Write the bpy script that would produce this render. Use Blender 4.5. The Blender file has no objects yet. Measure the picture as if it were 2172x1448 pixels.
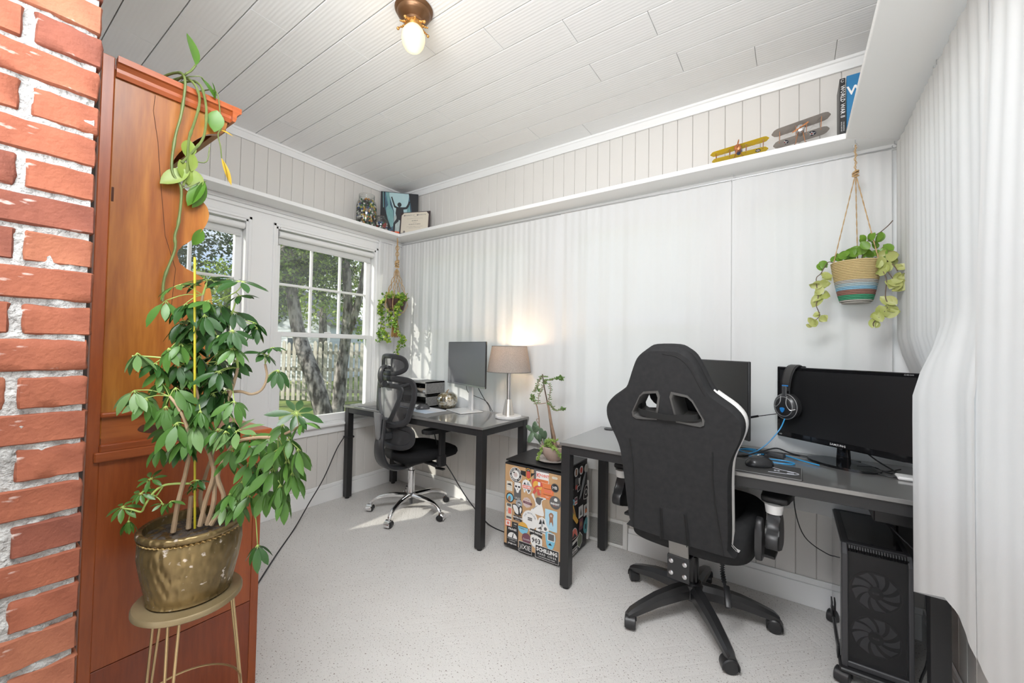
import bpy, bmesh, math, random
from mathutils import Vector, Matrix, Euler
from mathutils import noise as mnoise
PI = math.pi
R = math.radians
scn = bpy.context.scene
COL = scn.collection
random.seed(7)

# ---------------------------------------------------------------- camera
def make_camera():
    yaw, pitch, roll = R(124.9941), R(1.35183), R(0.99134)
    f = Vector((math.cos(pitch) * math.cos(yaw), math.cos(pitch) * math.sin(yaw), math.sin(pitch)))
    r = f.cross(Vector((0, 0, 1))).normalized()
    u = r.cross(f)
    c, s = math.cos(roll), math.sin(roll)
    r2, u2 = c * r + s * u, -s * r + c * u
    cam = bpy.data.cameras.new('camera')
    o = bpy.data.objects.new('camera', cam)
    COL.objects.link(o)
    m = Matrix((r2, u2, -f)).transposed().to_4x4()
    m.translation = Vector((2.9594, -2.4357, 1.2093))
    o.matrix_world = m
    cam.sensor_width = 36
    cam.lens = 852.33 / 2172 * 36
    cam.shift_y = -6.07 / 2172
    cam.clip_start = 0.02
    cam.clip_end = 200
    scn.camera = o
make_camera()

# ---------------------------------------------------------------- world, sun, lights, exposure
scn.view_settings.view_transform = 'Standard'
scn.view_settings.look = 'None'
scn.view_settings.gamma = 1
scn.view_settings.use_curve_mapping = False
scn.view_settings.exposure = -0.12

def make_world():
    w = bpy.data.worlds.new('sky')
    scn.world = w
    w.use_nodes = True
    nt = w.node_tree
    nt.nodes.clear()
    out = nt.nodes.new('ShaderNodeOutputWorld')
    bg = nt.nodes.new('ShaderNodeBackground')
    tc = nt.nodes.new('ShaderNodeTexCoord')
    no = nt.nodes.new('ShaderNodeTexNoise')
    no.inputs['Scale'].default_value = 3.0
    no.inputs['Detail'].default_value = 6
    cr = nt.nodes.new('ShaderNodeValToRGB')
    cr.color_ramp.elements[0].position = 0.42
    cr.color_ramp.elements[0].color = (0.55, 0.72, 1.0, 1)
    cr.color_ramp.elements[1].position = 0.6
    cr.color_ramp.elements[1].color = (1.0, 1.0, 1.0, 1)
    nt.links.new(tc.outputs['Generated'], no.inputs['Vector'])
    nt.links.new(no.outputs['Fac'], cr.inputs['Fac'])
    nt.links.new(cr.outputs['Color'], bg.inputs['Color'])
    bg.inputs['Strength'].default_value = 1.2
    nt.links.new(bg.outputs['Background'], out.inputs['Surface'])
make_world()

def add_light(name, kind, loc, power, color=(1, 1, 1), size=1.0, size_y=None, target=None, direction=None, angle=None, radius=None):
    l = bpy.data.lights.new(name, kind)
    l.energy = power
    l.color = color
    if kind == 'AREA':
        l.shape = 'RECTANGLE'
        l.size = size
        l.size_y = size_y or size
    if angle is not None:
        l.angle = angle
    if radius is not None:
        l.shadow_soft_size = radius
    o = bpy.data.objects.new(name, l)
    COL.objects.link(o)
    o.location = loc
    if target is not None:
        direction = Vector(target) - Vector(loc)
    if direction is not None:
        o.rotation_euler = Vector(direction).to_track_quat('-Z', 'Y').to_euler()
    return o
# low autumn sun through the left-hand windows
add_light('sun', 'SUN', (-6, -8, 7), 9.0, (1.0, 0.94, 0.84), direction=(0.38, 0.68, -0.44), angle=R(0.9))
# unseen area lights added above and behind the camera to brighten the room
add_light('overhead_fill', 'AREA', (2.5, -2.3, 2.5), 64, (0.95, 0.975, 1.0), 1.2, 0.8, target=(1.35, -1.2, 0))
add_light('upward_fill', 'AREA', (2.75, -3.1, 1.5), 52, (0.95, 0.975, 1.0), 1.0, 1.0, direction=(-0.3, 0.25, 1))
add_light('room_fill', 'AREA', (2.0, -5.0, 1.5), 14, (0.95, 0.975, 1.0), 2.6, 2.2, target=(1.4, 0, 1.1))
add_light('right_daylight_fill', 'AREA', (3.95, -1.75, 1.4), 5, (0.95, 0.975, 1.0), 2.8, 1.5, direction=(-1, 0, 0))  # area light added outside the right-hand windows to boost their daylight

# ---------------------------------------------------------------- helpers
class G:
    """collects shapes into one bmesh"""
    def __init__(s):
        s.bm = bmesh.new()
        s.n = 0
    def obox(s, c, size, rot=None, bev=0.0, seg=1, mi=0, taper=None):
        M = Matrix.Translation(Vector(c))
        if rot is not None:
            M = M @ (rot if isinstance(rot, Matrix) else Euler(rot).to_matrix().to_4x4())
        r = bmesh.ops.create_cube(s.bm, size=1.0)
        vs = r['verts']
        for v in vs:
            x, y, z = v.co.x * size[0], v.co.y * size[1], v.co.z * size[2]
            if taper and z > 0:
                x *= taper[0]; y *= taper[1]
            v.co = Vector((x, y, z))
        fs = list({f for v in vs for f in v.link_faces})
        for f in fs: f.material_index = mi
        if bev > 0:
            es = list({e for v in vs for e in v.link_edges})
            bev = min(bev, min(size) * 0.49)
            rr = bmesh.ops.bevel(s.bm, geom=es, offset=bev, segments=seg, profile=0.5, affect='EDGES', material=-1)
            vs = list({v for f in rr['faces'] for v in f.verts} | {v for v in vs if v.is_valid})
            allv = set(vs)
            for v in list(vs):
                for f in v.link_faces:
                    for q in f.verts: allv.add(q)
            vs = list(allv)
        for v in vs: v.co = M @ v.co
        return s
    def box(s, lo, hi, bev=0.0, seg=1, mi=0):
        lo, hi = Vector(lo), Vector(hi)
        return s.obox((lo + hi) / 2, [abs(a) for a in (hi - lo)], None, bev, seg, mi)
    def rings(s, rings, closed_u=True, cap=True, closed_v=False, mi=0):
        """rings: list of lists of points with the same count"""
        bv = [[s.bm.verts.new(p) for p in ring] for ring in rings]
        n = len(bv[0])
        m = len(bv)
        for i in range(m if closed_v else m - 1):
            a, b = bv[i], bv[(i + 1) % m]
            for j in range(n if closed_u else n - 1):
                k = (j + 1) % n
                try:
                    f = s.bm.faces.new((a[j], a[k], b[k], b[j])); f.material_index = mi
                except ValueError:
                    pass
        if cap and closed_u and not closed_v:
            for ring, rev in ((bv[0], True), (bv[-1], False)):
                try:
                    f = s.bm.faces.new(list(reversed(ring)) if rev else ring); f.material_index = mi
                except ValueError:
                    pass
        return s
    def tube(s, pts, r, seg=8, closed=False, cap=True, flat=1.0, up=None, mi=0):
        pts = [Vector(p) for p in pts]
        n = len(pts)
        rs = r if isinstance(r, (list, tuple)) else [r] * n
        def tan(i):
            if closed: return (pts[(i + 1) % n] - pts[i - 1]).normalized()
            a, b = pts[max(i - 1, 0)], pts[min(i + 1, n - 1)]
            d = b - a
            return d.normalized() if d.length > 1e-9 else Vector((0, 0, 1))
        t = tan(0)
        ref = Vector(up) if up else (Vector((0, 0, 1)) if abs(t.z) < 0.9 else Vector((1, 0, 0)))
        nrm = (ref - t * ref.dot(t)).normalized()
        rings = []
        for i in range(n):
            t = tan(i)
            nrm = nrm - t * nrm.dot(t)
            if nrm.length < 1e-6: nrm = t.orthogonal()
            nrm.normalize()
            bi = t.cross(nrm)
            rings.append([pts[i] + (nrm * math.cos(2 * PI * k / seg) + bi * math.sin(2 * PI * k / seg) * flat) * rs[i] for k in range(seg)])
        return s.rings(rings, cap=cap, closed_v=closed, mi=mi)
    def lathe(s, prof, seg=28, M=None, sx=1.0, sy=1.0, cap=True, mi=0, fn=None):
        M = M or Matrix.Identity(4)
        rings = []
        for (r, z) in prof:
            ring = []
            for k in range(seg):
                a = 2 * PI * k / seg
                rr = r * (fn(a, z) if fn else 1)
                ring.append(M @ Vector((rr * math.cos(a) * sx, rr * math.sin(a) * sy, z)))
            rings.append(ring)
        return s.rings(rings, cap=cap, mi=mi)
    def prism(s, pts, h, M=None, bev=0.0, seg=2, z0=0.0, mi=0):
        """polygon in local xy extruded along local z"""
        M = M or Matrix.Identity(4)
        n = len(pts)
        ar = sum(pts[i][0] * pts[(i + 1) % n][1] - pts[(i + 1) % n][0] * pts[i][1] for i in range(n))
        if ar < 0: pts = list(reversed(pts))
        a = [s.bm.verts.new((p[0], p[1], z0)) for p in pts]
        b = [s.bm.verts.new((p[0], p[1], z0 + h)) for p in pts]
        fs = [s.bm.faces.new(list(reversed(a))), s.bm.faces.new(b)]
        for i in range(n):
            j = (i + 1) % n
            fs.append(s.bm.faces.new((a[i], a[j], b[j], b[i])))
        for f in fs: f.material_index = mi
        vs = set(a + b)
        if bev > 0:
            es = [e for e in set(fs[0].edges) | set(fs[1].edges)]
            rr = bmesh.ops.bevel(s.bm, geom=es, offset=bev, segments=seg, profile=0.5, affect='EDGES', clamp_overlap=True)
            vs = {v for v in vs if v.is_valid} | {v for f in rr['faces'] for v in f.verts}
            for v in list(vs):
                for f in v.link_faces:
                    for q in f.verts: vs.add(q)
        for v in vs: v.co = M @ v.co
        return s
    def poly(s, pts, mi=0):
        try:
            f = s.bm.faces.new([s.bm.verts.new(p) for p in pts]); f.material_index = mi
        except ValueError: pass
        return s
    def grid(s, fn, nu, nv, thick=0.0):
        P = [[Vector(fn(i / nu, j / nv)) for j in range(nv + 1)] for i in range(nu + 1)]
        V = [[s.bm.verts.new(p) for p in row] for row in P]
        for i in range(nu):
            for j in range(nv):
                s.bm.faces.new((V[i][j], V[i + 1][j], V[i + 1][j + 1], V[i][j + 1]))
        if thick:
            g2 = [f for f in s.bm.faces]
            bmesh.ops.solidify(s.bm, geom=g2, thickness=thick)
        return s
    def sphere(s, c, r, u=12, v=8, sc=(1, 1, 1), rot=None, mi=0):
        M = Matrix.Translation(Vector(c))
        if rot is not None: M = M @ (rot if isinstance(rot, Matrix) else Euler(rot).to_matrix().to_4x4())
        M = M @ Matrix.Diagonal((sc[0] * r, sc[1] * r, sc[2] * r, 1))
        rr = bmesh.ops.create_uvsphere(s.bm, u_segments=u, v_segments=v, radius=1.0, matrix=M)
        for vv in rr['verts']:
            for f in vv.link_faces: f.material_index = mi
        return s
    def cyl(s, a, b, r, seg=16, r2=None, mi=0):
        return s.tube([a, b], [r, r if r2 is None else r2], seg=seg, mi=mi)
    def leaf(s, base, d, nrm, L, W, bend=0.3, fold=0.15, n=5, pointy=1.0, mi=0, tip=0.5):
        """a leaf blade: base point, direction, face normal"""
        d = Vector(d).normalized()
        nrm = Vector(nrm)
        nrm = nrm - d * nrm.dot(d)
        if nrm.length < 1e-5: nrm = d.orthogonal()
        nrm.normalize()
        side = d.cross(nrm)
        base = Vector(base)
        rows = []
        for i in range(n + 1):
            t = i / n
            w = W * 0.5 * (math.sin(PI * min(1, t ** (0.85 if tip > .5 else 1.0)) * 1.0) ** pointy)
            if i == 0: w = W * 0.03
            if i == n: w = 0.0
            c = base + d * (L * t) - nrm * (bend * L * t * t)
            up = nrm * (fold * w)
            rows.append((c + side * w + up, c, c - side * w + up))
        prev = None
        for i, (a, c, b) in enumerate(rows):
            if i == n:
                vt = s.bm.verts.new(c)
                for fv in ((prev[0], prev[1], vt), (prev[1], prev[2], vt)):
                    f = s.bm.faces.new(fv); f.material_index = mi; f.smooth = True
            else:
                cur = (s.bm.verts.new(a), s.bm.verts.new(c), s.bm.verts.new(b))
                if prev:
                    for fv in ((prev[0], prev[1], cur[1], cur[0]), (prev[1], prev[2], cur[2], cur[1])):
                        f = s.bm.faces.new(fv); f.material_index = mi; f.smooth = True
                prev = cur
        return s

WM = {}
def _mesh(g, name, M, smooth, ang):
    bm = g.bm
    bmesh.ops.recalc_face_normals(bm, faces=[f for f in bm.faces]) if getattr(g, 'recalc', True) else None
    if M is not None:
        bm.transform(M.inverted())
    if smooth:
        lim = R(ang)
        for f in bm.faces: f.smooth = True
        for e in bm.edges:
            if len(e.link_faces) == 2:
                if e.calc_face_angle(0) > lim: e.smooth = False
    me = bpy.data.meshes.new(name)
    bm.to_mesh(me)
    bm.free()
    return me
def link(name, me, mats, parent, M, top_loc=None):
    o = bpy.data.objects.new(name, me)
    if mats is not None:
        for m in (mats if isinstance(mats, (list, tuple)) else [mats]):
            me.materials.append(m)
    COL.objects.link(o)
    if parent is not None:
        o.parent = parent
        WM[o.name] = M
    return o
def part(name, g, mats, parent, smooth=True, ang=35, label=None, kind=None, local=False):
    """a mesh part; shapes are given in world space unless local"""
    M = WM.get(parent.name, Matrix.Identity(4))
    me = _mesh(g, name, None if local else M, smooth, ang)
    o = link(name, me, mats, parent, M)
    if label: o['label'] = label
    if kind: o['kind'] = kind
    return o
def thing(name, label, cat, loc, rotz=0.0, group=None):
    o = bpy.data.objects.new(name, None)
    COL.objects.link(o)
    o.empty_display_size = 0.1
    o.location = loc
    o.rotation_euler = (0, 0, rotz)
    WM[o.name] = Matrix.Translation(Vector(loc)) @ Matrix.Rotation(rotz, 4, 'Z')
    o['label'] = label; o['category'] = cat
    if group: o['group'] = group
    return o
def solo(name, label, cat, g, mats, loc, group=None, smooth=True, ang=35, kind=None):
    M = Matrix.Translation(Vector(loc))
    me = _mesh(g, name, M, smooth, ang)
    o = link(name, me, mats, None, M)
    o.location = loc
    WM[o.name] = M
    o['label'] = label; o['category'] = cat
    if group: o['group'] = group
    if kind: o['kind'] = kind
    return o
def struct(name, g, mats, smooth=False, ang=35, loc=(0, 0, 0), label=None):
    M = Matrix.Translation(Vector(loc))
    me = _mesh(g, name, M, smooth, ang)
    o = link(name, me, mats, None, M)
    o.location = loc
    WM[o.name] = M
    o['kind'] = 'structure'
    if label: o['label'] = label
    return o
def piece(name, me, parent, loc, mats=None, rotz=0.0, scale=None, label=None):
    """a cheap repeated part sharing mesh data, placed in world space"""
    o = bpy.data.objects.new(name, me)
    COL.objects.link(o)
    o.parent = parent
    P = WM.get(parent.name, Matrix.Identity(4))
    Mw = Matrix.Translation(Vector(loc)) @ Matrix.Rotation(rotz, 4, 'Z')
    L = P.inverted() @ Mw
    o.location = L.translation
    o.rotation_euler = L.to_euler()
    if scale: o.scale = scale
    if label: o['label'] = label
    return o
def copy_tree(o, parent=None):
    c = o.copy(); COL.objects.link(c); c.parent = parent
    for ch in list(o.children): copy_tree(ch, c)
    return c
def bez(p0, p1, p2, p3, n=12):
    p0, p1, p2, p3 = map(Vector, (p0, p1, p2, p3))
    return [(1 - t) ** 3 * p0 + 3 * (1 - t) ** 2 * t * p1 + 3 * (1 - t) * t * t * p2 + t ** 3 * p3 for t in [i / n for i in range(n + 1)]]
def smooth_path(pts, n=4):
    """Catmull-Rom through the points"""
    P = [Vector(p) for p in pts]
    if len(P) < 3: return P
    out = []
    for i in range(len(P) - 1):
        a = P[i - 1] if i > 0 else P[0] * 2 - P[1]
        b, c = P[i], P[i + 1]
        d = P[i + 2] if i + 2 < len(P) else P[-1] * 2 - P[-2]
        for k in range(n):
            t = k / n
            out.append(0.5 * ((2 * b) + (c - a) * t + (2 * a - 5 * b + 4 * c - d) * t * t + (3 * b - a - 3 * c + d) * t ** 3))
    out.append(P[-1])
    return out
def smooth2d(pts, n=4, closed=True):
    m = len(pts)
    out = []
    for i in range(m):
        a, b, c, d = [Vector((*pts[(i + k) % m], 0)) for k in (-1, 0, 1, 2)]
        for k in range(n):
            t = k / n
            q = 0.5 * ((2 * b) + (c - a) * t + (2 * a - 5 * b + 4 * c - d) * t * t + (3 * b - a - 3 * c + d) * t ** 3)
            out.append((q.x, q.y))
    return out
def rrect(w, h, r, n=4, cx=0, cy=0):
    pts = []
    for (sx, sy, a0) in ((1, 1, 0), (-1, 1, 90), (-1, -1, 180), (1, -1, 270)):
        for k in range(n + 1):
            a = R(a0 + 90 * k / n)
            pts.append((cx + sx * (w / 2 - r) + r * math.cos(a), cy + sy * (h / 2 - r) + r * math.sin(a)))
    return pts
def circ(r, n=24, cx=0, cy=0, sy=1.0):
    return [(cx + r * math.cos(2 * PI * k / n), cy + r * sy * math.sin(2 * PI * k / n)) for k in range(n)]
def basis(x, y, z, o):
    M = Matrix((Vector(x), Vector(y), Vector(z))).transposed().to_4x4()
    M.translation = Vector(o)
    return M

# ---------------------------------------------------------------- materials
MATS = {}
def pm(name, col, rough=0.5, metal=0.0, noise=None, bump=None, wave=None, spec=None, coat=0.0, emis=None, estr=0.0, coord='Object', stretch=None, transl=0.0, sheen=0.0, backcol=None):
    """principled procedural material. noise=(scale, colour2, contrast), bump=(scale, strength, distance), wave=(scale, axis, strength)"""
    if name in MATS: return MATS[name]
    m = bpy.data.materials.new(name)
    MATS[name] = m
    m.use_nodes = True
    nt = m.node_tree
    b = nt.nodes['Principled BSDF']
    N, L = nt.nodes, nt.links
    c4 = lambda c: (c[0], c[1], c[2], 1)
    b.inputs['Base Color'].default_value = c4(col)
    b.inputs['Roughness'].default_value = rough
    b.inputs['Metallic'].default_value = metal
    if spec is not None: b.inputs['Specular IOR Level'].default_value = spec
    if coat: b.inputs['Coat Weight'].default_value = coat; b.inputs['Coat Roughness'].default_value = 0.08
    if sheen: b.inputs['Sheen Weight'].default_value = sheen
    if emis: b.inputs['Emission Color'].default_value = c4(emis); b.inputs['Emission Strength'].default_value = estr
    vec = None
    if noise or bump or wave:
        tc = N.new('ShaderNodeTexCoord')
        mp = N.new('ShaderNodeMapping')
        if stretch: mp.inputs['Scale'].default_value = stretch
        L.new(tc.outputs[coord], mp.inputs['Vector'])
        vec = mp.outputs['Vector']
    if noise:
        t = N.new('ShaderNodeTexNoise'); t.inputs['Scale'].default_value = noise[0]; t.inputs['Detail'].default_value = 6
        L.new(vec, t.inputs['Vector'])
        cr = N.new('ShaderNodeValToRGB')
        k = noise[2] if len(noise) > 2 else 0.15
        cr.color_ramp.elements[0].position = 0.5 - k; cr.color_ramp.elements[1].position = 0.5 + k
        cr.color_ramp.elements[0].color = c4(col); cr.color_ramp.elements[1].color = c4(noise[1])
        L.new(t.outputs['Fac'], cr.inputs['Fac']); L.new(cr.outputs['Color'], b.inputs['Base Color'])
    h = None
    if bump:
        t = N.new('ShaderNodeTexNoise'); t.inputs['Scale'].default_value = bump[0]; t.inputs['Detail'].default_value = 4
        L.new(vec, t.inputs['Vector'])
        bp = N.new('ShaderNodeBump'); bp.inputs['Strength'].default_value = bump[1]; bp.inputs['Distance'].default_value = bump[2] if len(bump) > 2 else 0.002
        L.new(t.outputs['Fac'], bp.inputs['Height']); L.new(bp.outputs['Normal'], b.inputs['Normal'])
        h = bp
    if wave:
        t = N.new('ShaderNodeTexWave'); t.inputs['Scale'].default_value = wave[0]; t.bands_direction = wave[1]
        t.inputs['Distortion'].default_value = wave[3] if len(wave) > 3 else 0.0
        t.inputs['Detail'].default_value = 2
        L.new(vec, t.inputs['Vector'])
        bp = N.new('ShaderNodeBump'); bp.inputs['Strength'].default_value = wave[2]; bp.inputs['Distance'].default_value = 0.002
        L.new(t.outputs['Fac'], bp.inputs['Height'])
        if h: L.new(h.outputs['Normal'], bp.inputs['Normal'])
        L.new(bp.outputs['Normal'], b.inputs['Normal'])
    if transl:
        out = N['Material Output']
        tr = N.new('ShaderNodeBsdfTranslucent')
        mx = N.new('ShaderNodeMixShader'); mx.inputs[0].default_value = transl
        if noise: L.new(cr.outputs['Color'], tr.inputs['Color'])
        else: tr.inputs['Color'].default_value = c4(col)
        L.new(b.outputs[0], mx.inputs[1]); L.new(tr.outputs[0], mx.inputs[2]); L.new(mx.outputs[0], out.inputs['Surface'])
    return m
def glass_mat(name, tint=(1, 1, 1), refl=0.06, rough=0.0, dirt=0.0, dcol=(.9, .9, .9)):
    if name in MATS: return MATS[name]
    m = bpy.data.materials.new(name); MATS[name] = m
    m.use_nodes = True
    nt = m.node_tree; N, L = nt.nodes, nt.links
    N.clear()
    out = N.new('ShaderNodeOutputMaterial')
    tr = N.new('ShaderNodeBsdfTransparent'); tr.inputs['Color'].default_value = (*tint, 1)
    gl = N.new('ShaderNodeBsdfGlossy'); gl.inputs['Roughness'].default_value = rough
    lw = N.new('ShaderNodeLayerWeight'); lw.inputs['Blend'].default_value = 0.35
    mm = N.new('ShaderNodeMath'); mm.operation = 'MULTIPLY_ADD'; mm.inputs[1].default_value = 0.5; mm.inputs[2].default_value = refl
    L.new(lw.outputs['Fresnel'], mm.inputs[0])
    mx = N.new('ShaderNodeMixShader')
    L.new(mm.outputs[0], mx.inputs[0]); L.new(tr.outputs[0], mx.inputs[1]); L.new(gl.outputs[0], mx.inputs[2])
    last = mx
    if dirt > 0:
        tc = N.new('ShaderNodeTexCoord')
        no = N.new('ShaderNodeTexNoise'); no.inputs['Scale'].default_value = 6; no.inputs['Detail'].default_value = 5
        L.new(tc.outputs['Object'], no.inputs['Vector'])
        m2 = N.new('ShaderNodeMath'); m2.operation = 'MULTIPLY'; m2.inputs[1].default_value = dirt
        L.new(no.outputs['Fac'], m2.inputs[0])
        df = N.new('ShaderNodeBsdfDiffuse'); df.inputs['Color'].default_value = (*dcol, 1)
        x2 = N.new('ShaderNodeMixShader')
        L.new(m2.outputs[0], x2.inputs[0]); L.new(mx.outputs[0], x2.inputs[1]); L.new(df.outputs[0], x2.inputs[2])
        last = x2
    L.new(last.outputs[0], out.inputs['Surface'])
    return m
WHITE = pm('white_paint', (0.83, 0.83, 0.82), 0.45)
WHITE2 = pm('white_trim_paint', (0.85, 0.85, 0.84), 0.35, bump=(30, 0.05))
CREAM = pm('cream_beadboard_paint', (0.69, 0.665, 0.63), 0.5)
BLK = pm('black_metal', (0.018, 0.018, 0.019), 0.42)
BLKP = pm('black_plastic', (0.02, 0.02, 0.021), 0.38)
GLOSSB = pm('gloss_black_plastic', (0.008, 0.008, 0.009), 0.06)
DGREY = pm('dark_grey_plastic', (0.055, 0.056, 0.06), 0.42)
CHROME = pm('chrome', (0.86, 0.86, 0.87), 0.07, 1.0)
STEEL = pm('brushed_steel', (0.62, 0.62, 0.63), 0.3, 1.0)
RUBBER = pm('cable_rubber', (0.02, 0.02, 0.022), 0.5)

FONTS = {}
def text_mesh(txt, size, M, bold=0.0, depth=0.0, align='CENTER', sx=1.0, spacing=1.0, shear=0.0):
    cu = bpy.data.curves.new('lettering', 'FONT')
    cu.body = txt
    cu.size = size
    cu.align_x = align; cu.align_y = 'CENTER'
    cu.offset = bold
    cu.extrude = depth
    cu.space_character = spacing
    cu.shear = shear
    cu.resolution_u = 1
    o = bpy.data.objects.new('lettering', cu)
    me = bpy.data.meshes.new_from_object(o)
    bpy.data.objects.remove(o)
    bpy.data.curves.remove(cu)
    me.transform(M @ Matrix.Diagonal((sx, 1, 1, 1)))
    return me
def lettering(txt, size, M, mat, parent, name='lettering', **kw):
    """flat letters; M is a world matrix of the writing plane"""
    P = WM.get(parent.name, Matrix.Identity(4))
    me = text_mesh(txt, size, P.inverted() @ M, **kw)
    o = link(name, me, mat, parent, P)
    return o
# ================================================================ THE ROOM
H = 2.604; WX = 3.42; YB = -3.7; YE = -6.8; ZS = 2.176; SD = 0.185
# floor: cut-pile carpet with an embossed diamond pattern
def carpet_mat():
    m = bpy.data.materials.new('carpet'); m.use_nodes = True
    nt = m.node_tree; N, L = nt.nodes, nt.links
    b = N['Principled BSDF']; b.inputs['Roughness'].default_value = 0.95; b.inputs['Specular IOR Level'].default_value = 0.1
    tc = N.new('ShaderNodeTexCoord')
    def noise(sc, det=4, vec=None):
        t = N.new('ShaderNodeTexNoise'); t.inputs['Scale'].default_value = sc; t.inputs['Detail'].default_value = det
        L.new(vec or tc.outputs['Object'], t.inputs['Vector']); return t
    def ramp(src, p0, c0, p1, c1):
        r = N.new('ShaderNodeValToRGB'); r.color_ramp.elements[0].position = p0; r.color_ramp.elements[0].color = (*c0, 1)
        r.color_ramp.elements[1].position = p1; r.color_ramp.elements[1].color = (*c1, 1); L.new(src, r.inputs['Fac']); return r
    base = ramp(noise(7).outputs['Fac'], .3, (.665, .645, .62), .7, (.69, .672, .648))
    speck = ramp(noise(150, 3).outputs['Fac'], .62, (0, 0, 0), .68, (1, 1, 1))
    mx = N.new('ShaderNodeMixRGB'); mx.inputs['Color2'].default_value = (.22, .18, .16, 1)
    L.new(speck.outputs['Color'], mx.inputs['Fac']); L.new(base.outputs['Color'], mx.inputs['Color1'])
    L.new(mx.outputs['Color'], b.inputs['Base Color'])
    # embossed lines: nested diamonds from |x|+|y| in repeating cells, turned to the walls
    sx = N.new('ShaderNodeSeparateXYZ'); L.new(tc.outputs['Object'], sx.inputs[0])
    def mth(op, a, v=None, c=None):
        q = N.new('ShaderNodeMath'); q.operation = op
        if isinstance(a, (int, float)): q.inputs[0].default_value = a
        else: L.new(a, q.inputs[0])
        if v is not None:
            if isinstance(v, (int, float)): q.inputs[1].default_value = v
            else: L.new(v, q.inputs[1])
        return q.outputs[0]
    def cell(a, s):
        f = mth('FRACT', mth('MULTIPLY', mth('ADD', a, 10.0), s))
        return mth('ABSOLUTE', mth('SUBTRACT', f, 0.5))
    dm = mth('ADD', cell(sx.outputs[0], 1.6), cell(sx.outputs[1], 1.6))
    lines = mth('ABSOLUTE', mth('SUBTRACT', mth('FRACT', mth('MULTIPLY', dm, 9.0)), 0.5))
    ln = ramp(lines, .0, (0, 0, 0), .16, (1, 1, 1))
    hr = N.new('ShaderNodeMixRGB'); hr.blend_type = 'ADD'; hr.inputs['Fac'].default_value = 0.34
    L.new(noise(260, 3).outputs['Fac'], hr.inputs['Color1']); L.new(ln.outputs['Color'], hr.inputs['Color2'])
    bp = N.new('ShaderNodeBump'); bp.inputs['Strength'].default_value = 0.55; bp.inputs['Distance'].default_value = 0.004
    L.new(hr.outputs['Color'], bp.inputs['Height']); L.new(bp.outputs['Normal'], b.inputs['Normal'])
    return m
g = G(); g.box((-0.2, YE, -0.06), (WX + 0.15, 0.12, 0.0))
struct('floor', g, carpet_mat())

# ---- ceiling: planks parallel to the back wall
CEILM = pm('ceiling_plank_paint', (0.87, 0.87, 0.865), 0.5, wave=(9, 'Y', 0.2, 5.0), stretch=(0.25, 2.2, 1))
g = G(); g.box((-0.15, YE, H + 0.012), (WX + 0.15, 0.12, H + 0.08))
ceiling = struct('ceiling', g, pm('ceiling_joint_grey', (0.45, 0.45, 0.45), 0.8))
JX = {0: 3.12, 1: 2.814, 2: 2.51, 3: 2.14, 4: 2.467, 5: 2.155, 6: 1.85, 7: 1.56, 8: 1.264, 9: 0.957, 10: 1.107, 11: 0.813, 12: 0.5, 13: 0.95, 14: 0.65, 15: 1.3}
PL = 1.235
plank_cache = {}
row = -1
y1 = 0.0
while y1 > YB:
    y0 = max(-0.0255 - 0.155 * (row + 1), YB) if row >= -1 else YB
    jx = JX.get(row, (row * 0.31) % PL)
    xs = [0.0]
    k = jx - math.floor(jx / PL) * PL
    while k < WX:
        if k > 0.02: xs.append(k)
        k += PL
    xs.append(WX)
    for a, b in zip(xs[:-1], xs[1:]):
        key = (round(b - a, 3), round(y1 - y0, 3))
        if key[0] < 0.03 or key[1] < 0.01: continue
        if key not in plank_cache:
            q = G(); q.box((0.0008, 0.002, 0), (key[0] - 0.0008, key[1] - 0.002, 0.014), bev=0.0016)
            me = _mesh(q, 'plank', None, False, 35); me.materials.append(CEILM); plank_cache[key] = me
        piece('plank', plank_cache[key], ceiling, (a, y0, H + 0.0))
    y1 = y0
    row += 1

# ---- walls
def tongue_board(h, w=0.0825):
    q = G()
    q.box((0, 0, 0), (w - 0.004, 0.010, h), bev=0.0022)
    return q
bb_cache = {}
def bead_row(parent, axis, fixed, s0, s1, z0, z1, start, pitch=0.0825, mat=CREAM):
    """boards along x (axis 'x', facing -y) or along y (axis 'y', facing +x / -x)"""
    s = start
    while s > s0: s -= pitch
    while s < s1:
        a, b = max(s, s0), min(s + pitch, s1)
        if b - a > 0.012:
            key = (round(b - a, 3), round(z1 - z0, 3), mat.name)
            if key not in bb_cache:
                q = G(); q.box((0.0009, 0, 0), (key[0] - 0.0009, 0.010, key[1]), bev=0.0022)
                me = _mesh(q, 'board', None, False, 35); me.materials.append(mat); bb_cache[key] = me
            if axis == 'x': piece('board', bb_cache[key], parent, (a, fixed, z0))
            elif axis == 'y': piece('board', bb_cache[key], parent, (fixed, a, z0), rotz=R(90))
            else: piece('board', bb_cache[key], parent, (fixed, b, z0), rotz=R(-90))
        s += pitch

GAP = pm('board_gap_shadow_paint', (0.66, 0.64, 0.60), 0.7)
WZ0, WZ1 = 0.60, 2.03
WIN = ((-1.10, -0.285), (-2.095, -1.278))
# left wall (window wall, x = 0)
g = G()
x0, x1 = -0.12, -0.012
segs = [(WIN[0][1], 0.12), (WIN[1][1], WIN[0][0]), (YE, WIN[1][0])]
for a, b in segs: g.box((x0, a, 0), (x1, b, H))
for a, b in WIN:
    g.box((x0, a, 0), (x1, b, WZ0)); g.box((x0, a, WZ1), (x1, b, H))
wall_left = struct('wall_left', g, GAP)
bead_row(wall_left, 'y', -0.002, YB, 0.0, ZS - 0.01, 2.56, -1.5)
bead_row(wall_left, 'y', -0.002, YB, 0.0, 0.10, WZ0 - 0.02, -1.5)
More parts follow.
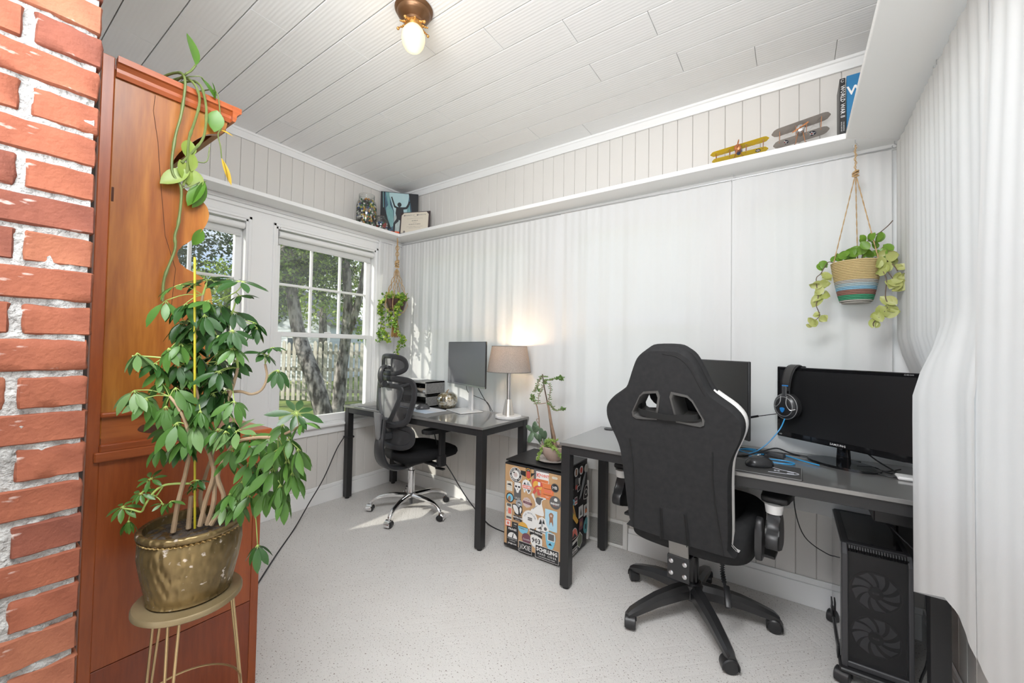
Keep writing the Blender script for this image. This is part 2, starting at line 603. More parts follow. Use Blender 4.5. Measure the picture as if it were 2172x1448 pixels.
# flat painted casing between the shelf and the wainscot on the left wall
g = G()
for a, b in segs: g.box((-0.012, max(a, YB), WZ0 - 0.02), (0.0, min(b, 0), ZS - 0.02))
for a, b in WIN: g.box((-0.012, a, WZ1), (0.0, b, ZS - 0.02))
struct('trim_1', g, WHITE2, label='flat white window casing of the left wall')
g = G()   # thin stops and edge beads round each opening
for a, b in WIN:
    g.box((0, a - 0.022, WZ0), (0.008, a - 0.002, WZ1 + 0.022), bev=0.003)
    g.box((0, b + 0.002, WZ0), (0.008, b + 0.022, WZ1 + 0.022), bev=0.003)
    g.box((0, a - 0.022, WZ1 + 0.002), (0.008, b + 0.022, WZ1 + 0.022), bev=0.003)
g.box((0, YB, 2.10), (0.012, -0.0, 2.125), bev=0.004)
struct('trim_2', g, WHITE2)
# back wall (curtained, y = 0), solid with window openings hidden by the curtains
g = G()
BO = ((0.25, 1.45), (1.75, 2.6), (2.75, 3.25))
xs = [-0.12, 0.25, 1.45, 1.75, 2.6, 2.75, 3.25, WX + 0.12]
for a, b in ((-0.12, 0.25), (1.45, 1.75), (2.6, 2.75), (3.25, WX + 0.12)): g.box((a, 0.012, 0), (b, 0.12, H))
for a, b in BO:
    g.box((a, 0.012, 0), (b, 0.12, 0.72)); g.box((a, 0.012, 2.0), (b, 0.12, H))
wall_back = struct('wall_back', g, GAP)
bead_row(wall_back, 'x', 0.002, 0.0, WX, ZS - 0.01, 2.56, 2.488)
bead_row(wall_back, 'x', 0.002, 0.0, WX, 0.10, 0.64, 2.969)
g = G()
for a, b in ((-0.0, 0.25), (1.45, 1.75), (2.6, 2.75), (3.25, WX)): g.box((a, 0, 0.64), (b, 0.012, ZS - 0.02))
for a, b in BO:
    g.box((a, 0, 0.64), (b, 0.012, 0.72)); g.box((a, 0, 2.0), (b, 0.012, ZS - 0.02))
g.box((0, -0.014, 0.628), (WX, 0.0, 0.648), bev=0.004)
struct('trim_3', g, WHITE2)
# right wall
g = G(); g.box((WX + 0.012, YE, 0), (WX + 0.12, 0.12, 0.78)); g.box((WX + 0.012, YE, 2.0), (WX + 0.12, 0.12, H)); g.box((WX + 0.012, -0.30, 0.78), (WX + 0.12, 0.12, 2.0)); g.box((WX + 0.012, YE, 0.78), (WX + 0.12, -3.0, 2.0))
wall_right = struct('wall_right', g, GAP)
bead_row(wall_right, 'r', WX + 0.002, YB, 0.0, 0.10, 0.64, -0.0)
bead_row(wall_right, 'r', WX + 0.002, YB, 0.0, ZS - 0.01, 2.56, -0.0)
g = G(); g.box((WX, YB, 0.64), (WX + 0.012, 0, 0.78)); g.box((WX, YB, 2.0), (WX + 0.012, 0, ZS - 0.02)); g.box((WX, -0.30, 0.78), (WX + 0.012, 0, 2.0)); g.box((WX, YB, 0.78), (WX + 0.012, -3.0, 2.0))
struct('trim_4', g, WHITE2)

# windows behind the curtains of the back wall: sashes and glass
GLASS = glass_mat('window_glass', (0.97, 0.985, 0.98), 0.03, 0.0, 0.05)
def sash(parent, y0, y1, z0, z1, xa, xb, st=0.045, rail=0.05, top=None, name='sash'):
    q = G()
    top = rail if top is None else top
    q.box((xa, y0, z0), (xb, y0 + st, z1), bev=0.003); q.box((xa, y1 - st, z0), (xb, y1, z1), bev=0.003)
    q.box((xa, y0 + st, z0), (xb, y1 - st, z0 + rail), bev=0.003); q.box((xa, y0 + st, z1 - top), (xb, y1 - st, z1), bev=0.003)
    s = part(name, q, WHITE2, parent, smooth=False)
    return s
def window(num, y0, y1, z0, z1):
    q = G()   # jambs, head and sill board
    q.box((-0.12, y0 - 0.0, z0), (0.0, y0 + 0.012, z1)); q.box((-0.12, y1 - 0.012, z0), (0.0, y1, z1))
    q.box((-0.12, y0, z1 - 0.012), (0.0, y1, z1)); q.box((-0.12, y0, z0), (-0.01, y1, z0 + 0.014))
    w = struct('window_%d' % num, q, WHITE2)
    w['label'] = 'white double hung window with six panes over one in the left wall' + (' beside the corner' if num == 1 else ' behind the wooden hutch')
    ya, yb = y0 + 0.012, y1 - 0.012
    zm = 1.275
    up = sash(w, ya, yb, zm - 0.01, z1 - 0.012, -0.088, -0.052, st=0.042, rail=0.034, name='upper_sash')
    lo = sash(w, ya, yb, z0 + 0.014, zm + 0.022, -0.046, -0.010, st=0.047, rail=0.055, top=0.034, name='lower_sash')
    a, b = ya + 0.042, yb - 0.042
    za, zb = zm + 0.024, z1 - 0.062
    for k in (1, 2):
        q = G(); yy = a + (b - a) * k / 3; q.box((-0.080, yy - 0.009, za), (-0.058, yy + 0.009, zb), bev=0.004)
        part('muntin', q, WHITE2, up, smooth=False)
    q = G(); q.box((-0.081, a, 1.632), (-0.057, b, 1.650), bev=0.004); part('muntin', q, WHITE2, up, smooth=False)
    for i in range(3):
        for j in range(2):
            q = G(); q.box((-0.071, a + (b - a) * i / 3 + .002, (za, 1.641)[j]), (-0.068, a + (b - a) * (i + 1) / 3 - .002, (1.641, zb)[j])); part('pane', q, GLASS, up, smooth=False)
    q = G(); q.box((-0.030, ya + 0.046, z0 + 0.068), (-0.027, yb - 0.046, zm - 0.010)); part('pane', q, GLASS, lo, smooth=False)
    # sash lock and lift
    q = G(); q.obox((-0.02, (ya + yb) / 2, zm + 0.028), (0.02, 0.05, 0.012), bev=0.003); part('sash_lock', q, WHITE2, lo)
    # stool and apron
    q = G(); q.box((-0.03, y0 - 0.05, z0 - 0.018), (0.045, y1 + 0.05, z0 + 0.004), bev=0.006, seg=2); part('window_sill', q, WHITE2, w)
    q = G(); q.box((-0.0, y0 - 0.03, z0 - 0.075), (0.014, y1 + 0.03, z0 - 0.018), bev=0.004); part('apron', q, WHITE2, w)
    return w
w1 = window(1, WIN[0][0], WIN[0][1], WZ0, WZ1)
w2 = window(2, WIN[1][0], WIN[1][1], WZ0, WZ1)
n = 3
for a, b in BO:
    q = G()
    q.box((a, 0.02, 0.72), (a + 0.05, 0.06, 2.0)); q.box((b - 0.05, 0.02, 0.72), (b, 0.06, 2.0)); q.box((a, 0.02, 0.72), (b, 0.06, 0.78)); q.box((a, 0.02, 1.94), (b, 0.06, 2.0)); q.box((a, 0.03, 1.34), (b, 0.06, 1.38))
    w = struct('window_%d' % n, q, WHITE2); n += 1
    w['label'] = 'white sash window almost hidden behind the back wall curtains'
    q = G(); q.box((a + .05, 0.038, 0.78), (b - .05, 0.041, 1.94)); part('pane', q, GLASS, w, smooth=False)
for a, b in ((-1.60, -0.30), (-3.0, -1.66)):
    q = G(); X_ = WX + 0.03
    q.box((X_, a, 0.78), (X_ + .04, a + 0.05, 2.0)); q.box((X_, b - 0.05, 0.78), (X_ + .04, b, 2.0)); q.box((X_, a, 0.78), (X_ + .04, b, 0.84)); q.box((X_, a, 1.94), (X_ + .04, b, 2.0)); q.box((X_ + .01, a, 1.36), (X_ + .04, b, 1.40))
    w = struct('window_%d' % n, q, WHITE2); n += 1
    w['label'] = 'white sash window hidden behind the right wall curtains'
    q = G(); q.box((X_ + 0.018, a + .05, 0.84), (X_ + 0.021, b - .05, 1.94)); part('pane', q, GLASS, w, smooth=False)
# roller shades
for (a, b), lb in zip(WIN, ('rolled up white shade at the top of the window beside the corner', 'rolled up white shade at the top of the window behind the hutch')):
    t = thing('roller_shade', lb, 'window shade', (0, (a + b) / 2, 1.95), group=None)
    q = G(); q.tube([(-0.012, a + 0.02, 1.985), (-0.012, b - 0.02, 1.985)], 0.021, seg=16); part('roller', q, WHITE, t)
    q = G(); q.box((-0.036, a + 0.03, 1.925), (-0.032, b - 0.03, 1.985)); q.box((-0.039, a + 0.03, 1.918), (-0.029, b - 0.03, 1.932), bev=0.003); part('shade_cloth', q, pm('shade_cloth', (0.82, 0.82, 0.81), 0.8, transl=0.3), t, smooth=False)
    for yy in (a + 0.016, b - 0.016):
        q = G(); q.obox((-0.012, yy, 1.985), (0.03, 0.004, 0.034), bev=0.001); part('bracket', q, STEEL, t)

# baseboards
def baseboard(name, pts, z=0.10):
    q = G()
    for lo, hi, cap_lo, cap_hi in pts:
        q.box(lo, hi, bev=0.002); q.box(cap_lo, cap_hi, bev=0.004, seg=2)
    return struct(name, q, WHITE2)
baseboard('baseboard_left', [((0, YB, 0), (0.014, 0, 0.105), (0, YB, 0.105), (0.010, 0, 0.134))])
baseboard('baseboard_back', [((0, -0.014, 0), (1.872, 0, 0.105), (0, -0.010, 0.105), (1.872, 0, 0.134)), ((2.142, -0.014, 0), (WX, 0, 0.105), (2.142, -0.010, 0.105), (WX, 0, 0.134))])
baseboard('baseboard_right', [((WX - 0.014, YB, 0), (WX, 0, 0.105), (WX - 0.010, YB, 0.105), (WX, 0, 0.134))])
# crown moulding under the ceiling
def crown(name, a, b, n):
    a, b, n = Vector(a), Vector(b), Vector(n)
    prof = [(0, -0.05), (0.010, -0.05), (0.012, -0.042), (0.020, -0.030), (0.026, -0.016), (0.032, -0.012), (0.034, 0.0), (0, 0.0)]
    q = G()
    q.rings([[p + n * u + Vector((0, 0, v)) for u, v in prof] for p in (a, b)])
    return struct(name, q, WHITE2, smooth=True, ang=30)
crown('trim_5', (0, YB, H), (0, 0, H), (1, 0, 0))
crown('trim_6', (0, 0, H), (WX, 0, H), (0, -1, 0))
crown('trim_7', (WX, 0, H), (WX, YB, H), (-1, 0, 0))

# plate shelf round three walls
XC = 3.147
t = thing('plate_shelf', 'long white wall shelf running under the ceiling round three walls', 'shelf', (0, 0, 2.15))
q = G(); q.prism([(0, 0), (SD, -SD), (SD, -3.6), (0, -3.6)], 0.026, bev=0.003, z0=2.15); part('shelf_board', q, WHITE2, t, smooth=False)
q = G(); q.prism([(0, 0), (WX, 0), (XC, -SD), (SD, -SD)], 0.026, bev=0.003, z0=2.15); part('shelf_board', q, WHITE2, t, smooth=False)
q = G(); q.prism([(WX, 0), (WX, -3.6), (XC, -3.6), (XC, -SD)], 0.026, bev=0.003, z0=2.15); part('shelf_board', q, WHITE2, t, smooth=False)
q = G(); q.box((0, -3.6, 2.125), (0.02, 0, 2.15), bev=0.003); q.box((0.02, -0.02, 2.125), (WX, 0, 2.15), bev=0.003); q.box((WX - 0.02, -3.6, 2.125), (WX, -0.02, 2.15), bev=0.003)
part('cleat', q, WHITE2, t, smooth=False)

# floor register in the baseboard
t = thing('floor_register', 'cream louvred metal air register set into the back wall baseboard', 'vent', (2.007, -0.01, 0))
q = G()
for lo, hi in (((1.874, -0.018, 0.002), (1.894, 0.0, 0.168)), ((2.112, -0.018, 0.002), (2.14, 0.0, 0.168)), ((1.894, -0.018, 0.002), (2.112, 0.0, 0.02)), ((1.894, -0.018, 0.148), (2.112, 0.0, 0.168))): q.box(lo, hi, bev=0.002)
part('frame', q, pm('register_paint', (0.74, 0.73, 0.70), 0.4), t, smooth=False)
q = G(); q.box((1.89, -0.004, 0.015), (2.115, -0.002, 0.155)); part('back_plate', q, pm('register_dark', (0.04, 0.038, 0.036), 0.8), t, smooth=False)
q = G(); q.obox((0, 0, 0), (0.218, 0.006, 0.0022), rot=(R(25), 0, 0)); sl = _mesh(q, 'louvre', None, False, 35); sl.materials.append(pm('louvre_paint', (0.50, 0.49, 0.47), 0.5))
for i in range(18): piece('louvre', sl, t, (2.003, -0.011, 0.0265 + i * 0.007))

# ---- brick pillar of the opening at the left
def brick_mat(name, c1, c2):
    m = pm(name, c1, 0.85, noise=(9, c2, 0.22), bump=(110, 0.6, 0.0035))
    nt = m.node_tree; N, L = nt.nodes, nt.links
    b = N['Principled BSDF']; src = b.inputs['Base Color'].links[0].from_socket
    tc = N.new('ShaderNodeTexCoord'); t = N.new('ShaderNodeTexNoise'); t.inputs['Scale'].default_value = 28; t.inputs['Detail'].default_value = 8
    mp = N.new('ShaderNodeMapping'); mp.inputs['Scale'].default_value = (1, 0.5, 1.6)
    L.new(tc.outputs['Object'], mp.inputs[0]); L.new(mp.outputs[0], t.inputs['Vector'])
    r = N.new('ShaderNodeValToRGB'); r.color_ramp.elements[0].position = .61; r.color_ramp.elements[1].position = .72
    L.new(t.outputs['Fac'], r.inputs['Fac'])
    mx = N.new('ShaderNodeMixRGB'); mx.inputs['Color2'].default_value = (.68, .60, .55, 1)
    L.new(r.outputs['Color'], mx.inputs['Fac']); L.new(src, mx.inputs['Color1']); L.new(mx.outputs['Color'], b.inputs['Base Color'])
    return m
BR = [brick_mat('brick_orange', (0.17, 0.044, 0.022), (0.30, 0.094, 0.047)), brick_mat('brick_red', (0.12, 0.032, 0.019), (0.22, 0.066, 0.037)), brick_mat('brick_pale', (0.20, 0.058, 0.030), (0.33, 0.12, 0.062))]
MORT = pm('mortar', (0.29, 0.285, 0.275), 0.95, noise=(35, (0.46, 0.455, 0.44), 0.2), bump=(90, 1.0, 0.012))
PX = 1.74; PY = -2.251
g = G()
def mortar_face(u, v):
    y = PY - 0.007 - u * 1.2; z = v * H
    return (PX - 0.007 + 0.007 * mnoise.noise(Vector((y * 40, z * 40, 0))) + 0.005 * mnoise.noise(Vector((y * 120, z * 120, 3))), y, z)
g.grid(mortar_face, 90, 190)
g.box((PX - 0.30, PY - 1.3, 0), (PX - 0.02, PY - 0.012, H))
g.recalc = False
pillar = struct('wall_front', g, MORT, smooth=True, ang=60)
pillar['label'] = 'rough red brick pillar with thick pale mortar at the left'
def brick_mesh(L_, Hh, seed, D=0.09):
    q = G()
    rnd = random.Random(seed)
    us = [0.0, 0.0035 / L_] + [k_ / 8 for k_ in range(1, 8)] + [1 - 0.0035 / L_, 1.0]; vs_ = [0.0, 0.05, 0.3, 0.7, 0.95, 1.0]
    nx, nz = len(us) - 1, len(vs_) - 1
    def edge(t): return 0.0
    fr = []
    for i in range(nx + 1):
        col = []
        for j in range(nz + 1):
            u, v = us[i], vs_[j]
            y = -L_ * u; z = Hh * v
            e = min(u * L_, (1 - u) * L_, 1) ; f = min(v * Hh, (1 - v) * Hh)
            out = 0.005 * mnoise.noise(Vector((y * 35 + seed, z * 45, seed * 3.1)))
            if e < 0.001 or f < 0.001: out -= 0.005
            jit = 0.0035
            yy = y + (jit * mnoise.noise(Vector((z * 60, seed, 7))) if (i in (0, nx)) else 0)
            zz = z + (jit * mnoise.noise(Vector((y * 32, seed, 9 + j))) if (j in (0, nz)) else 0)
            if (i in (0, nx)) and (j in (0, nz)):
                yy += (-0.0015 if i == 0 else 0.0015); zz += (0.0015 if j == 0 else -0.0015)
            col.append(q.bm.verts.new((out, yy, zz)))
        fr.append(col)
    for i in range(nx):
        for j in range(nz):
            q.bm.faces.new((fr[i][j], fr[i + 1][j], fr[i + 1][j + 1], fr[i][j + 1]))
    bd = [fr[i][0] for i in range(nx + 1)] + [fr[nx][j] for j in range(1, nz + 1)] + [fr[i][nz] for i in range(nx - 1, -1, -1)] + [fr[0][j] for j in range(nz - 1, 0, -1)]
    bk = [q.bm.verts.new((-0.05, v.co.y, v.co.z)) for v in bd]
    for i in range(len(bd)):
        j = (i + 1) % len(bd)
        q.bm.faces.new((bd[i], bd[j], bk[j], bk[i]))
    return _mesh(q, 'brick', None, True, 50)
cpitch = 0.0718; bh = 0.0600
zc = 1.2855 + (cpitch - bh) / 2
k0 = -int(zc / cpitch)
rb = random.Random(11)
for k in range(k0, 19):
    z = zc + (k) * cpitch - cpitch
    if z < 0 or z + bh > H: continue
    full = (k % 2 == 1)
    y = PY
    lens = [0.197] if full else [0.094]
    while y > PY - 0.85:
        Lb = lens[0] if y == PY else 0.195
        me = brick_mesh(Lb, bh + rb.uniform(-0.002, 0.003), rb.random() * 50)
        me.materials.append(BR[rb.choice((0, 0, 1, 2))])
        piece('brick', me, pillar, (PX + rb.uniform(-0.003, 0.003), y + rb.uniform(-0.002, 0.002), z + rb.uniform(-0.0015, 0.0015)))
        y -= Lb + 0.0135

# ---- curtains
CURT = pm('white_curtain_cloth', (0.84, 0.84, 0.835), 0.9, bump=(220, 0.12, 0.001), spec=0.1, transl=0.32)
def curtain(name, label, path_fn, length, z_top, hem_fn, seed, folds=0.11, amp=0.016, nu=None, group=None, grow=1.0, spread=None):
    """path_fn(s)->(x,y,nx,ny) with s in metres; hem_fn(s)->z of the hem"""
    rnd = random.Random(seed)
    nu = nu or int(length / 0.0075)
    nv = 26
    ph = [rnd.uniform(0, 6.28) for _ in range(6)]
    def off(s, v):
        d = v
        w1 = math.sin(s * 2 * PI / folds + ph[0] + 1.4 * math.sin(s * 5 + ph[1]))
        w2 = math.sin(s * 2 * PI / (folds * 0.37) + ph[2] + 2.0 * math.sin(s * 9 + ph[3]))
        w3 = math.sin(s * 2 * PI / (folds * 2.3) + ph[4] + v * 1.5)
        top = max(0.0, 1 - v * 9)
        soft = 0.35 + 0.65 * min(1, v * 2.2)
        n1 = mnoise.noise(Vector((s * 9, v * 2.2, seed)))
        return amp * soft * (0.5 * w1 + 0.6 * w3 + 1.0 * n1) * grow ** v + 0.0022 * w2 * (1 - 0.75 * min(1, v * 1.6)) + 0.002 * top * math.sin(s * 420)
    def fn(u, v):
        s = u * length
        x, y, nx, ny = path_fn(s, v)
        zt = z_top(s) if callable(z_top) else z_top
        zb = hem_fn(s)
        vv = v ** 1.25
        z = zt + (zb - zt) * vv
        o = off(s, vv)
        return (x + nx * o, y + ny * o, z)
    q = G(); q.grid(fn, nu, nv); q.recalc = False
    loc = path_fn(length / 2, 0)
    return q
def put_curtain(label, q, loc, rods=None):
    t = thing('curtain', label, 'curtain', loc)
    part('curtain_panel', q, CURT, t, smooth=True, ang=180)
    for a, b in (rods or []):
        r = G(); r.tube([a, b], 0.003, seg=6); part('curtain_wire', r, STEEL, t)
    return t
def hemB(s_hem): return lambda s: s_hem[0] + (s_hem[1] - s_hem[0]) * s
CT = 2.118
def panelB(x0, x1, hem, seed, label, folds=0.11, amp=0.0085, back=0.045):
    q = curtain('curtain', label, lambda s, v: (x0 + s, -back, 0, 1), x1 - x0, lambda s: CT - 0.004 * math.sin(s * 2.0), hem, seed, folds, amp)
    put_curtain(label, q, ((x0 + x1) / 2, -back, 0.5), [((x0, -back, CT + 0.004), (x1, -back, CT + 0.004))])
panelB(0.045, 0.62, lambda s: 0.62, 3, 'white curtain on the back wall hanging just right of the corner, behind the storage cubbies')
panelB(0.615, 1.675, lambda s: 0.60 - 0.05 * s, 5, 'white curtain on the back wall behind the table lamp', folds=0.14)
panelB(1.67, 2.69, lambda s: 0.47 - 0.02 * math.sin(s * 3), 8, 'white curtain on the back wall behind the high-backed black gaming chair', folds=0.15)
panelB(2.694, 3.315, lambda s: 0.44 + 0.015 * math.sin(s * 4), 12, 'white curtain on the back wall behind the striped hanging basket', folds=0.13)
# left-wall panel next to the corner
q = curtain('curtain', '', lambda s, v: (0.045, -0.29 + s, 1, 0), 0.262, CT, lambda s: 0.66, 21, 0.07, 0.012)
put_curtain('narrow white curtain on the left wall between the window and the corner', q, (0.045, -0.16, 0.66), [((0.045, -0.29, CT - 0.012), (0.045, -0.03, CT - 0.012))])
# right-wall panels
def smst(t):
    t = min(1, max(0, t)); return t * t * (3 - 2 * t)
def pathC(s, v):
    k = smst((v - 0.57) / 0.13); b = smst((s - 0.535) / 0.08); r = smst((s - 0.66) / 0.22)
    return (3.325 + k * (0.054 * (1 - b) + b * (-0.060 + 0.034 * r)), -0.075 - s, 1, 0)
def hemC(s):
    y = -0.075 - s
    if y > -0.62: return 0.45
    if y > -0.88: return 0.45 + (y + 0.62) / -0.26 * 0.116
    return 0.566 + (y + 0.88) / -0.17 * -0.034
q = curtain('curtain', '', pathC, 1.0, CT - 0.002, hemC, 33, 0.16, 0.003)
put_curtain('white curtain on the right wall nearest the back corner, covering the desk end', q, (3.3, -0.6, 0.5), [((3.335, -0.04, CT - 0.012), (3.34, -0.62, CT - 0.012))])
def pathC2(s, v):
    return (3.331 - 0.028 * smst(v * 1.2), -1.06 - s, 1, 0)
q = curtain('curtain', '', pathC2, 2.3, CT - 0.002, lambda s: 0.53 - 0.22 * s if s < 0.1 else 0.508 - 0.01 * math.sin(s * 5), 41, 0.23, 0.0035)
put_curtain('white curtain on the right wall closest to the camera', q, (3.3, -2.2, 0.5), [((3.34, -0.62, CT - 0.012), (3.345, -3.3, CT - 0.012))])
# screw hooks of the curtain wires
def hook(x, y, z, label, big=1.0):
    q = G()
    q.tube([(x, y, z), (x, y, z - 0.014 * big)], 0.0016 * big, seg=6)
    q.tube([(x + 0.008 * big * math.sin(a), y, z - 0.022 * big + 0.008 * big * math.cos(a)) for a in [R(k) for k in range(0, 301, 30)]], 0.0016 * big, seg=6)
    return solo('screw_hook', label, 'hook', q, STEEL, (x, y, z))
hook(3.325, -0.045, 2.15, 'small steel screw hook in the shelf corner at the far right curtain')
hook(3.333, -0.64, 2.15, 'small steel screw hook under the right-hand shelf, nearer the camera')
hook(0.05, -0.03, 2.15, 'small steel screw hook under the shelf in the left back corner')
hook(2.70, -0.04, 2.15, 'small steel screw hook where two back curtains part')
hook(0.02, -1.088, 2.04, 'small steel hook at the upper left of the clear window')
# ================================================================ OUTDOORS
g = G(); g.box((-40, -30, -0.35), (-0.13, 40, -0.15)); g.box((-0.13, 0.13, -0.35), (30, 40, -0.15))
struct('ground', g, pm('lawn', (0.10, 0.17, 0.035), 0.95, noise=(3, (0.26, 0.30, 0.07), 0.25), bump=(40, 0.6, 0.02)), label='sunlit lawn outside the windows')
CAMP = Vector((2.9594, -2.4357, 1.2093))
FWD = Vector((-0.5733, 0.8190, 0.0236)); 
# picket fence
WOODF = pm('weathered_picket', (0.62, 0.58, 0.53), 0.9, noise=(6, (0.42, 0.38, 0.34), 0.2), stretch=(6, 6, 1))
fy = 0.0
F0 = Vector((-9.05, 0.97, -0.15)); F1 = Vector((-3.4, 4.9, -0.15))
t = thing('picket_fence', 'weathered white picket fence across the lawn outside the window', 'fence', tuple(F0))
fd = (F1 - F0).normalized(); fl = (F1 - F0).length; fa = math.atan2(fd.y, fd.x)
pr = random.Random(4)
pcs = []
for k in range(4):
    q = G()
    h = 1.36 + 0.02 * k
    q.prism([(0, 0), (0.075, 0), (0.075 + .003 * k, h - 0.06), (0.06, h - 0.01), (0.038, h), (0.015, h - 0.01), (0, h - 0.06)], 0.02, M=basis((1, 0, 0), (0, 0, 1), (0, -1, 0), (0, 0, 0)))
    me = _mesh(q, 'picket', None, False, 35); me.materials.append(WOODF); pcs.append(me)
n = int(fl / 0.125)
for i in range(n):
    p = F0 + fd * (i * 0.125)
    piece('picket', pcs[pr.randrange(4)], t, (p.x, p.y, -0.12 + pr.uniform(-0.02, 0.02)), rotz=fa)
for z in (0.1, 0.62, 1.02):
    q = G(); q.obox(F0 + fd * fl / 2 + Vector((0, 0, z + 0.15)) + Vector((fd.y, -fd.x, 0)) * -0.035, (fl, 0.04, 0.08), rot=(0, 0, fa)); part('rail', q, WOODF, t, smooth=False)
# trees
def bark(name, a, b):
    return pm(name, a, 0.95, noise=(13, b, 0.09), bump=(14, 0.9, 0.03), stretch=(1, 1, 0.35))
BARK = bark('grey_bark', (0.04, 0.034, 0.03), (0.30, 0.275, 0.26))
LEAFM = {}
def leafmat(name, c, c2):
    return pm(name, c, 0.6, noise=(1.7, c2, 0.2), transl=0.35)
LG = [leafmat('tree_leaf_dark', (0.014, 0.036, 0.012), (0.045, 0.09, 0.025)), leafmat('tree_leaf_mid', (0.09, 0.19, 0.03), (0.26, 0.38, 0.06)), leafmat('tree_leaf_yellow', (0.33, 0.42, 0.05), (0.22, 0.34, 0.05)), leafmat('tree_needle', (0.025, 0.05, 0.03), (0.08, 0.11, 0.06))]
def tree(label, trunk, radii, blobs, nleaf, mi, size=0.09, seed=1, forks=()):
    base = trunk[0]
    t = thing('tree', label, 'tree', base)
    q = G(); q.tube(smooth_path(trunk, 3), [radii[0] + (radii[1] - radii[0]) * i / (3 * (len(trunk) - 1)) for i in range(3 * (len(trunk) - 1) + 1)], seg=12)
    for fk in forks: q.tube(smooth_path(fk[0], 3), [fk[1] + (fk[2] - fk[1]) * i / (3 * (len(fk[0]) - 1)) for i in range(3 * (len(fk[0]) - 1) + 1)], seg=8)
    part('trunk', q, BARK, t)
    r = random.Random(seed)
    q = G(); q.recalc = False
    bm = q.bm
    tot = sum(b[1][0] * b[1][1] * b[1][2] for b in blobs)
    for c, rad, in blobs:
        k = int(nleaf * rad[0] * rad[1] * rad[2] / tot)
        for _ in range(k):
            while True:
                v = Vector((r.uniform(-1, 1), r.uniform(-1, 1), r.uniform(-1, 1)))
                if 0.05 < v.length < 1: break
            if mnoise.noise(Vector((v.x * rad[0] * 2.0 + c[0], v.y * rad[1] * 2.0 + c[1], v.z * rad[2] * 2.0 + c[2]))) < -0.16: continue
            p = Vector((c[0] + v.x * rad[0], c[1] + v.y * rad[1], c[2] + v.z * rad[2]))
            s = size * r.uniform(0.6, 1.3)
            a = Vector((r.gauss(0, 1), r.gauss(0, 1), r.gauss(0, 1))).normalized()
            b = a.orthogonal().normalized(); b.rotate(Matrix.Rotation(r.uniform(0, 6.28), 3, a))
            m_ = mi[0] if r.random() < 0.6 else mi[1]
            vs = [bm.verts.new(p - a * s * .5), bm.verts.new(p + b * s * .28), bm.verts.new(p + a * s * .5), bm.verts.new(p - b * s * .28)]
            f = bm.faces.new(vs); f.material_index = m_
    part('foliage', q, LG, t, smooth=False, kind='stuff')
    return t
tree('leaning grey trunked tree in front of the picket fence, nearest the window', [(-3.494, 1.387, -0.2), (-3.671, 1.244, 0.578), (-3.922, 1.176, 1.091), (-4.136, 1.132, 1.621), (-4.244, 1.028, 2.604), (-4.325, 0.953, 3.4)], (0.15, 0.075),
     [((-4.3, 1.1, 2.95), (0.9, 0.9, 0.75)), ((-4.1, 0.8, 2.35), (0.55, 0.6, 0.4)), ((-4.9, 1.0, 1.9), (0.5, 0.45, 0.35))], 9000, (0, 1), 0.075, 2)
tree('upright forked grey trunked tree before the fence, right of the leaning one', [(-4.472, 2.168, -0.2), (-4.426, 2.181, 0.569), (-4.342, 2.218, 1.321), (-4.304, 2.223, 2.073), (-4.366, 2.158, 3.2)], (0.125, 0.075),
     [((-4.5, 2.4, 3.2), (0.7, 0.8, 0.7)), ((-4.9, 2.3, 2.5), (0.6, 0.6, 0.5))], 5000, (0, 1), 0.075, 3, forks=[([(-4.342, 2.218, 1.321), (-4.135, 2.341, 2.076), (-4.0, 2.42, 3.0)], 0.085, 0.06)])
tree('bushy green tree beyond the picket fence, in front of the white house', [(-8.9, 4.3, -0.2), (-8.8, 4.3, 1.4), (-8.7, 4.2, 3.0)], (0.16, 0.08),
     [((-8.3, 3.9, 2.9), (1.3, 1.2, 1.3)), ((-7.6, 3.6, 4.2), (1.6, 1.6, 1.2)), ((-7.8, 5.2, 2.2), (0.8, 0.8, 1.6))], 9500, (1, 2), 0.12, 5)
tree('dark dense tree beyond the left end of the picket fence', [(-11.2, 2.6, -0.2), (-11.1, 2.6, 1.4), (-11.0, 2.5, 3.0)], (0.16, 0.08),
     [((-10.7, 2.6, 3.1), (1.8, 1.8, 1.6)), ((-10.2, 3.0, 5.0), (2.0, 2.2, 1.4)), ((-11.6, 2.1, 1.2), (1.0, 1.2, 0.8))], 8000, (0, 0), 0.12, 6)
tree('evergreen tree with fine dark needles outside the window behind the hutch', [(-5.6, -0.9, -0.2), (-5.5, -0.9, 1.5), (-5.5, -0.9, 3.2)], (0.15, 0.07),
     [((-5.2, -0.5, 2.9), (0.8, 0.75, 0.9)), ((-5.3, -0.8, 1.6), (0.8, 0.8, 0.8))], 7500, (3, 3), 0.07, 8)
tree('small tree with sunlit yellow-green leaves outside the window behind the hutch', [(-6.9, 0.6, -0.2), (-6.9, 0.6, 1.4), (-6.8, 0.6, 2.6)], (0.1, 0.05),
     [((-6.7, 0.7, 2.2), (0.8, 0.7, 0.75)), ((-6.9, 0.9, 1.3), (0.8, 0.8, 0.7))], 4500, (2, 1), 0.09, 9)
tree('tall dark tree standing behind the evergreen and the yellow-green tree', [(-13, 0.3, -0.2), (-13, 0.3, 2.4), (-13, 0.3, 4.5)], (0.2, 0.1),
     [((-13, 0.5, 4.4), (2.0, 1.9, 1.9)), ((-12.5, -1.4, 3.4), (1.6, 1.8, 2.4))], 7000, (0, 3), 0.14, 10)
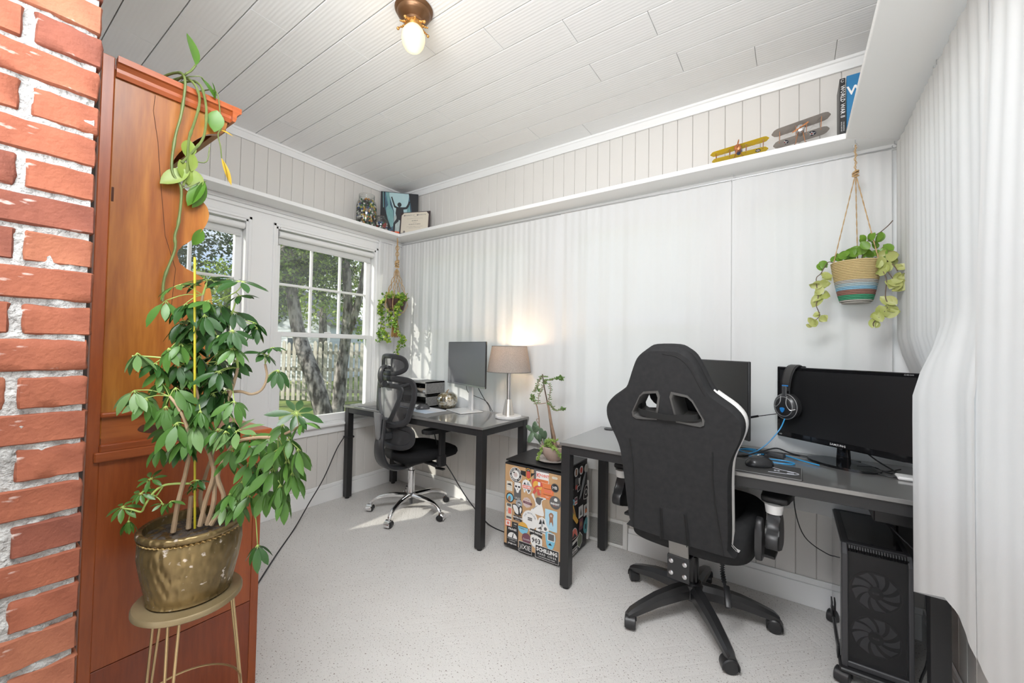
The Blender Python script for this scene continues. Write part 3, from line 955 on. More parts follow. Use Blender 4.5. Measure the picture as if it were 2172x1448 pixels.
# neighbour's house
SIDE = pm('white_siding', (0.62, 0.66, 0.72), 0.7)
ang = math.atan2(5.962 - 4.550, -11.206 + 13.225)
t = thing('house', 'white clapboard house with a gable beyond the fence and trees', 'house', (-11.6, 5.6, -0.15), ang)
q = G()
q.prism([(-6, 0), (0.56, 0), (0.56, 2.1), (-1.1, 3.35), (-2.8, 2.1), (-6, 2.1)], 4.0, M=basis((1, 0, 0), (0, 0, 1), (0, -1, 0), (0, 4, 0)))
part('wall', q, SIDE, t, smooth=False, local=True)
q = G()
for i in range(17):
    z = 0.1 + i * 0.118
    q.obox((-2.72, -0.012, z), (6.56, 0.012, 0.116), rot=(R(-6), 0, 0))
part('siding', q, SIDE, t, smooth=False, local=True, kind='stuff')
q = G(); q.obox((-0.2, 1.9, 2.78), (2.35, 4.6, 0.10), rot=(0, R(37), 0)); q.obox((-1.98, 1.9, 2.78), (2.35, 4.6, 0.10), rot=(0, R(-37), 0)); part('roof', q, pm('roof_grey', (0.20, 0.20, 0.22), 0.9), t, smooth=False, local=True)
q = G(); q.obox((-0.80, -0.03, 1.28), (0.46, 0.05, 0.72)); part('window', q, WHITE2, t, smooth=False, local=True)
q = G(); q.obox((-0.80, -0.06, 1.28), (0.36, 0.02, 0.62)); part('pane', q, pm('far_dark_glass', (0.05, 0.07, 0.09), 0.1), t, smooth=False, local=True)
# ================================================================ DESKS
DTOP = pm('desk_top_dark', (0.15, 0.147, 0.143), 0.28, bump=(160, 0.06, 0.001), spec=1.0, coat=1.0)
def desk(x0, x1, yf, yb, T, label):
    t = thing('desk', label, 'desk', ((x0 + x1) / 2, (yf + yb) / 2, 0))
    q = G(); q.box((x0, yf, T - 0.016), (x1, yb, T), bev=0.0015); part('desktop', q, DTOP, t, smooth=False)
    L = 0.047
    q = G()
    a, b, c, d = x0 + 0.010, x1 - 0.010, yf + 0.010, yb - 0.010
    q.box((a, c, T - 0.058), (b, c + 0.025, T - 0.016), bev=0.001); q.box((a, d - 0.025, T - 0.058), (b, d, T - 0.016), bev=0.001)
    q.box((a, c, T - 0.058), (a + 0.025, d, T - 0.016), bev=0.001); q.box((b - 0.025, c, T - 0.058), (b, d, T - 0.016), bev=0.001)
    part('frame', q, BLK, t, smooth=False)
    for x in (a - 0.002, b - L + 0.002):
        for y in (c - 0.002, d - L + 0.002):
            q = G(); q.box((x, y, 0.014), (x + L, y + L, T - 0.0165), bev=0.001); lg = part('leg', q, BLK, t, smooth=False)
            q = G(); q.cyl((x + L / 2, y + L / 2, 0), (x + L / 2, y + L / 2, 0.016), 0.017); part('levelling_foot', q, BLKP, lg)
    return t
d1 = desk(0.03, 1.452, -0.570, -0.09 + 0.03, 0.735, 'black desk with metal legs by the window, holding the lit lamp')
d2 = desk(1.982, 3.374, -0.602, -0.06, 0.735, 'black desk with metal legs by the right-hand curtain, holding the two gaming monitors')
q = G(); q.lathe([(0.0, 0.7352), (0.033, 0.7352), (0.033, 0.739), (0.028, 0.739), (0.0, 0.7385)], seg=24, M=Matrix.Translation((2.06, -0.115, 0))); part('cable_grommet', q, BLKP, d2)
q = G(); q.box((0.08, -0.50, 0.700), (0.44, -0.36, 0.718), bev=0.004); q.box((0.10, -0.49, 0.665), (0.40, -0.38, 0.70), bev=0.01)
solo('power_adapter_tray', 'black power strip tray hung under the window desk behind the leg', 'tray', q, BLKP, (0.2, -0.4, 0.68))
q = G(); q.box((0.030, -0.570 + .002, 0.475), (0.092, -0.506, 0.49), bev=0.003)
solo('cable_strap', 'black strap tied round the window desk leg nearest the window', 'strap', q, RUBBER, (0.06, -0.54, 0.48))
q = G(); q.tube(smooth_path([(0.055, -0.578, 0.482), (0.06, -0.64, 0.40), (0.10, -0.76, 0.22), (0.16, -0.90, 0.09), (0.30, -1.07, 0.010), (0.55, -1.30, 0.006), (0.9, -1.6, 0.006)], 6), 0.0042, seg=6)
solo('power_cable', 'black cord hanging from the window desk leg down to the carpet', 'cord', q, RUBBER, (0.16, -0.9, 0))
q = G(); q.tube(smooth_path([(0.72, -0.28, 0.66), (0.78, -0.25, 0.42), (0.86, -0.20, 0.27), (1.02, -0.22, 0.14), (1.18, -0.24, 0.045), (1.30, -0.26, 0.006), (1.52, -0.28, 0.006)], 6), 0.004, seg=6)
solo('power_cable', 'black cord drooping under the window desk to the sticker-covered fridge', 'cord', q, RUBBER, (1.2, -0.24, 0))

# ================================================================ MESH OFFICE CHAIR
MESHF = glass_mat('chair_mesh_fabric', (0.22, 0.22, 0.23), 0.01, 0.6, 0.35, (0.10, 0.10, 0.105))
FAB = pm('black_seat_fabric', (0.014, 0.014, 0.015), 0.95, bump=(300, 0.2, 0.0008), spec=0.2)
GREYP = pm('slate_grey_plastic', (0.034, 0.035, 0.038), 0.40)
GREYL = pm('mid_grey_plastic', (0.10, 0.102, 0.108), 0.45)
def castor(g_hood, g_wheel, x, y, r, ang, z0=0.0):
    c, s = math.cos(ang), math.sin(ang)
    ax = Vector((-s, c, 0))
    for k in (-1, 1):
        p = Vector((x, y, z0 + r)) + ax * (0.011 * k)
        g_wheel.tube([p - ax * 0.009, p - ax * 0.0075, p + ax * 0.0075, p + ax * 0.009], [r * 0.86, r, r, r * 0.86], seg=20)
    # hood: half shell over the wheels
    rings = []
    for k in range(13):
        a = R(-20 + 220 * k / 12)
        d = Vector((c * math.cos(a), s * math.cos(a), math.sin(a)))
        base = Vector((x, y, z0 + r))
        rings.append([base + d * (r + 0.0012) - ax * 0.0235, base + d * (r + 0.006) - ax * 0.020, base + d * (r + 0.006) + ax * 0.020, base + d * (r + 0.0012) + ax * 0.0235, base + d * (r + 0.001) + ax * 0.0, ])
    g_hood.rings(rings)
def mesh_chair(loc, rz):
    t = thing('office_chair', 'black mesh-back office chair with headrest and chrome star base at the window desk', 'chair', loc, rz)
    kw = dict(local=True)
    # local frame: +x is forward, y left, z up
    for k in range(5):
        a = R(72 * k + MESH_SPIN)
        c, s = math.cos(a), math.sin(a)
        q = G()
        pts = [(c * rr, s * rr, z) for rr, z in ((0.015, 0.118), (0.08, 0.120), (0.16, 0.118), (0.23, 0.102), (0.275, 0.078), (0.29, 0.060))]
        pts = smooth_path(pts, 3)
        q.tube(pts, [0.019 + (0.011 - 0.019) * i / (len(pts) - 1) for i in range(len(pts))], seg=10, up=(0, 0, 1), flat=1.15)
        leg = part('leg', q, CHROME, t, **kw)
        hd, wh = G(), G()
        castor(hd, wh, c * 0.295, s * 0.295, 0.024, R(CAST[k]))
        hd.cyl((c * 0.29, s * 0.29, 0.05), (c * 0.29, s * 0.29, 0.068), 0.006, seg=8)
        cs = part('castor', hd, CHROME, leg, **kw)
        part('wheel', wh, BLKP, leg, **kw)
    q = G(); q.lathe([(0.026, 0.095), (0.031, 0.10), (0.031, 0.135), (0.026, 0.14)], seg=20); q.lathe([(0.012, 0.055), (0.012, 0.10)], seg=12); part('hub', q, DGREY, t, **kw)
    q = G(); q.lathe([(0.0245, 0.138), (0.0245, 0.285), (0.0265, 0.287), (0.0265, 0.30), (0.016, 0.302), (0.016, 0.37)], seg=24); part('gas_lift', q, CHROME, t, **kw)
    q = G(); q.box((-0.10, -0.09, 0.355), (0.13, 0.09, 0.395), bev=0.012, seg=2); part('mechanism', q, BLKP, t, **kw)
    q = G(); q.tube(smooth_path([(0.05, -0.08, 0.37), (0.06, -0.15, 0.355), (0.07, -0.20, 0.345)], 3), 0.006, seg=8); q.obox((0.075, -0.235, 0.342), (0.03, 0.075, 0.012), rot=(0, 0, R(10)), bev=0.004); part('lever', q, BLKP, t, **kw)
    # seat
    def seat_pt(u, v):
        a = u * 2 * PI
        ex = 2.6
        cx, cy = math.cos(a), math.sin(a)
        rx = (abs(cx) ** (2 / ex)) * (1 if cx > 0 else -1) * 0.255
        ry = (abs(cy) ** (2 / ex)) * (1 if cy > 0 else -1) * 0.245
        prof = [(0.80, 0.392), (0.95, 0.400), (1.0, 0.425), (0.985, 0.448), (0.93, 0.462), (0.80, 0.472), (0.5, 0.472), (0.2, 0.466), (0.0, 0.465)]
        k = v * (len(prof) - 1); i = min(int(k), len(prof) - 2); f = k - i
        sc = prof[i][0] * (1 - f) + prof[i + 1][0] * f; z = prof[i][1] * (1 - f) + prof[i + 1][1] * f
        x = rx * sc
        z -= 0.028 * max(0, (x - 0.13) / 0.125) ** 2
        z += 0.012 * abs(ry * sc / 0.245) ** 3
        return (0.085 + x, ry * sc, z)
    q = G(); q.grid(seat_pt, 48, 16); bmesh.ops.remove_doubles(q.bm, verts=q.bm.verts, dist=1e-5); part('seat', q, FAB, t, ang=70, **kw)
    # spine: from under the seat up the back
    q = G()
    sp = [(0.02, 0.36), (-0.10, 0.345), (-0.20, 0.365), (-0.255, 0.43), (-0.268, 0.52), (-0.255, 0.62), (-0.245, 0.70)]
    path = smooth_path([(x, 0, z) for x, z in sp], 4)
    wid = [0.05, 0.055, 0.062, 0.062, 0.05, 0.036, 0.032]
    rings = []
    for i, p in enumerate(path):
        k = i / 4; j = min(int(k), 5); f = k - j
        w = wid[j] * (1 - f) + wid[min(j + 1, 6)] * f
        a = path[max(i - 1, 0)]; b = path[min(i + 1, len(path) - 1)]
        tn = (b - a).normalized(); nn = Vector((-tn.z, 0, tn.x))
        hh = 0.016
        rings.append([p + Vector((0, w, 0)) + nn * hh * .3, p + Vector((0, w * .8, 0)) + nn * hh, p + Vector((0, -w * .8, 0)) + nn * hh, p + Vector((0, -w, 0)) + nn * hh * .3, p + Vector((0, -w * .9, 0)) - nn * hh * .6, p + Vector((0, -w * .45, 0)) - nn * hh, p + Vector((0, w * .45, 0)) - nn * hh, p + Vector((0, w * .9, 0)) - nn * hh * .6])
    q.rings(rings); part('spine', q, GREYP, t, ang=50, **kw)
    q = G()
    q.prism([(0.016, 0.0), (0.030, 0.02), (0.036, 0.10), (0.052, 0.17), (0.052, 0.185), (-0.052, 0.185), (-0.052, 0.17), (-0.036, 0.10), (-0.030, 0.02), (-0.016, 0)], 0.008, M=basis((0, 1, 0), (-0.02, 0, 1), (1, 0, 0.02), (-0.285, 0, 0.565)), bev=0.003)
    part('spine_cover', q, GREYL, t, **kw)
    # upper back frame: a curved rounded shield with a mesh window
    def bx(y, z): return -0.225 - 0.02 * (z - 0.7) + 1.5 * y * y + (z - 0.78) ** 2 * 0.35
    out = smooth2d([(0.0, 0.66), (0.12, 0.675), (0.175, 0.70), (0.200, 0.76), (0.222, 0.86), (0.215, 0.94), (0.17, 0.975), (0.0, 0.985), (-0.17, 0.975), (-0.215, 0.94), (-0.222, 0.86), (-0.200, 0.76), (-0.175, 0.70), (-0.12, 0.675)], 4)
    def ring3(pts2, r, g_, seg=8, flat=1.0):
        g_.tube([(bx(y, z), y, z) for y, z in pts2], r, seg=seg, closed=True, up=(1, 0, 0), flat=flat)
    q = G(); ring3(out, 0.013, q, flat=1.7); part('backrest_frame', q, GREYP, t, **kw)
    q = G()
    inner = smooth2d([(0.0, 0.675), (0.045, 0.70), (0.10, 0.79), (0.135, 0.88), (0.125, 0.925), (0.0, 0.935), (-0.125, 0.925), (-0.135, 0.88), (-0.10, 0.79), (-0.045, 0.70)], 4)
    ring3(inner, 0.011, q, flat=1.6)
    for s_ in (1, -1):
        q.tube([(bx(s_ * 0.13, 0.93) , s_ * 0.12, 0.93), (bx(s_ * 0.19, 0.955), s_ * 0.19, 0.955)], 0.012, seg=8)
        q.tube([(bx(0, 0.69) - 0.006, 0, 0.685), (bx(s_ * 0.10, 0.67), s_ * 0.10, 0.672)], 0.014, seg=8)
    part('inner_frame', q, GREYP, t, **kw)
    q = G()
    cx, cz = 0.0, 0.83
    rings = []
    for f in (1.0, 0.66, 0.33, 0.02):
        rings.append([(bx(y * f, cz + (z - cz) * f) + 0.004, y * f, cz + (z - cz) * f) for y, z in out])
    q.rings(rings, cap=False); q.recalc = False; part('back_mesh', q, MESHF, t, ang=180, **kw)
    # lumbar support: a separate rounded wing
    def lx(y, z): return -0.185 + 1.2 * y * y
    lo = smooth2d([(0.0, 0.505), (0.12, 0.51), (0.185, 0.54), (0.20, 0.59), (0.18, 0.635), (0.10, 0.65), (0.0, 0.65), (-0.10, 0.65), (-0.18, 0.635), (-0.20, 0.59), (-0.185, 0.54), (-0.12, 0.51)], 4)
    q = G(); q.tube([(lx(y, z), y, z) for y, z in lo], 0.012, seg=8, closed=True, up=(1, 0, 0), flat=1.6)
    q.obox((-0.215, 0, 0.58), (0.07, 0.06, 0.05), bev=0.01); part('lumbar_frame', q, GREYP, t, **kw)
    q = G(); rings = []
    for f in (1.0, 0.6, 0.02): rings.append([(lx(y * f, z) + 0.003, y * f, 0.58 + (z - 0.58) * f) for y, z in lo])
    q.rings(rings, cap=False); q.recalc = False; part('lumbar_mesh', q, pm('lumbar_fabric', (0.06, 0.06, 0.063), 0.9, transl=0.3), t, ang=180, **kw)
    # headrest on its bracket
    q = G()
    q.tube(smooth_path([(-0.245, 0, 0.93), (-0.272, 0, 0.975), (-0.275, 0, 1.02), (-0.262, 0, 1.055), (-0.235, 0, 1.065)], 4), 0.023, seg=10, up=(0, 1, 0), flat=0.7)
    q.tube([(-0.255, -0.028, 0.95), (-0.255, 0.028, 0.95)], 0.021, seg=14); q.tube([(-0.232, -0.04, 1.062), (-0.232, 0.04, 1.062)], 0.012, seg=12)
    part('headrest_bracket', q, GREYP, t, **kw)
    def hx(y): return -0.215 + 2.2 * y * y
    hd = smooth2d([(0.0, 1.02), (0.08, 1.022), (0.135, 1.045), (0.148, 1.08), (0.13, 1.118), (0.08, 1.135), (0.0, 1.14), (-0.08, 1.135), (-0.13, 1.118), (-0.148, 1.08), (-0.135, 1.045), (-0.08, 1.022)], 4)
    q = G(); q.tube([(hx(y), y, z) for y, z in hd], 0.010, seg=8, closed=True, up=(1, 0, 0), flat=1.7)
    q.box((-0.224, -0.055, 1.03), (-0.214, -0.040, 1.13), bev=0.003); q.box((-0.224, 0.040, 1.03), (-0.214, 0.055, 1.13), bev=0.003)
    hr = part('headrest_frame', q, GREYP, t, **kw)
    q = G(); rings = []
    for f in (1.0, 0.6, 0.02): rings.append([(hx(y * f) + 0.002, y * f, 1.08 + (z - 1.08) * f) for y, z in hd])
    q.rings(rings, cap=False); q.recalc = False; part('headrest_mesh', q, MESHF, t, ang=180, **kw)
    # armrests
    for s_ in (-1, 1):
        q = G()
        q.box((0.015, s_ * 0.285 - 0.02, 0.375), (0.075, s_ * 0.285 + 0.02, 0.455), bev=0.008, seg=2)
        q.box((0.022, s_ * 0.285 - 0.014, 0.44), (0.068, s_ * 0.285 + 0.014, 0.625), bev=0.006, seg=2)
        q.box((0.0, min(s_ * 0.14, s_ * 0.285), 0.375), (0.05, max(s_ * 0.14, s_ * 0.285), 0.392), bev=0.004)
        ar = part('armrest_post', q, BLKP, t, **kw)
        q = G(); q.prism(smooth2d([(-0.13, -0.02), (-0.10, -0.042), (0.10, -0.046), (0.13, -0.02), (0.13, 0.02), (0.10, 0.046), (-0.10, 0.042), (-0.13, 0.02)], 3), 0.028, M=Matrix.Translation((0.02, s_ * 0.285, 0.618)), bev=0.007)
        part('arm_pad', q, BLKP, t, **kw)
    return t
MESH_SPIN = 134.0
CAST = [30, 200, 120, -40, 60]
mesh_chair((0.655, -0.405, 0), R(84))

# ================================================================ GAMING CHAIR
GFAB = pm('charcoal_chair_fabric', (0.027, 0.027, 0.028), 0.95, noise=(45, (0.037, 0.037, 0.038), 0.3), bump=(260, 0.25, 0.0008), spec=0.15)
SEAM = pm('seam_piping', (0.012, 0.012, 0.012), 0.8)
WLEA = pm('white_leatherette', (0.78, 0.77, 0.75), 0.45)
def gaming_chair(loc, rz):
    t = thing('gaming_chair', 'high-backed charcoal gaming chair with white sides on a black five-star base', 'chair', loc, rz)
    kw = dict(local=True)
    for k in range(5):
        a = R(GSTAR[k])
        c, s = math.cos(a), math.sin(a)
        q = G()
        ax = Vector((-s, c, 0)); rings = []
        for rr, zt, zb, w in ((0.03, 0.150, 0.090, 0.026), (0.10, 0.146, 0.088, 0.028), (0.20, 0.128, 0.078, 0.025), (0.28, 0.103, 0.062, 0.022), (0.325, 0.086, 0.052, 0.019), (0.345, 0.070, 0.050, 0.014)):
            p = Vector((c * rr, s * rr, 0))
            rings.append([p + ax * w * 0.55 + Vector((0, 0, zt)), p - ax * w * 0.55 + Vector((0, 0, zt)), p - ax * w + Vector((0, 0, zt * 0.62 + zb * 0.38)), p - ax * w * 0.9 + Vector((0, 0, zb)), p + ax * w * 0.9 + Vector((0, 0, zb)), p + ax * w + Vector((0, 0, zt * 0.62 + zb * 0.38))])
        q.rings(rings); leg = part('leg', q, pm('black_nylon', (0.022, 0.022, 0.023), 0.30, spec=0.6), t, ang=30, **kw)
        hd, wh = G(), G()
        castor(hd, wh, c * 0.327, s * 0.327, 0.0265, R(GCAST[k])); hd.cyl((c * 0.327, s * 0.327, 0.045), (c * 0.327, s * 0.327, 0.06), 0.009, seg=8)
        part('castor', hd, BLKP, leg, **kw); part('wheel', wh, BLKP, leg, **kw)
    q = G(); q.lathe([(0.030, 0.072), (0.044, 0.085), (0.046, 0.145), (0.036, 0.155), (0.0, 0.155)], seg=24); part('hub', q, MATS['black_nylon'], t, **kw)
    q = G(); q.lathe([(0.027, 0.15), (0.027, 0.27), (0.024, 0.272), (0.014, 0.273), (0.014, 0.345)], seg=20); part('gas_lift', q, GLOSSB, t, **kw)
    q = G(); q.box((-0.15, -0.10, 0.335), (0.15, 0.10, 0.372), bev=0.006); part('mechanism', q, BLKP, t, **kw)
    q = G()
    pts = smooth_path([(0.02, -0.11, 0.345), (0.0, -0.125, 0.30), (-0.02, -0.13, 0.25), (-0.06, -0.15, 0.21)], 6)
    q.tube(pts, 0.006, seg=8)
    for i in range(1, len(pts) - 2): q.tube([pts[i] - (pts[i + 1] - pts[i]) * .18, pts[i] + (pts[i + 1] - pts[i]) * .18], 0.010, seg=10)
    q.obox((-0.085, -0.165, 0.185), (0.09, 0.024, 0.018), rot=(0, R(-38), R(20)), bev=0.006, seg=2)
    part('lever', q, BLKP, t, **kw)
    # seat block (under fabric) with side bolsters
    def seat_pt(u, v):
        a = u * 2 * PI
        ex = 4.0
        cx, cy = math.cos(a), math.sin(a)
        rx = (abs(cx) ** (2 / ex)) * (1 if cx > 0 else -1) * 0.255
        ry = (abs(cy) ** (2 / ex)) * (1 if cy > 0 else -1) * 0.265
        prof = [(0.86, 0.350), (0.95, 0.356), (1.0, 0.43), (1.01, 0.475), (0.99, 0.51), (0.93, 0.525), (0.78, 0.515), (0.70, 0.488), (0.4, 0.484), (0.0, 0.484)]
        k = v * (len(prof) - 1); i = min(int(k), len(prof) - 2); f = k - i
        sc = prof[i][0] * (1 - f) + prof[i + 1][0] * f; z = prof[i][1] * (1 - f) + prof[i + 1][1] * f
        return (0.055 + rx * sc, ry * sc, z)
    q = G(); q.grid(seat_pt, 56, 18); bmesh.ops.remove_doubles(q.bm, verts=q.bm.verts, dist=1e-5); part('seat', q, GFAB, t, ang=70, **kw)
    # backrest: half outline in (y, height along the back)
    half = BACKHALF
    out = [(w, h) for h, w in half] + [(-w, h) for h, w in reversed(half)]
    out = smooth2d(out, 3)
    tilt = R(BTILT)
    Bx = Vector((0, 1, 0)); By = Vector((-math.sin(tilt), 0, math.cos(tilt))); Bz = By.cross(Bx) * -1
    Bz = Vector((math.cos(tilt), 0, math.sin(tilt)))
    O = Vector(BORG)
    def P(y, h, d): return O + Bx * y + By * h + Bz * d
    q = G()
    # rear shell: slightly domed, rolled edges; hole rings are laid on top with pads recessed
    ctr = (0.0, 0.42)
    levels = [(1.0, 0.052), (1.012, 0.03), (1.0, 0.012), (0.975, 0.002), (0.93, -0.004), (0.8, -0.008), (0.6, -0.011), (0.35, -0.013)]
    holes = []
    for s_ in (1, -1):
        holes.append(smooth2d([(s_ * y, h) for y, h in HOLE], 1))
    # front side cushion (white bolsters)
    q = G()
    rings = [[P(ctr[0] + (y - ctr[0]) * f, ctr[1] + (h - ctr[1]) * f, d) for y, h in out] for f, d in [(0.985, 0.046), (1.018, 0.060), (1.022, 0.080), (0.99, 0.102), (0.93, 0.116)]]
    q.rings(rings, cap=False); q.recalc = True
    for f_ in q.bm.faces:
        if (f_.calc_center_median() - O).dot(By) > 0.665: f_.material_index = 1
    part('side_bolster', q, [WLEA, GFAB], t, ang=60, label='white leatherette edge of the backrest', **kw)
    def inh(y, h, e=0.0):
        for H_ in (HOLE,):
            n_ = len(H_); ins = True
            yy = abs(y)
            c_ = False; j = n_ - 1
            for i in range(n_):
                if ((H_[i][1] > h) != (H_[j][1] > h)) and (yy < (H_[j][0] - H_[i][0]) * (h - H_[i][1]) / (H_[j][1] - H_[i][1] + 1e-12) + H_[i][0]): c_ = not c_
                j = i
            return c_
    def sheet_with_holes(dfun, sc):
        """triangulated plate of the back outline with both cut-outs left open"""
        g_ = G()
        vs = []; es = []
        loops = [[(ctr[0] + (y - ctr[0]) * sc, ctr[1] + (h - ctr[1]) * sc) for y, h in out]] + [[(s_ * y, h) for y, h in HOLE] for s_ in (1, -1)]
        bm = g_.bm
        edges = []
        for lp in loops:
            vv = [bm.verts.new((y, h, 0)) for y, h in lp]
            for i in range(len(vv)): edges.append(bm.edges.new((vv[i], vv[(i + 1) % len(vv)])))
        bmesh.ops.triangle_fill(bm, use_beauty=True, use_dissolve=False, edges=edges)
        for s_ in (1, -1):   # drop faces over the holes
            dead = [f for f in bm.faces if inh(*f.calc_center_median()[:2])]
            bmesh.ops.delete(bm, geom=dead, context='FACES')
        for v in bm.verts: v.co = P(v.co.x, v.co.y, dfun(v.co.x, v.co.y))
        return g_
    q = sheet_with_holes(lambda y, h: 0.0, 0.985)
    rr = [[P(ctr[0] + (y - ctr[0]) * f, ctr[1] + (h - ctr[1]) * f, d) for y, h in out] for f, d in [(0.985, 0.0), (1.004, 0.010), (1.012, 0.030), (1.008, 0.050), (0.985, 0.056)]]
    q.rings(rr, cap=False)
    bmesh.ops.remove_doubles(q.bm, verts=q.bm.verts, dist=1e-4)
    back = part('backrest', q, GFAB, t, ang=50, **kw)
    q = sheet_with_holes(lambda y, h: 0.118, 0.93); part('backrest_front', q, GFAB, t, ang=50, **kw)
    # cut-out rims, tunnels
    for s_ in (1, -1):
        q = G()
        lp = [(s_ * y, h) for y, h in HOLE]
        hc = (sum(a for a, b in lp) / len(lp), sum(b for a, b in lp) / len(lp))
        def sc(f, d): return [P(hc[0] + (y - hc[0]) * f, hc[1] + (h - hc[1]) * f, d) for y, h in lp]
        q.rings([sc(1.22, -0.001), sc(1.20, -0.006), sc(1.05, -0.007), sc(0.98, 0.0), sc(0.97, 0.118), sc(1.1, 0.122)], cap=False)
        part('cutout_rim', q, pm('satin_grey_rim', (0.085, 0.083, 0.080), 0.4), t, ang=40, **kw)
    q = G(); st_ = [P(y, STRAPH + 0.006 * math.cos(y * 18), 0.02) for y in (-0.15, -0.11, -0.07, -0.03, 0, 0.03, 0.07, 0.11, 0.15)]
    st_ = [P(-0.125, STRAPH + .01, 0.06), P(-0.115, STRAPH + .004, 0.0), P(-0.06, STRAPH - 0.002, -0.012), P(0, STRAPH - 0.006, -0.013), P(0.06, STRAPH - 0.002, -0.012), P(0.115, STRAPH + .004, 0.0), P(0.125, STRAPH + .01, 0.06)]
    rings = [[p + By * 0.013, p + By * 0.013 - Bz * 0.002, p - By * 0.013 - Bz * 0.002, p - By * 0.013] for p in smooth_path(st_, 3)]
    q.rings(rings); part('strap', q, SEAM, t, ang=60, **kw)
    q = G(); q.sphere(P(0, STRAPH + 0.03, 0.165), 1.0, 20, 12, sc=(0.045, 0.135, 0.075), rot=(0, -tilt, 0)); part('head_pillow', q, FAB, t, **kw)
    # seams, zips and the lower centre panel
    for s_ in (1, -1):
        q = G()
        q.tube(smooth_path([P(s_ * y, h, -0.002) for y, h in ((0.165, 0.44), (0.160, 0.34), (0.165, 0.22), (0.180, 0.06), (0.183, 0.02))], 3), 0.0028, seg=6)
        part('seam', q, SEAM, t, **kw)
    q = G()
    q.tube(smooth_path([P(y, h, 0.0) for y, h in TOPSEAM], 3), 0.0022, seg=6)
    part('seam', q, SEAM, t, **kw)
    q = G(); q.prism([(-0.062, 0.0), (0.062, -0.004), (0.055, 0.145), (-0.055, 0.148)], 0.007, M=basis(Bx, By, Bx.cross(By), P(0, 0.01, -0.002)), bev=0.003); part('flap', q, GFAB, t, **kw)
    q = G()
    for yy in (-0.052, -0.045, 0.045, 0.052): q.tube([P(yy * 1.1, 0.012, -0.011), P(yy, 0.155, -0.011)], 0.0018, seg=6)
    part('flap_seam', q, SEAM, t, **kw)
    # steel upright with bolted plate
    q = G(); q.obox(P(0, -0.055, 0.03), (0.010, 0.082, 0.19), rot=(0, -tilt * .6, 0), bev=0.002); part('upright', q, pm('dull_steel_bar', (0.30, 0.29, 0.28), 0.42, 1.0), t, **kw)
    q = G(); px_ = O.x + 0.045
    q.box((px_ - 0.012, -0.046, 0.235), (px_ - 0.004, 0.046, 0.335), bev=0.002); q.box((px_ - 0.004, -0.046, 0.325), (px_ + 0.12, 0.046, 0.335), bev=0.002)
    bp_ = part('bolt_plate', q, BLK, t, **kw)
    for yy in (-0.028, 0.028):
        for zz in (0.262, 0.312):
            q = G(); q.tube([(px_ - 0.012, yy, zz), (px_ - 0.017, yy, zz), (px_ - 0.019, yy, zz)], [0.0095, 0.0095, 0.005], seg=14); part('bolt', q, STEEL, bp_, **kw)
    # arms
    for s_ in (-1, 1):
        q = G()
        q.box((-0.03, min(s_ * 0.15, s_ * 0.325), 0.372), (0.045, max(s_ * 0.15, s_ * 0.325), 0.386), bev=0.003)
        q.prism(smooth2d([(-0.10, 0.065), (-0.06, 0.05), (0.02, 0.03), (0.06, 0.06), (0.035, 0.16), (-0.01, 0.20), (-0.05, 0.19), (-0.06, 0.14), (-0.10, 0.105)], 3), 0.045, M=basis((1, 0, 0), (0, 0, 1), (0, -1, 0), (-0.02, s_ * 0.325 + 0.0225, 0.385)), bev=0.006)
        ar = part('armrest_post', q, BLKP, t, **kw)
        q = G(); q.tube([(-0.055, s_ * 0.325, 0.570), (-0.055, s_ * 0.325, 0.605)], [0.029, 0.034], seg=20); part('armrest_collar', q, WLEA, t, label='white collar under the arm pad', **kw)
        q = G(); q.prism(smooth2d([(-0.15, -0.025), (-0.12, -0.05), (0.10, -0.05), (0.14, -0.03), (0.14, 0.03), (0.10, 0.05), (-0.12, 0.05), (-0.15, 0.025)], 3), 0.026, M=Matrix.Translation((0.09, s_ * 0.325, 0.605)), bev=0.008)
        part('arm_pad', q, BLKP, t, **kw)
        # reclining hinge cover beside the seat
        if s_ > 0: continue
        q = G(); q.prism(smooth2d([(-0.02, 0.0), (0.03, 0.0), (0.04, 0.05), (0.035, 0.13), (0.01, 0.16), (-0.02, 0.14), (-0.03, 0.06)], 3), 0.024, M=basis((1, 0, 0), (0, 0, 1), (0, -1, 0), (-0.12 if s_ < 0 else -0.18, s_ * 0.285 + 0.012, 0.40)), bev=0.006); part('hinge_cover', q, BLKP, t, **kw)
    return t
GSTAR = [-140, 148, -68, 76, 4]
GCAST = [-60, 20, 100, 40, 10]
BACKHALF = [(0.83, 0.045), (0.815, 0.080), (0.79, 0.108), (0.745, 0.130), (0.70, 0.148), (0.665, 0.165), (0.64, 0.195), (0.61, 0.235), (0.575, 0.262), (0.535, 0.268), (0.49, 0.257), (0.44, 0.236), (0.39, 0.220), (0.32, 0.213), (0.22, 0.209), (0.12, 0.206), (0.04, 0.200), (0.01, 0.190)]
HOLE = [(0.046, 0.550), (0.030, 0.635), (0.036, 0.652), (0.086, 0.645), (0.102, 0.630), (0.134, 0.568), (0.132, 0.552), (0.120, 0.545)]
STRAPH = 0.566
TOPSEAM = [(-0.150, 0.655), (-0.122, 0.715), (-0.095, 0.770), (-0.055, 0.805), (0.0, 0.815)]
BORG = (-0.23, 0, 0.40); BTILT = 12
gaming_chair((2.58, -0.41, 0), R(84))

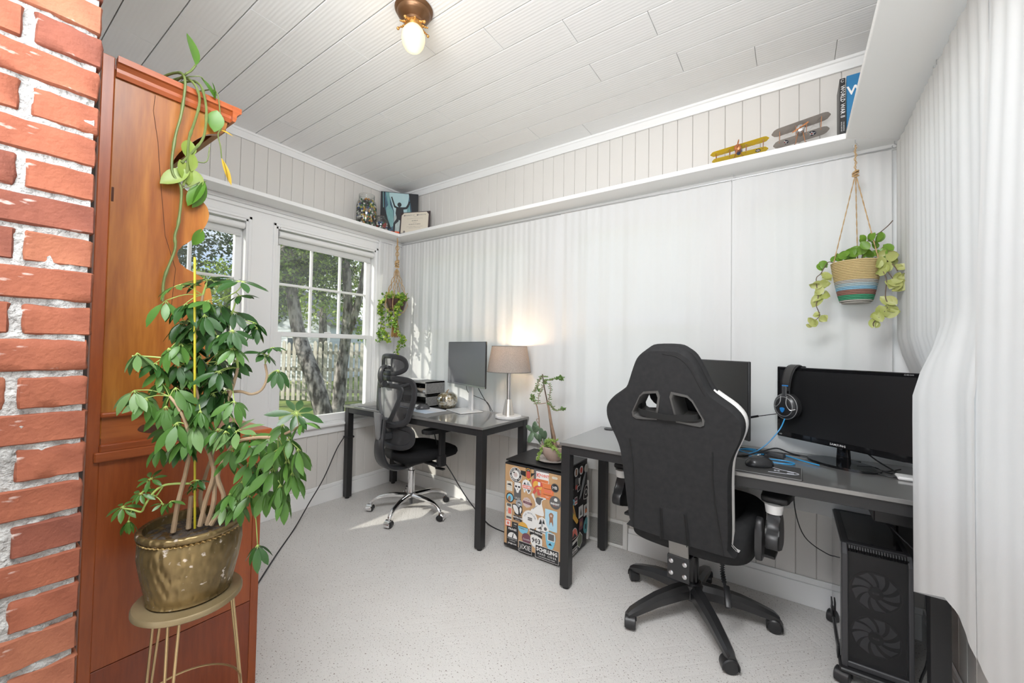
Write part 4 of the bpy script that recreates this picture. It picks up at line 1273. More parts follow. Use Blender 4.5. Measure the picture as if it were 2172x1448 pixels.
STAKE = [(1.691, -2.040, 0.729), (1.739, -2.075, 1.422)]
STEMS = [([(1.670, -2.079, 0.728), (1.681, -2.074, 0.804), (1.694, -2.066, 0.870), (1.706, -2.060, 0.936), (1.715, -2.056, 1.002)], 0.006, 0.004, False), ([(1.715, -2.055, 0.996), (1.710, -2.049, 1.060), (1.689, -2.053, 1.144), (1.685, -2.047, 1.242), (1.695, -2.042, 1.334)], 0.004, 0.003, False), ([(1.706, -2.060, 0.936), (1.722, -2.075, 1.005), (1.715, -2.093, 1.053), (1.701, -2.104, 1.076)], 0.004, 0.003, False), ([(1.665, -2.046, 0.724), (1.670, -2.044, 0.808)], 0.006, 0.005, False), ([(1.702, -2.033, 0.736), (1.715, -2.026, 0.803), (1.730, -2.017, 0.862), (1.727, -2.020, 0.907), (1.709, -2.034, 0.955), (1.710, -2.047, 0.994)], 0.006, 0.004, False), ([(1.706, -2.018, 0.735), (1.720, -2.010, 0.799), (1.720, -2.012, 0.873), (1.712, -2.019, 0.922), (1.721, -2.014, 0.978), (1.728, -1.998, 1.026), (1.735, -1.983, 1.087), (1.737, -1.971, 1.143)], 0.006, 0.004, False), ([(1.666, -2.009, 0.726), (1.654, -2.019, 0.793), (1.668, -2.011, 0.863), (1.682, -2.003, 0.914), (1.673, -1.998, 0.963)], 0.005, 0.004, False), ([(1.737, -2.020, 0.744), (1.764, -2.003, 0.808), (1.751, -2.014, 0.868), (1.781, -2.007, 0.925), (1.823, -2.003, 0.963), (1.883, -1.986, 0.980), (1.951, -1.963, 0.989), (2.003, -1.940, 1.015)], 0.006, 0.003, False), ([(1.724, -1.993, 0.752), (1.756, -1.985, 0.812), (1.788, -1.976, 0.853), (1.833, -1.957, 0.900), (1.869, -1.946, 0.933)], 0.004, 0.002, False), ([(1.690, -2.056, 0.848), (1.685, -2.084, 0.854), (1.674, -2.104, 0.852), (1.668, -2.120, 0.838), (1.665, -2.134, 0.812), (1.657, -2.139, 0.795), (1.652, -2.155, 0.804), (1.635, -2.167, 0.806)], 0.003, 0.002, True), ([(1.674, -2.104, 0.849), (1.660, -2.114, 0.826), (1.648, -2.122, 0.842), (1.642, -2.127, 0.863)], 0.002, 0.002, True), ([(1.709, -1.988, 1.077), (1.731, -1.961, 1.079), (1.745, -1.939, 1.071), (1.767, -1.923, 1.084), (1.779, -1.916, 1.118), (1.775, -1.920, 1.154)], 0.004, 0.003, False), ([(1.737, -1.971, 1.143), (1.732, -1.976, 1.207), (1.721, -1.985, 1.270), (1.732, -1.980, 1.321)], 0.003, 0.002, True), ([(1.695, -2.042, 1.334), (1.703, -2.037, 1.365)], 0.003, 0.002, True), ([(1.709, -2.020, 1.318), (1.743, -1.985, 1.345), (1.759, -1.974, 1.370)], 0.002, 0.001, True), ([(1.690, -2.052, 1.144), (1.682, -2.083, 1.156), (1.679, -2.110, 1.169), (1.657, -2.150, 1.174), (1.652, -2.166, 1.174)], 0.002, 0.002, True)]
LEAVES = [((1.705, -2.036, 1.374), 0.059, 0.100, 0, (1.703, -2.037, 1.365)), ((1.678, -2.091, 1.354), 0.057, 0.100, 1, (1.695, -2.042, 1.334)), ((1.755, -1.977, 1.375), 0.065, 0.150, 0, (1.759, -1.974, 1.370)), ((1.739, -1.975, 1.338), 0.044, 0.200, 0, (1.743, -1.985, 1.345)), ((1.680, -2.113, 1.313), 0.060, 0.600, 1, (1.695, -2.042, 1.334)), ((1.697, -2.077, 1.309), 0.061, 0.500, 0, (1.695, -2.042, 1.334)), ((1.695, -2.041, 1.306), 0.062, 0.500, 0, (1.709, -2.020, 1.318)), ((1.710, -2.007, 1.315), 0.065, 0.500, 0, (1.709, -2.020, 1.318)), ((1.727, -1.983, 1.296), 0.056, 0.500, 0, (1.732, -1.980, 1.321)), ((1.751, -1.940, 1.267), 0.038, 0.500, 0, (1.721, -1.985, 1.270)), ((1.687, -2.058, 1.249), 0.056, 0.500, 0, (1.685, -2.047, 1.242)), ((1.709, -2.018, 1.241), 0.063, 0.600, 0, (1.685, -2.047, 1.242)), ((1.713, -1.990, 1.222), 0.061, 0.600, 0, (1.732, -1.976, 1.207)), ((1.687, -2.081, 1.206), 0.053, 0.500, 1, (1.679, -2.110, 1.169)), ((1.686, -2.106, 1.195), 0.054, 0.600, 1, (1.679, -2.110, 1.169)), ((1.672, -2.126, 1.158), 0.051, 0.500, 0, (1.679, -2.110, 1.169)), ((1.690, -2.041, 1.177), 0.057, 0.600, 0, (1.690, -2.052, 1.144)), ((1.704, -2.007, 1.160), 0.064, 0.600, 0, (1.690, -2.052, 1.144)), ((1.717, -1.973, 1.165), 0.059, 0.600, 0, (1.737, -1.971, 1.143)), ((1.690, -2.065, 1.139), 0.047, 0.500, 1, (1.689, -2.053, 1.144)), ((1.699, -2.021, 1.109), 0.057, 0.600, 0, (1.709, -1.988, 1.077)), ((1.661, -2.159, 1.182), 0.052, 0.600, 2, (1.657, -2.150, 1.174)), ((1.670, -2.163, 1.093), 0.064, 0.500, 2, (1.701, -2.104, 1.076)), ((1.680, -2.143, 1.074), 0.052, 0.500, 1, (1.701, -2.104, 1.076)), ((1.682, -2.118, 1.112), 0.043, 0.600, 1, (1.701, -2.104, 1.076)), ((1.700, -2.093, 1.097), 0.059, 0.600, 1, (1.701, -2.104, 1.076)), ((1.674, -2.113, 1.141), 0.049, 0.600, 1, (1.679, -2.110, 1.169)), ((1.710, -2.073, 1.072), 0.057, 0.600, 1, (1.710, -2.049, 1.060)), ((1.714, -2.045, 1.058), 0.053, 0.650, 1, (1.710, -2.049, 1.060)), ((1.693, -2.109, 1.053), 0.059, 0.600, 1, (1.701, -2.104, 1.076)), ((1.715, -2.092, 1.012), 0.066, 0.600, 1, (1.722, -2.075, 1.005)), ((1.726, -2.060, 1.008), 0.065, 0.600, 2, (1.715, -2.056, 1.002)), ((1.722, -2.074, 0.974), 0.054, 0.650, 1, (1.715, -2.055, 0.996)), ((1.718, -2.019, 1.079), 0.068, 0.500, 0, (1.709, -1.988, 1.077)), ((1.732, -1.997, 1.086), 0.069, 0.750, 0, (1.735, -1.983, 1.087)), ((1.736, -2.005, 1.041), 0.045, 0.600, 1, (1.728, -1.998, 1.026)), ((1.774, -1.922, 1.182), 0.045, 0.200, 0, (1.775, -1.920, 1.154)), ((1.792, -1.910, 1.200), 0.040, 0.200, 0, (1.775, -1.920, 1.154)), ((1.804, -1.899, 1.139), 0.050, 0.600, 0, (1.779, -1.916, 1.118)), ((1.757, -1.936, 1.254), 0.040, 0.700, 0, (1.721, -1.985, 1.270)), ((1.825, -2.003, 0.991), 0.059, 0.100, 2, (1.823, -2.003, 0.963)), ((1.852, -1.983, 0.977), 0.050, 0.300, 1, (1.883, -1.986, 0.980)), ((1.997, -1.945, 1.047), 0.053, 0.150, 0, (2.003, -1.940, 1.015)), ((2.008, -1.937, 1.025), 0.046, 0.400, 1, (2.003, -1.940, 1.015)), ((1.961, -1.957, 1.019), 0.044, 0.600, 1, (1.951, -1.963, 0.989)), ((1.916, -1.963, 0.980), 0.051, 0.500, 1, (1.951, -1.963, 0.989)), ((1.869, -1.971, 0.963), 0.054, 0.500, 1, (1.883, -1.986, 0.980)), ((1.974, -1.947, 0.988), 0.057, 0.600, 1, (1.951, -1.963, 0.989)), ((1.941, -1.957, 0.957), 0.059, 0.600, 1, (1.951, -1.963, 0.989)), ((1.891, -1.967, 0.933), 0.059, 0.600, 1, (1.869, -1.946, 0.933)), ((1.852, -1.982, 0.917), 0.054, 0.600, 1, (1.833, -1.957, 0.900)), ((2.000, -1.940, 0.964), 0.059, 0.650, 1, (1.951, -1.963, 0.989)), ((1.968, -1.950, 0.933), 0.060, 0.650, 1, (1.951, -1.963, 0.989)), ((1.932, -1.962, 0.911), 0.061, 0.600, 1, (1.869, -1.946, 0.933)), ((1.877, -1.975, 0.881), 0.059, 0.600, 1, (1.833, -1.957, 0.900)), ((1.837, -1.990, 0.870), 0.054, 0.600, 1, (1.788, -1.976, 0.853)), ((1.813, -2.006, 0.838), 0.050, 0.500, 1, (1.788, -1.976, 0.853)), ((1.989, -1.946, 0.908), 0.057, 0.700, 1, (1.951, -1.963, 0.989)), ((1.956, -1.956, 0.876), 0.058, 0.700, 1, (1.833, -1.957, 0.900)), ((1.907, -1.966, 0.856), 0.058, 0.650, 1, (1.833, -1.957, 0.900)), ((1.863, -1.984, 0.839), 0.053, 0.600, 1, (1.788, -1.976, 0.853)), ((1.828, -1.996, 0.816), 0.050, 0.600, 1, (1.764, -2.003, 0.808)), ((1.802, -2.013, 0.808), 0.043, 0.500, 2, (1.764, -2.003, 0.808)), ((1.964, -1.950, 0.847), 0.052, 0.700, 1, (1.869, -1.946, 0.933)), ((1.889, -1.974, 0.720), 0.051, 0.600, 0, (1.872, -1.976, 0.807)), ((1.877, -1.964, 0.900), 0.054, 0.600, 0, (1.833, -1.957, 0.900)), ((1.775, -1.999, 0.917), 0.047, 0.500, 1, (1.781, -2.007, 0.925)), ((1.747, -2.007, 0.962), 0.043, 0.500, 1, (1.721, -2.014, 0.978)), ((1.633, -2.168, 0.811), 0.034, 0.300, 1, (1.635, -2.167, 0.806)), ((1.655, -2.141, 0.840), 0.030, 0.300, 1, (1.648, -2.122, 0.842)), ((1.650, -2.122, 0.869), 0.035, 0.100, 1, (1.642, -2.127, 0.863)), ((1.645, -2.159, 0.778), 0.031, 0.700, 1, (1.652, -2.155, 0.804)), ((1.674, -2.103, 0.808), 0.028, 0.400, 1, (1.660, -2.114, 0.826)), ((1.678, -2.088, 0.810), 0.031, 0.300, 1, (1.681, -2.074, 0.804)), ((1.708, -2.044, 0.858), 0.031, 0.400, 0, (1.690, -2.056, 0.848)), ((1.704, -2.046, 0.839), 0.029, 0.300, 0, (1.690, -2.056, 0.848)), ((1.679, -2.014, 1.151), 0.057, 0.636, 1, (1.690, -2.052, 1.144)), ((1.630, -2.011, 1.122), 0.058, 0.462, 0, (1.689, -2.053, 1.144)), ((1.666, -2.084, 1.212), 0.046, 0.536, 1, (1.679, -2.110, 1.169)), ((1.764, -2.029, 1.228), 0.045, 0.617, 0, (1.732, -1.976, 1.207)), ((1.660, -1.985, 1.296), 0.056, 0.432, 0, (1.709, -2.020, 1.318)), ((1.645, -2.091, 1.142), 0.057, 0.441, 0, (1.682, -2.083, 1.156)), ((1.791, -2.004, 1.198), 0.052, 0.451, 1, (1.732, -1.976, 1.207)), ((1.782, -2.001, 1.233), 0.043, 0.504, 0, (1.732, -1.976, 1.207)), ((1.683, -2.056, 1.133), 0.052, 0.549, 1, (1.689, -2.053, 1.144)), ((1.660, -2.053, 1.130), 0.051, 0.479, 0, (1.689, -2.053, 1.144)), ((1.585, -2.054, 1.268), 0.061, 0.637, 0, (1.685, -2.047, 1.242)), ((1.622, -2.083, 1.137), 0.049, 0.545, 0, (1.682, -2.083, 1.156)), ((1.652, -1.993, 1.176), 0.062, 0.430, 0, (1.690, -2.052, 1.144)), ((1.800, -2.011, 1.243), 0.047, 0.531, 0, (1.732, -1.976, 1.207)), ((1.760, -2.022, 1.138), 0.055, 0.409, 0, (1.737, -1.971, 1.143)), ((1.679, -2.032, 1.237), 0.046, 0.469, 1, (1.685, -2.047, 1.242)), ((1.624, -2.045, 1.248), 0.047, 0.420, 0, (1.685, -2.047, 1.242)), ((1.651, -2.052, 1.208), 0.055, 0.420, 1, (1.682, -2.083, 1.156)), ((1.648, -2.039, 1.270), 0.054, 0.607, 0, (1.685, -2.047, 1.242)), ((1.582, -2.053, 1.089), 0.056, 0.600, 0, (1.701, -2.104, 1.076)), ((1.690, -2.086, 1.155), 0.056, 0.558, 0, (1.682, -2.083, 1.156)), ((1.612, -2.025, 1.293), 0.060, 0.474, 0, (1.685, -2.047, 1.242)), ((1.668, -2.014, 1.288), 0.053, 0.640, 1, (1.685, -2.047, 1.242)), ((1.634, -2.024, 1.256), 0.052, 0.437, 0, (1.685, -2.047, 1.242)), ((1.747, -2.053, 1.281), 0.056, 0.617, 0, (1.685, -2.047, 1.242)), ((1.622, -2.047, 1.138), 0.059, 0.490, 0, (1.689, -2.053, 1.144)), ((1.659, -2.001, 1.143), 0.051, 0.576, 0, (1.690, -2.052, 1.144)), ((1.628, -2.048, 1.092), 0.056, 0.639, 0, (1.710, -2.049, 1.060)), ((1.727, -2.040, 1.318), 0.051, 0.463, 1, (1.709, -2.020, 1.318)), ((1.632, -2.050, 1.205), 0.055, 0.489, 0, (1.682, -2.083, 1.156)), ((1.724, -2.011, 1.131), 0.049, 0.611, 1, (1.737, -1.971, 1.143)), ((1.614, -2.035, 1.247), 0.048, 0.645, 0, (1.685, -2.047, 1.242)), ((1.757, -1.995, 1.214), 0.054, 0.580, 1, (1.732, -1.976, 1.207)), ((1.682, -2.014, 1.104), 0.052, 0.634, 0, (1.709, -1.988, 1.077)), ((1.760, -2.020, 0.991), 0.051, 0.457, 1, (1.721, -2.014, 0.978)), ((1.693, -2.025, 1.054), 0.053, 0.495, 1, (1.710, -2.049, 1.060)), ((1.804, -2.003, 1.064), 0.053, 0.478, 1, (1.735, -1.983, 1.087)), ((1.723, -2.046, 1.024), 0.045, 0.616, 1, (1.715, -2.056, 1.002)), ((1.643, -2.071, 0.943), 0.041, 0.551, 2, (1.706, -2.060, 0.936)), ((1.827, -2.028, 0.996), 0.046, 0.691, 2, (1.823, -2.003, 0.963)), ((1.741, -2.053, 1.040), 0.048, 0.690, 1, (1.710, -2.049, 1.060)), ((1.769, -2.016, 0.990), 0.045, 0.486, 0, (1.721, -2.014, 0.978)), ((1.811, -2.006, 0.948), 0.048, 0.538, 1, (1.823, -2.003, 0.963)), ((1.705, -2.075, 0.952), 0.047, 0.531, 0, (1.706, -2.060, 0.936)), ((1.755, -1.983, 1.008), 0.049, 0.627, 0, (1.728, -1.998, 1.026)), ((1.818, -2.017, 1.006), 0.042, 0.695, 0, (1.823, -2.003, 0.963)), ((1.651, -2.107, 0.947), 0.044, 0.682, 1, (1.706, -2.060, 0.936)), ((1.627, -2.087, 0.987), 0.048, 0.523, 1, (1.710, -2.047, 0.994))]
# ================================================================ ON THE WINDOW DESK
DT = 0.735
def monitor(label, c, ang, w, h, zc, body, thick=0.012, bez=0.006, chin=0.016, screen=None, frame_mat=None, group=None):
    """flat monitor; c = centre of the panel (x, y), ang = direction of its long edge"""
    t = thing('monitor', label, 'monitor', (c[0], c[1], DT), ang)
    kw = dict(local=True)
    z0, z1 = zc - h / 2 - DT, zc + h / 2 - DT
    q = G(); q.box((-w / 2, 0, z0), (w / 2, thick, z1), bev=0.003); part('casing', q, body, t, smooth=False, **kw)
    q = G(); q.box((-w / 2 + bez, -0.0015, z0 + chin), (w / 2 - bez, 0.001, z1 - bez)); part('screen', q, screen, t, smooth=False, **kw)
    q = G(); q.obox((0, thick + 0.012, (z0 + z1) / 2 - 0.03), (w * 0.5, 0.03, h * 0.5), bev=0.01); part('rear_housing', q, body, t, **kw)
    return t, z0, z1
SCR = pm('screen_glass', (0.15, 0.155, 0.17), 0.25, spec=0.8)
SCRM = pm('screen_matte', (0.012, 0.012, 0.013), 0.34, spec=0.5)
t, z0, z1 = monitor('thin black monitor with a white square stand beside the table lamp', (0.965, -0.185), R(-20), 0.575, 0.325, 1.088, BLKP, screen=SCR, bez=0.004, chin=0.013)
q = G(); q.box((-0.2875, -0.003, z0), (0.2875, 0.0, z0 + 0.012), bev=0.001); part('chin_bar', q, pm('silver_bar', (0.45, 0.46, 0.48), 0.3, 0.8), t, smooth=False, local=True)
q = G(); q.box((-0.026, 0.045, 0.006), (0.026, 0.062, 0.30), bev=0.003); part('stand_neck', q, pm('silver_white_stand', (0.78, 0.79, 0.80), 0.32, 0.2), t, smooth=False, local=True)
q = G(); q.box((-0.125, -0.09, 0.0005), (0.105, 0.10, 0.008), bev=0.003); part('stand_base', q, MATS['silver_white_stand'], t, smooth=False, local=True)
q = G()
q.tube(smooth_path([(0.98, -0.10, 0.97), (1.0, -0.07, 0.90), (1.05, -0.075, 0.84), (1.115, -0.085, 0.78), (1.13, -0.085, 0.742)], 5), 0.0028, seg=6)
q.tube(smooth_path([(0.90, -0.09, 0.97), (0.89, -0.08, 0.89), (0.93, -0.075, 0.85), (1.08, -0.075, 0.81), (1.145, -0.08, 0.742)], 5), 0.0022, seg=6)
solo('monitor_cables', 'two thin black cables curving down behind the white monitor stand', 'cables', q, RUBBER, (1.1, -0.08, DT), kind='stuff')
# table lamp
LX, LY = 1.372, -0.197
t = thing('table_lamp', 'lit table lamp with a grey linen shade and white round base', 'lamp', (LX, LY, DT))
M = Matrix.Translation((LX, LY, 0))
q = G(); q.lathe([(0.0, DT), (0.086, DT + 0.0005), (0.090, DT + 0.005), (0.090, DT + 0.016), (0.086, DT + 0.021), (0.0, DT + 0.022)], 40, M); part('base', q, pm('white_marble', (0.80, 0.79, 0.77), 0.25, noise=(9, (0.66, 0.655, 0.65), 0.1)), t)
q = G(); q.lathe([(0.040, DT + 0.021), (0.036, DT + 0.045), (0.024, DT + 0.115), (0.021, DT + 0.126), (0.0, DT + 0.127)], 32, M); part('cone', q, pm('satin_champagne', (0.72, 0.68, 0.62), 0.28, 0.7), t)
q = G(); q.lathe([(0.0135, DT + 0.12), (0.0135, DT + 0.36), (0.018, DT + 0.362), (0.018, DT + 0.40), (0.0, DT + 0.402)], 24, M); part('pole', q, STEEL, t)
q = G(); q.sphere((LX, LY, 1.165), 0.028, 16, 12, sc=(1, 1, 1.2)); part('bulb', q, pm('warm_bulb', (1, .9, .7), 0.3, emis=(1.0, 0.72, 0.42), estr=12), t)
SH = bpy.data.materials.new('linen_shade'); SH.use_nodes = True
def linen(m):
    nt = m.node_tree; N, L = nt.nodes, nt.links
    N.clear(); out = N.new('ShaderNodeOutputMaterial')
    tc = N.new('ShaderNodeTexCoord'); cols = []
    mp = N.new('ShaderNodeMapping'); mp.inputs['Scale'].default_value = (1, 1, 1)
    L.new(tc.outputs['Object'], mp.inputs[0])
    no = N.new('ShaderNodeTexNoise'); no.inputs['Scale'].default_value = 260; no.inputs['Detail'].default_value = 2; L.new(mp.outputs[0], no.inputs['Vector'])
    cr = N.new('ShaderNodeValToRGB'); cr.color_ramp.elements[0].position = .4; cr.color_ramp.elements[0].color = (.33, .32, .305, 1); cr.color_ramp.elements[1].position = .6; cr.color_ramp.elements[1].color = (.50, .485, .465, 1)
    L.new(no.outputs['Fac'], cr.inputs['Fac'])
    d = N.new('ShaderNodeBsdfDiffuse'); tr = N.new('ShaderNodeBsdfTranslucent'); L.new(cr.outputs[0], d.inputs['Color']); tr.inputs['Color'].default_value = (.62, .52, .42, 1)
    mx = N.new('ShaderNodeMixShader'); mx.inputs[0].default_value = 0.38
    L.new(d.outputs[0], mx.inputs[1]); L.new(tr.outputs[0], mx.inputs[2]); L.new(mx.outputs[0], out.inputs['Surface'])
linen(SH)
q = G(); q.lathe([(0.150, 1.047), (0.120, 1.222), (0.1185, 1.222), (0.1485, 1.047), (0.150, 1.047)], 64, M, cap=False); shd = part('lamp_shade', q, SH, t, ang=80)
q = G()
for rr, zz in ((0.1495, 1.048), (0.1197, 1.2215)): q.tube([(LX + rr * math.cos(a), LY + rr * math.sin(a), zz) for a in [2 * PI * k / 48 for k in range(48)]], 0.0018, seg=6, closed=True)
for k in range(3):
    a = 2 * PI * k / 3; q.tube([(LX, LY, 1.19), (LX + 0.119 * math.cos(a), LY + 0.119 * math.sin(a), 1.218)], 0.0015, seg=5)
part('shade_ring', q, pm('shade_trim', (0.16, 0.15, 0.14), 0.7), t)
lp = add_light('table_lamp_bulb', 'POINT', (LX, LY, 1.19), 7.5, (1.0, 0.70, 0.42), radius=0.03)
# storage cubbies: two stacked open boxes
GRW = pm('grey_ash_laminate', (0.17, 0.168, 0.165), 0.45, noise=(14, (0.25, 0.245, 0.24), 0.2), stretch=(0.4, 4, 4))
def cubby(label, cx, cy, rz, w, d, z, h, shelf=None):
    t = thing('storage_cubby', label, 'organizer', (cx, cy, z), rz)
    th = 0.012
    for a_, b_ in ((-w / 2, -w / 2 + th), (w / 2 - th, w / 2)):
        q = G(); q.box((a_, -d / 2, 0), (b_, d / 2, h), bev=0.001); part('side_panel', q, GRW, t, smooth=False, local=True)
    q = G(); q.box((-w / 2, -d / 2, h - th), (w / 2, d / 2, h), bev=0.001); part('top_panel', q, GRW, t, smooth=False, local=True)
    q = G(); q.box((-w / 2, -d / 2, 0), (w / 2, d / 2, th), bev=0.001); part('bottom_panel', q, GRW, t, smooth=False, local=True)
    q = G(); q.box((-w / 2 + th, d / 2 - 0.006, th), (w / 2 - th, d / 2, h - th)); part('back_panel', q, BLK, t, smooth=False, local=True)
    return t
cubby('lower grey open cubby standing on the window desk', 0.44, -0.160, R(0), 0.40, 0.195, 0.7355, 0.094)
cubby('upper grey open cubby stacked on the lower one', 0.44, -0.160, R(0), 0.39, 0.20, 0.830, 0.104)
q = G(); q.lathe([(0.0, 0.0), (0.024, 0.001), (0.045, 0.016), (0.052, 0.034), (0.050, 0.034), (0.043, 0.018), (0.022, 0.006), (0, 0.005)], 28, Matrix.Translation((0.50, -0.165, 0.8425)))
bowl = solo('bowl', 'small cream bowl inside the upper grey cubby', 'bowl', q, pm('cream_ceramic', (0.72, 0.62, 0.50), 0.35), (0.50, -0.165, 0.8425))
q = G(); 
for k in range(7):
    a = k * 0.9; q.sphere((0.50 + 0.022 * math.cos(a), -0.165 + 0.022 * math.sin(a), 0.872 + 0.006 * (k % 3)), 0.014, 8, 6)
solo('trinket_pile', 'dark trinkets heaped in the cream bowl', 'trinkets', q, BLKP, (0.50, -0.165, 0.87), kind='stuff')
q = G(); q.box((0.53, -0.20, 0.8425), (0.565, -0.13, 0.862), bev=0.003); solo('clip_box', 'small white box beside the cream bowl in the upper cubby', 'box', q, WHITE, (0.545, -0.165, 0.8425))
# paper and notebook on top of the cubby
PAPER = pm('paper_white', (0.80, 0.80, 0.80), 0.6)
q = G(); q.obox((0.37, -0.15, 0.9375), (0.21, 0.12, 0.005), rot=(0, 0, R(4)), bev=0.001); solo('notepad', 'white notepad lying on top of the upper grey cubby', 'notepad', q, PAPER, (0.37, -0.15, 0.9345), smooth=False)
# keyboard, mouse, pads
MAT1 = pm('grey_desk_mat', (0.24, 0.238, 0.235), 0.6)
q = G(); q.prism(rrect(0.84, 0.30, 0.012, 4, 0.50, -0.395), 0.0025, M=Matrix.Translation((0.03, 0.0, 0.7353))); solo('desk_mat', 'large thin grey desk mat in front of the mouse pad', 'desk mat', q, MAT1, (0.5, -0.4, 0.7353), smooth=False)
q = G(); q.prism(rrect(0.235, 0.20, 0.012, 4), 0.003, M=Matrix.Translation((0.735, -0.345, 0.7379)) @ Matrix.Rotation(R(-6), 4, 'Z')); solo('mouse_pad', 'white mouse pad with pale blue edge on the grey desk mat', 'mouse pad', q, pm('pad_white_blue', (0.80, 0.80, 0.82), 0.5, noise=(5, (0.52, 0.62, 0.75), 0.12)), (0.735, -0.345, 0.738), smooth=False)
def mouse(label, x, y, z, rz, m):
    t = thing('computer_mouse', label, 'mouse', (x, y, z), rz)
    q = G(); q.sphere((0, 0, 0.004), 1, 20, 12, sc=(0.052, 0.031, 0.034))
    for v in q.bm.verts: v.co.z = max(v.co.z, 0.0)
    part('shell', q, m, t, local=True, ang=80)
    q = G(); q.tube([(0.026, -0.003, 0.034), (0.026, 0.003, 0.034)], 0.008, seg=12); part('scroll_wheel', q, BLKP, t, local=True)
    return t
mouse('black mouse on the white mouse pad at the window desk', 0.685, -0.335, 0.7412, R(60), pm('dark_satin', (0.07, 0.07, 0.075), 0.25))
q = G(); q.box((-0.20, -0.065, 0), (0.20, 0.065, 0.010), bev=0.004)
t = thing('keyboard', 'silver keyboard lying in front of the lower grey cubby', 'keyboard', (0.42, -0.315, 0.738), R(-2))
part('keyboard_base', q, STEEL, t, local=True)
q = G(); q.obox((0, 0, 0), (0.021, 0.017, 0.006), bev=0.002); key = _mesh(q, 'key', None, False, 35); key.materials.append(WHITE)
for i in range(16):
    for j in range(5): piece('key', key, t, tuple(WM[t.name] @ Vector((-0.183 + i * 0.0244, -0.047 + j * 0.0235, 0.0135))), rotz=R(-2))
q = G(); q.tube([(0.36, -0.26, 0.735 + 0.006), (0.30, -0.225, 0.83)], 0.004, seg=8); q.tube([(0.385, -0.262, 0.741), (0.33, -0.225, 0.82)], 0.0035, seg=8)
solo('pen', 'slim dark pens leaning in the lower cubby', 'pens', q, BLKP, (0.36, -0.26, 0.74), kind='stuff')
# mercury glass pumpkin
t = thing('glass_pumpkin', 'mottled gold and silver glass pumpkin beside the cubbies', 'ornament', (0.765, -0.16, DT))
M = Matrix.Translation((0.765, -0.16, DT))
q = G(); q.lathe([(0.0, 0.004), (0.03, 0.001), (0.062, 0.012), (0.077, 0.046), (0.080, 0.072), (0.071, 0.103), (0.045, 0.122), (0.018, 0.119), (0.006, 0.110), (0, 0.109)], 60, M, fn=lambda a, z: 1 + 0.045 * abs(math.sin(a * 5)) - 0.02)
MG = pm('mercury_glass', (0.78, 0.76, 0.70), 0.18, 0.85, noise=(38, (0.34, 0.27, 0.14), 0.10)); part('body', q, MG, t, ang=80)
q = G(); q.tube(smooth_path([(0.765, -0.16, DT + 0.108), (0.762, -0.162, DT + 0.130), (0.775, -0.158, DT + 0.145)], 4), [0.007, 0.0065, 0.006, 0.0055, 0.005, 0.005, 0.0045, 0.004, 0.0038], seg=8); part('stem', q, pm('dry_stem', (0.30, 0.20, 0.11), 0.7), t)

# ================================================================ ON THE GAMING DESK
t, z0, z1 = monitor('large flat black monitor half hidden behind the gaming chair headrest', (2.628, -0.285), R(-50), 0.56, 0.33, 1.005, BLKP, screen=SCRM, bez=0.005, chin=0.014)
q = G(); q.obox((0, 0.055, 0.12), (0.05, 0.02, 0.24), bev=0.003); part('stand_neck', q, BLKP, t, local=True)
q = G(); q.prism(rrect(0.24, 0.17, 0.02, 4, 0, 0.04), 0.010, z0=0.0005, bev=0.002); part('stand_base', q, BLKP, t, local=True)
SC = (3.119, -0.2295); SA = math.atan2(-0.605, 0.879)
t, z0, z1 = monitor('glossy framed black monitor with an oval stand, carrying the headset', SC, -R(34.5), 0.545, 0.335, 0.975, GLOSSB, thick=0.018, bez=0.016, chin=0.026, screen=SCRM)
M = WM[t.name]
q = G(); q.obox((0, 0.03, 0.055), (0.052, 0.022, 0.11), bev=0.006, seg=2, taper=(0.75, 1)); q.obox((0, 0.035, 0.16), (0.05, 0.03, 0.12), bev=0.006); part('stand_neck', q, GLOSSB, t, local=True)
q = G(); q.prism(circ(0.135, 40, 0.0, 0.02, 0.62), 0.010, z0=0.0005, bev=0.003); part('stand_base', q, GLOSSB, t, local=True)
lm = basis(M.to_3x3() @ Vector((1, 0, 0)), (0, 0, 1), M.to_3x3() @ Vector((0, -1, 0)), M @ Vector((-0.005, -0.0012, z0 + 0.012)))
WL = pm('white_print', (0.80, 0.80, 0.80), 0.5)
lettering('SAMSUNG', 0.0125, lm, WL, t, bold=0.0001, spacing=1.1)
lm = basis(M.to_3x3() @ Vector((1, 0, 0)), (0, 0, 1), M.to_3x3() @ Vector((0, -1, 0)), M @ Vector((-0.252, -0.0012, z0 + 0.012))); lettering('LED', 0.008, lm, WL, t)
lm = basis(M.to_3x3() @ Vector((1, 0, 0)), (0, 0, 1), M.to_3x3() @ Vector((0, -1, 0)), M @ Vector((0.235, -0.0012, z1 - 0.008))); lettering('S24D300', 0.008, lm, pm('grey_print', (0.35, 0.35, 0.35), 0.5), t)
# headset hanging over the monitor's left upper corner
t = thing('headset', 'black over-ear headset with blue accents hanging on the glossy monitor', 'headset', tuple(M @ Vector((-0.190, 0.008, 0.396))), -R(34.5))
t.scale = (1.2, 1.0, 1.2)
HM = WM[t.name] @ Matrix.Diagonal((1.2, 1.0, 1.2, 1))
HB = pm('headset_black', (0.02, 0.02, 0.022), 0.28); BLUE = pm('headset_blue', (0.02, 0.20, 0.55), 0.35)
HXc = 0.0
def hp(a, r, x=0.0): return Vector((x, 0.0 + r * math.sin(a) * 0.64, -0.085 + r * math.cos(a)))
q = G(); rings = []
for k in range(25):
    a = R(-88 + 176 * k / 24)
    w = 0.017 - 0.004 * abs(k - 12) / 12
    rings.append([hp(a, 0.098, w), hp(a, 0.105, w * 0.9), hp(a, 0.105, -w * 0.9), hp(a, 0.098, -w), hp(a, 0.092, -w * .8), hp(a, 0.092, w * .8)])
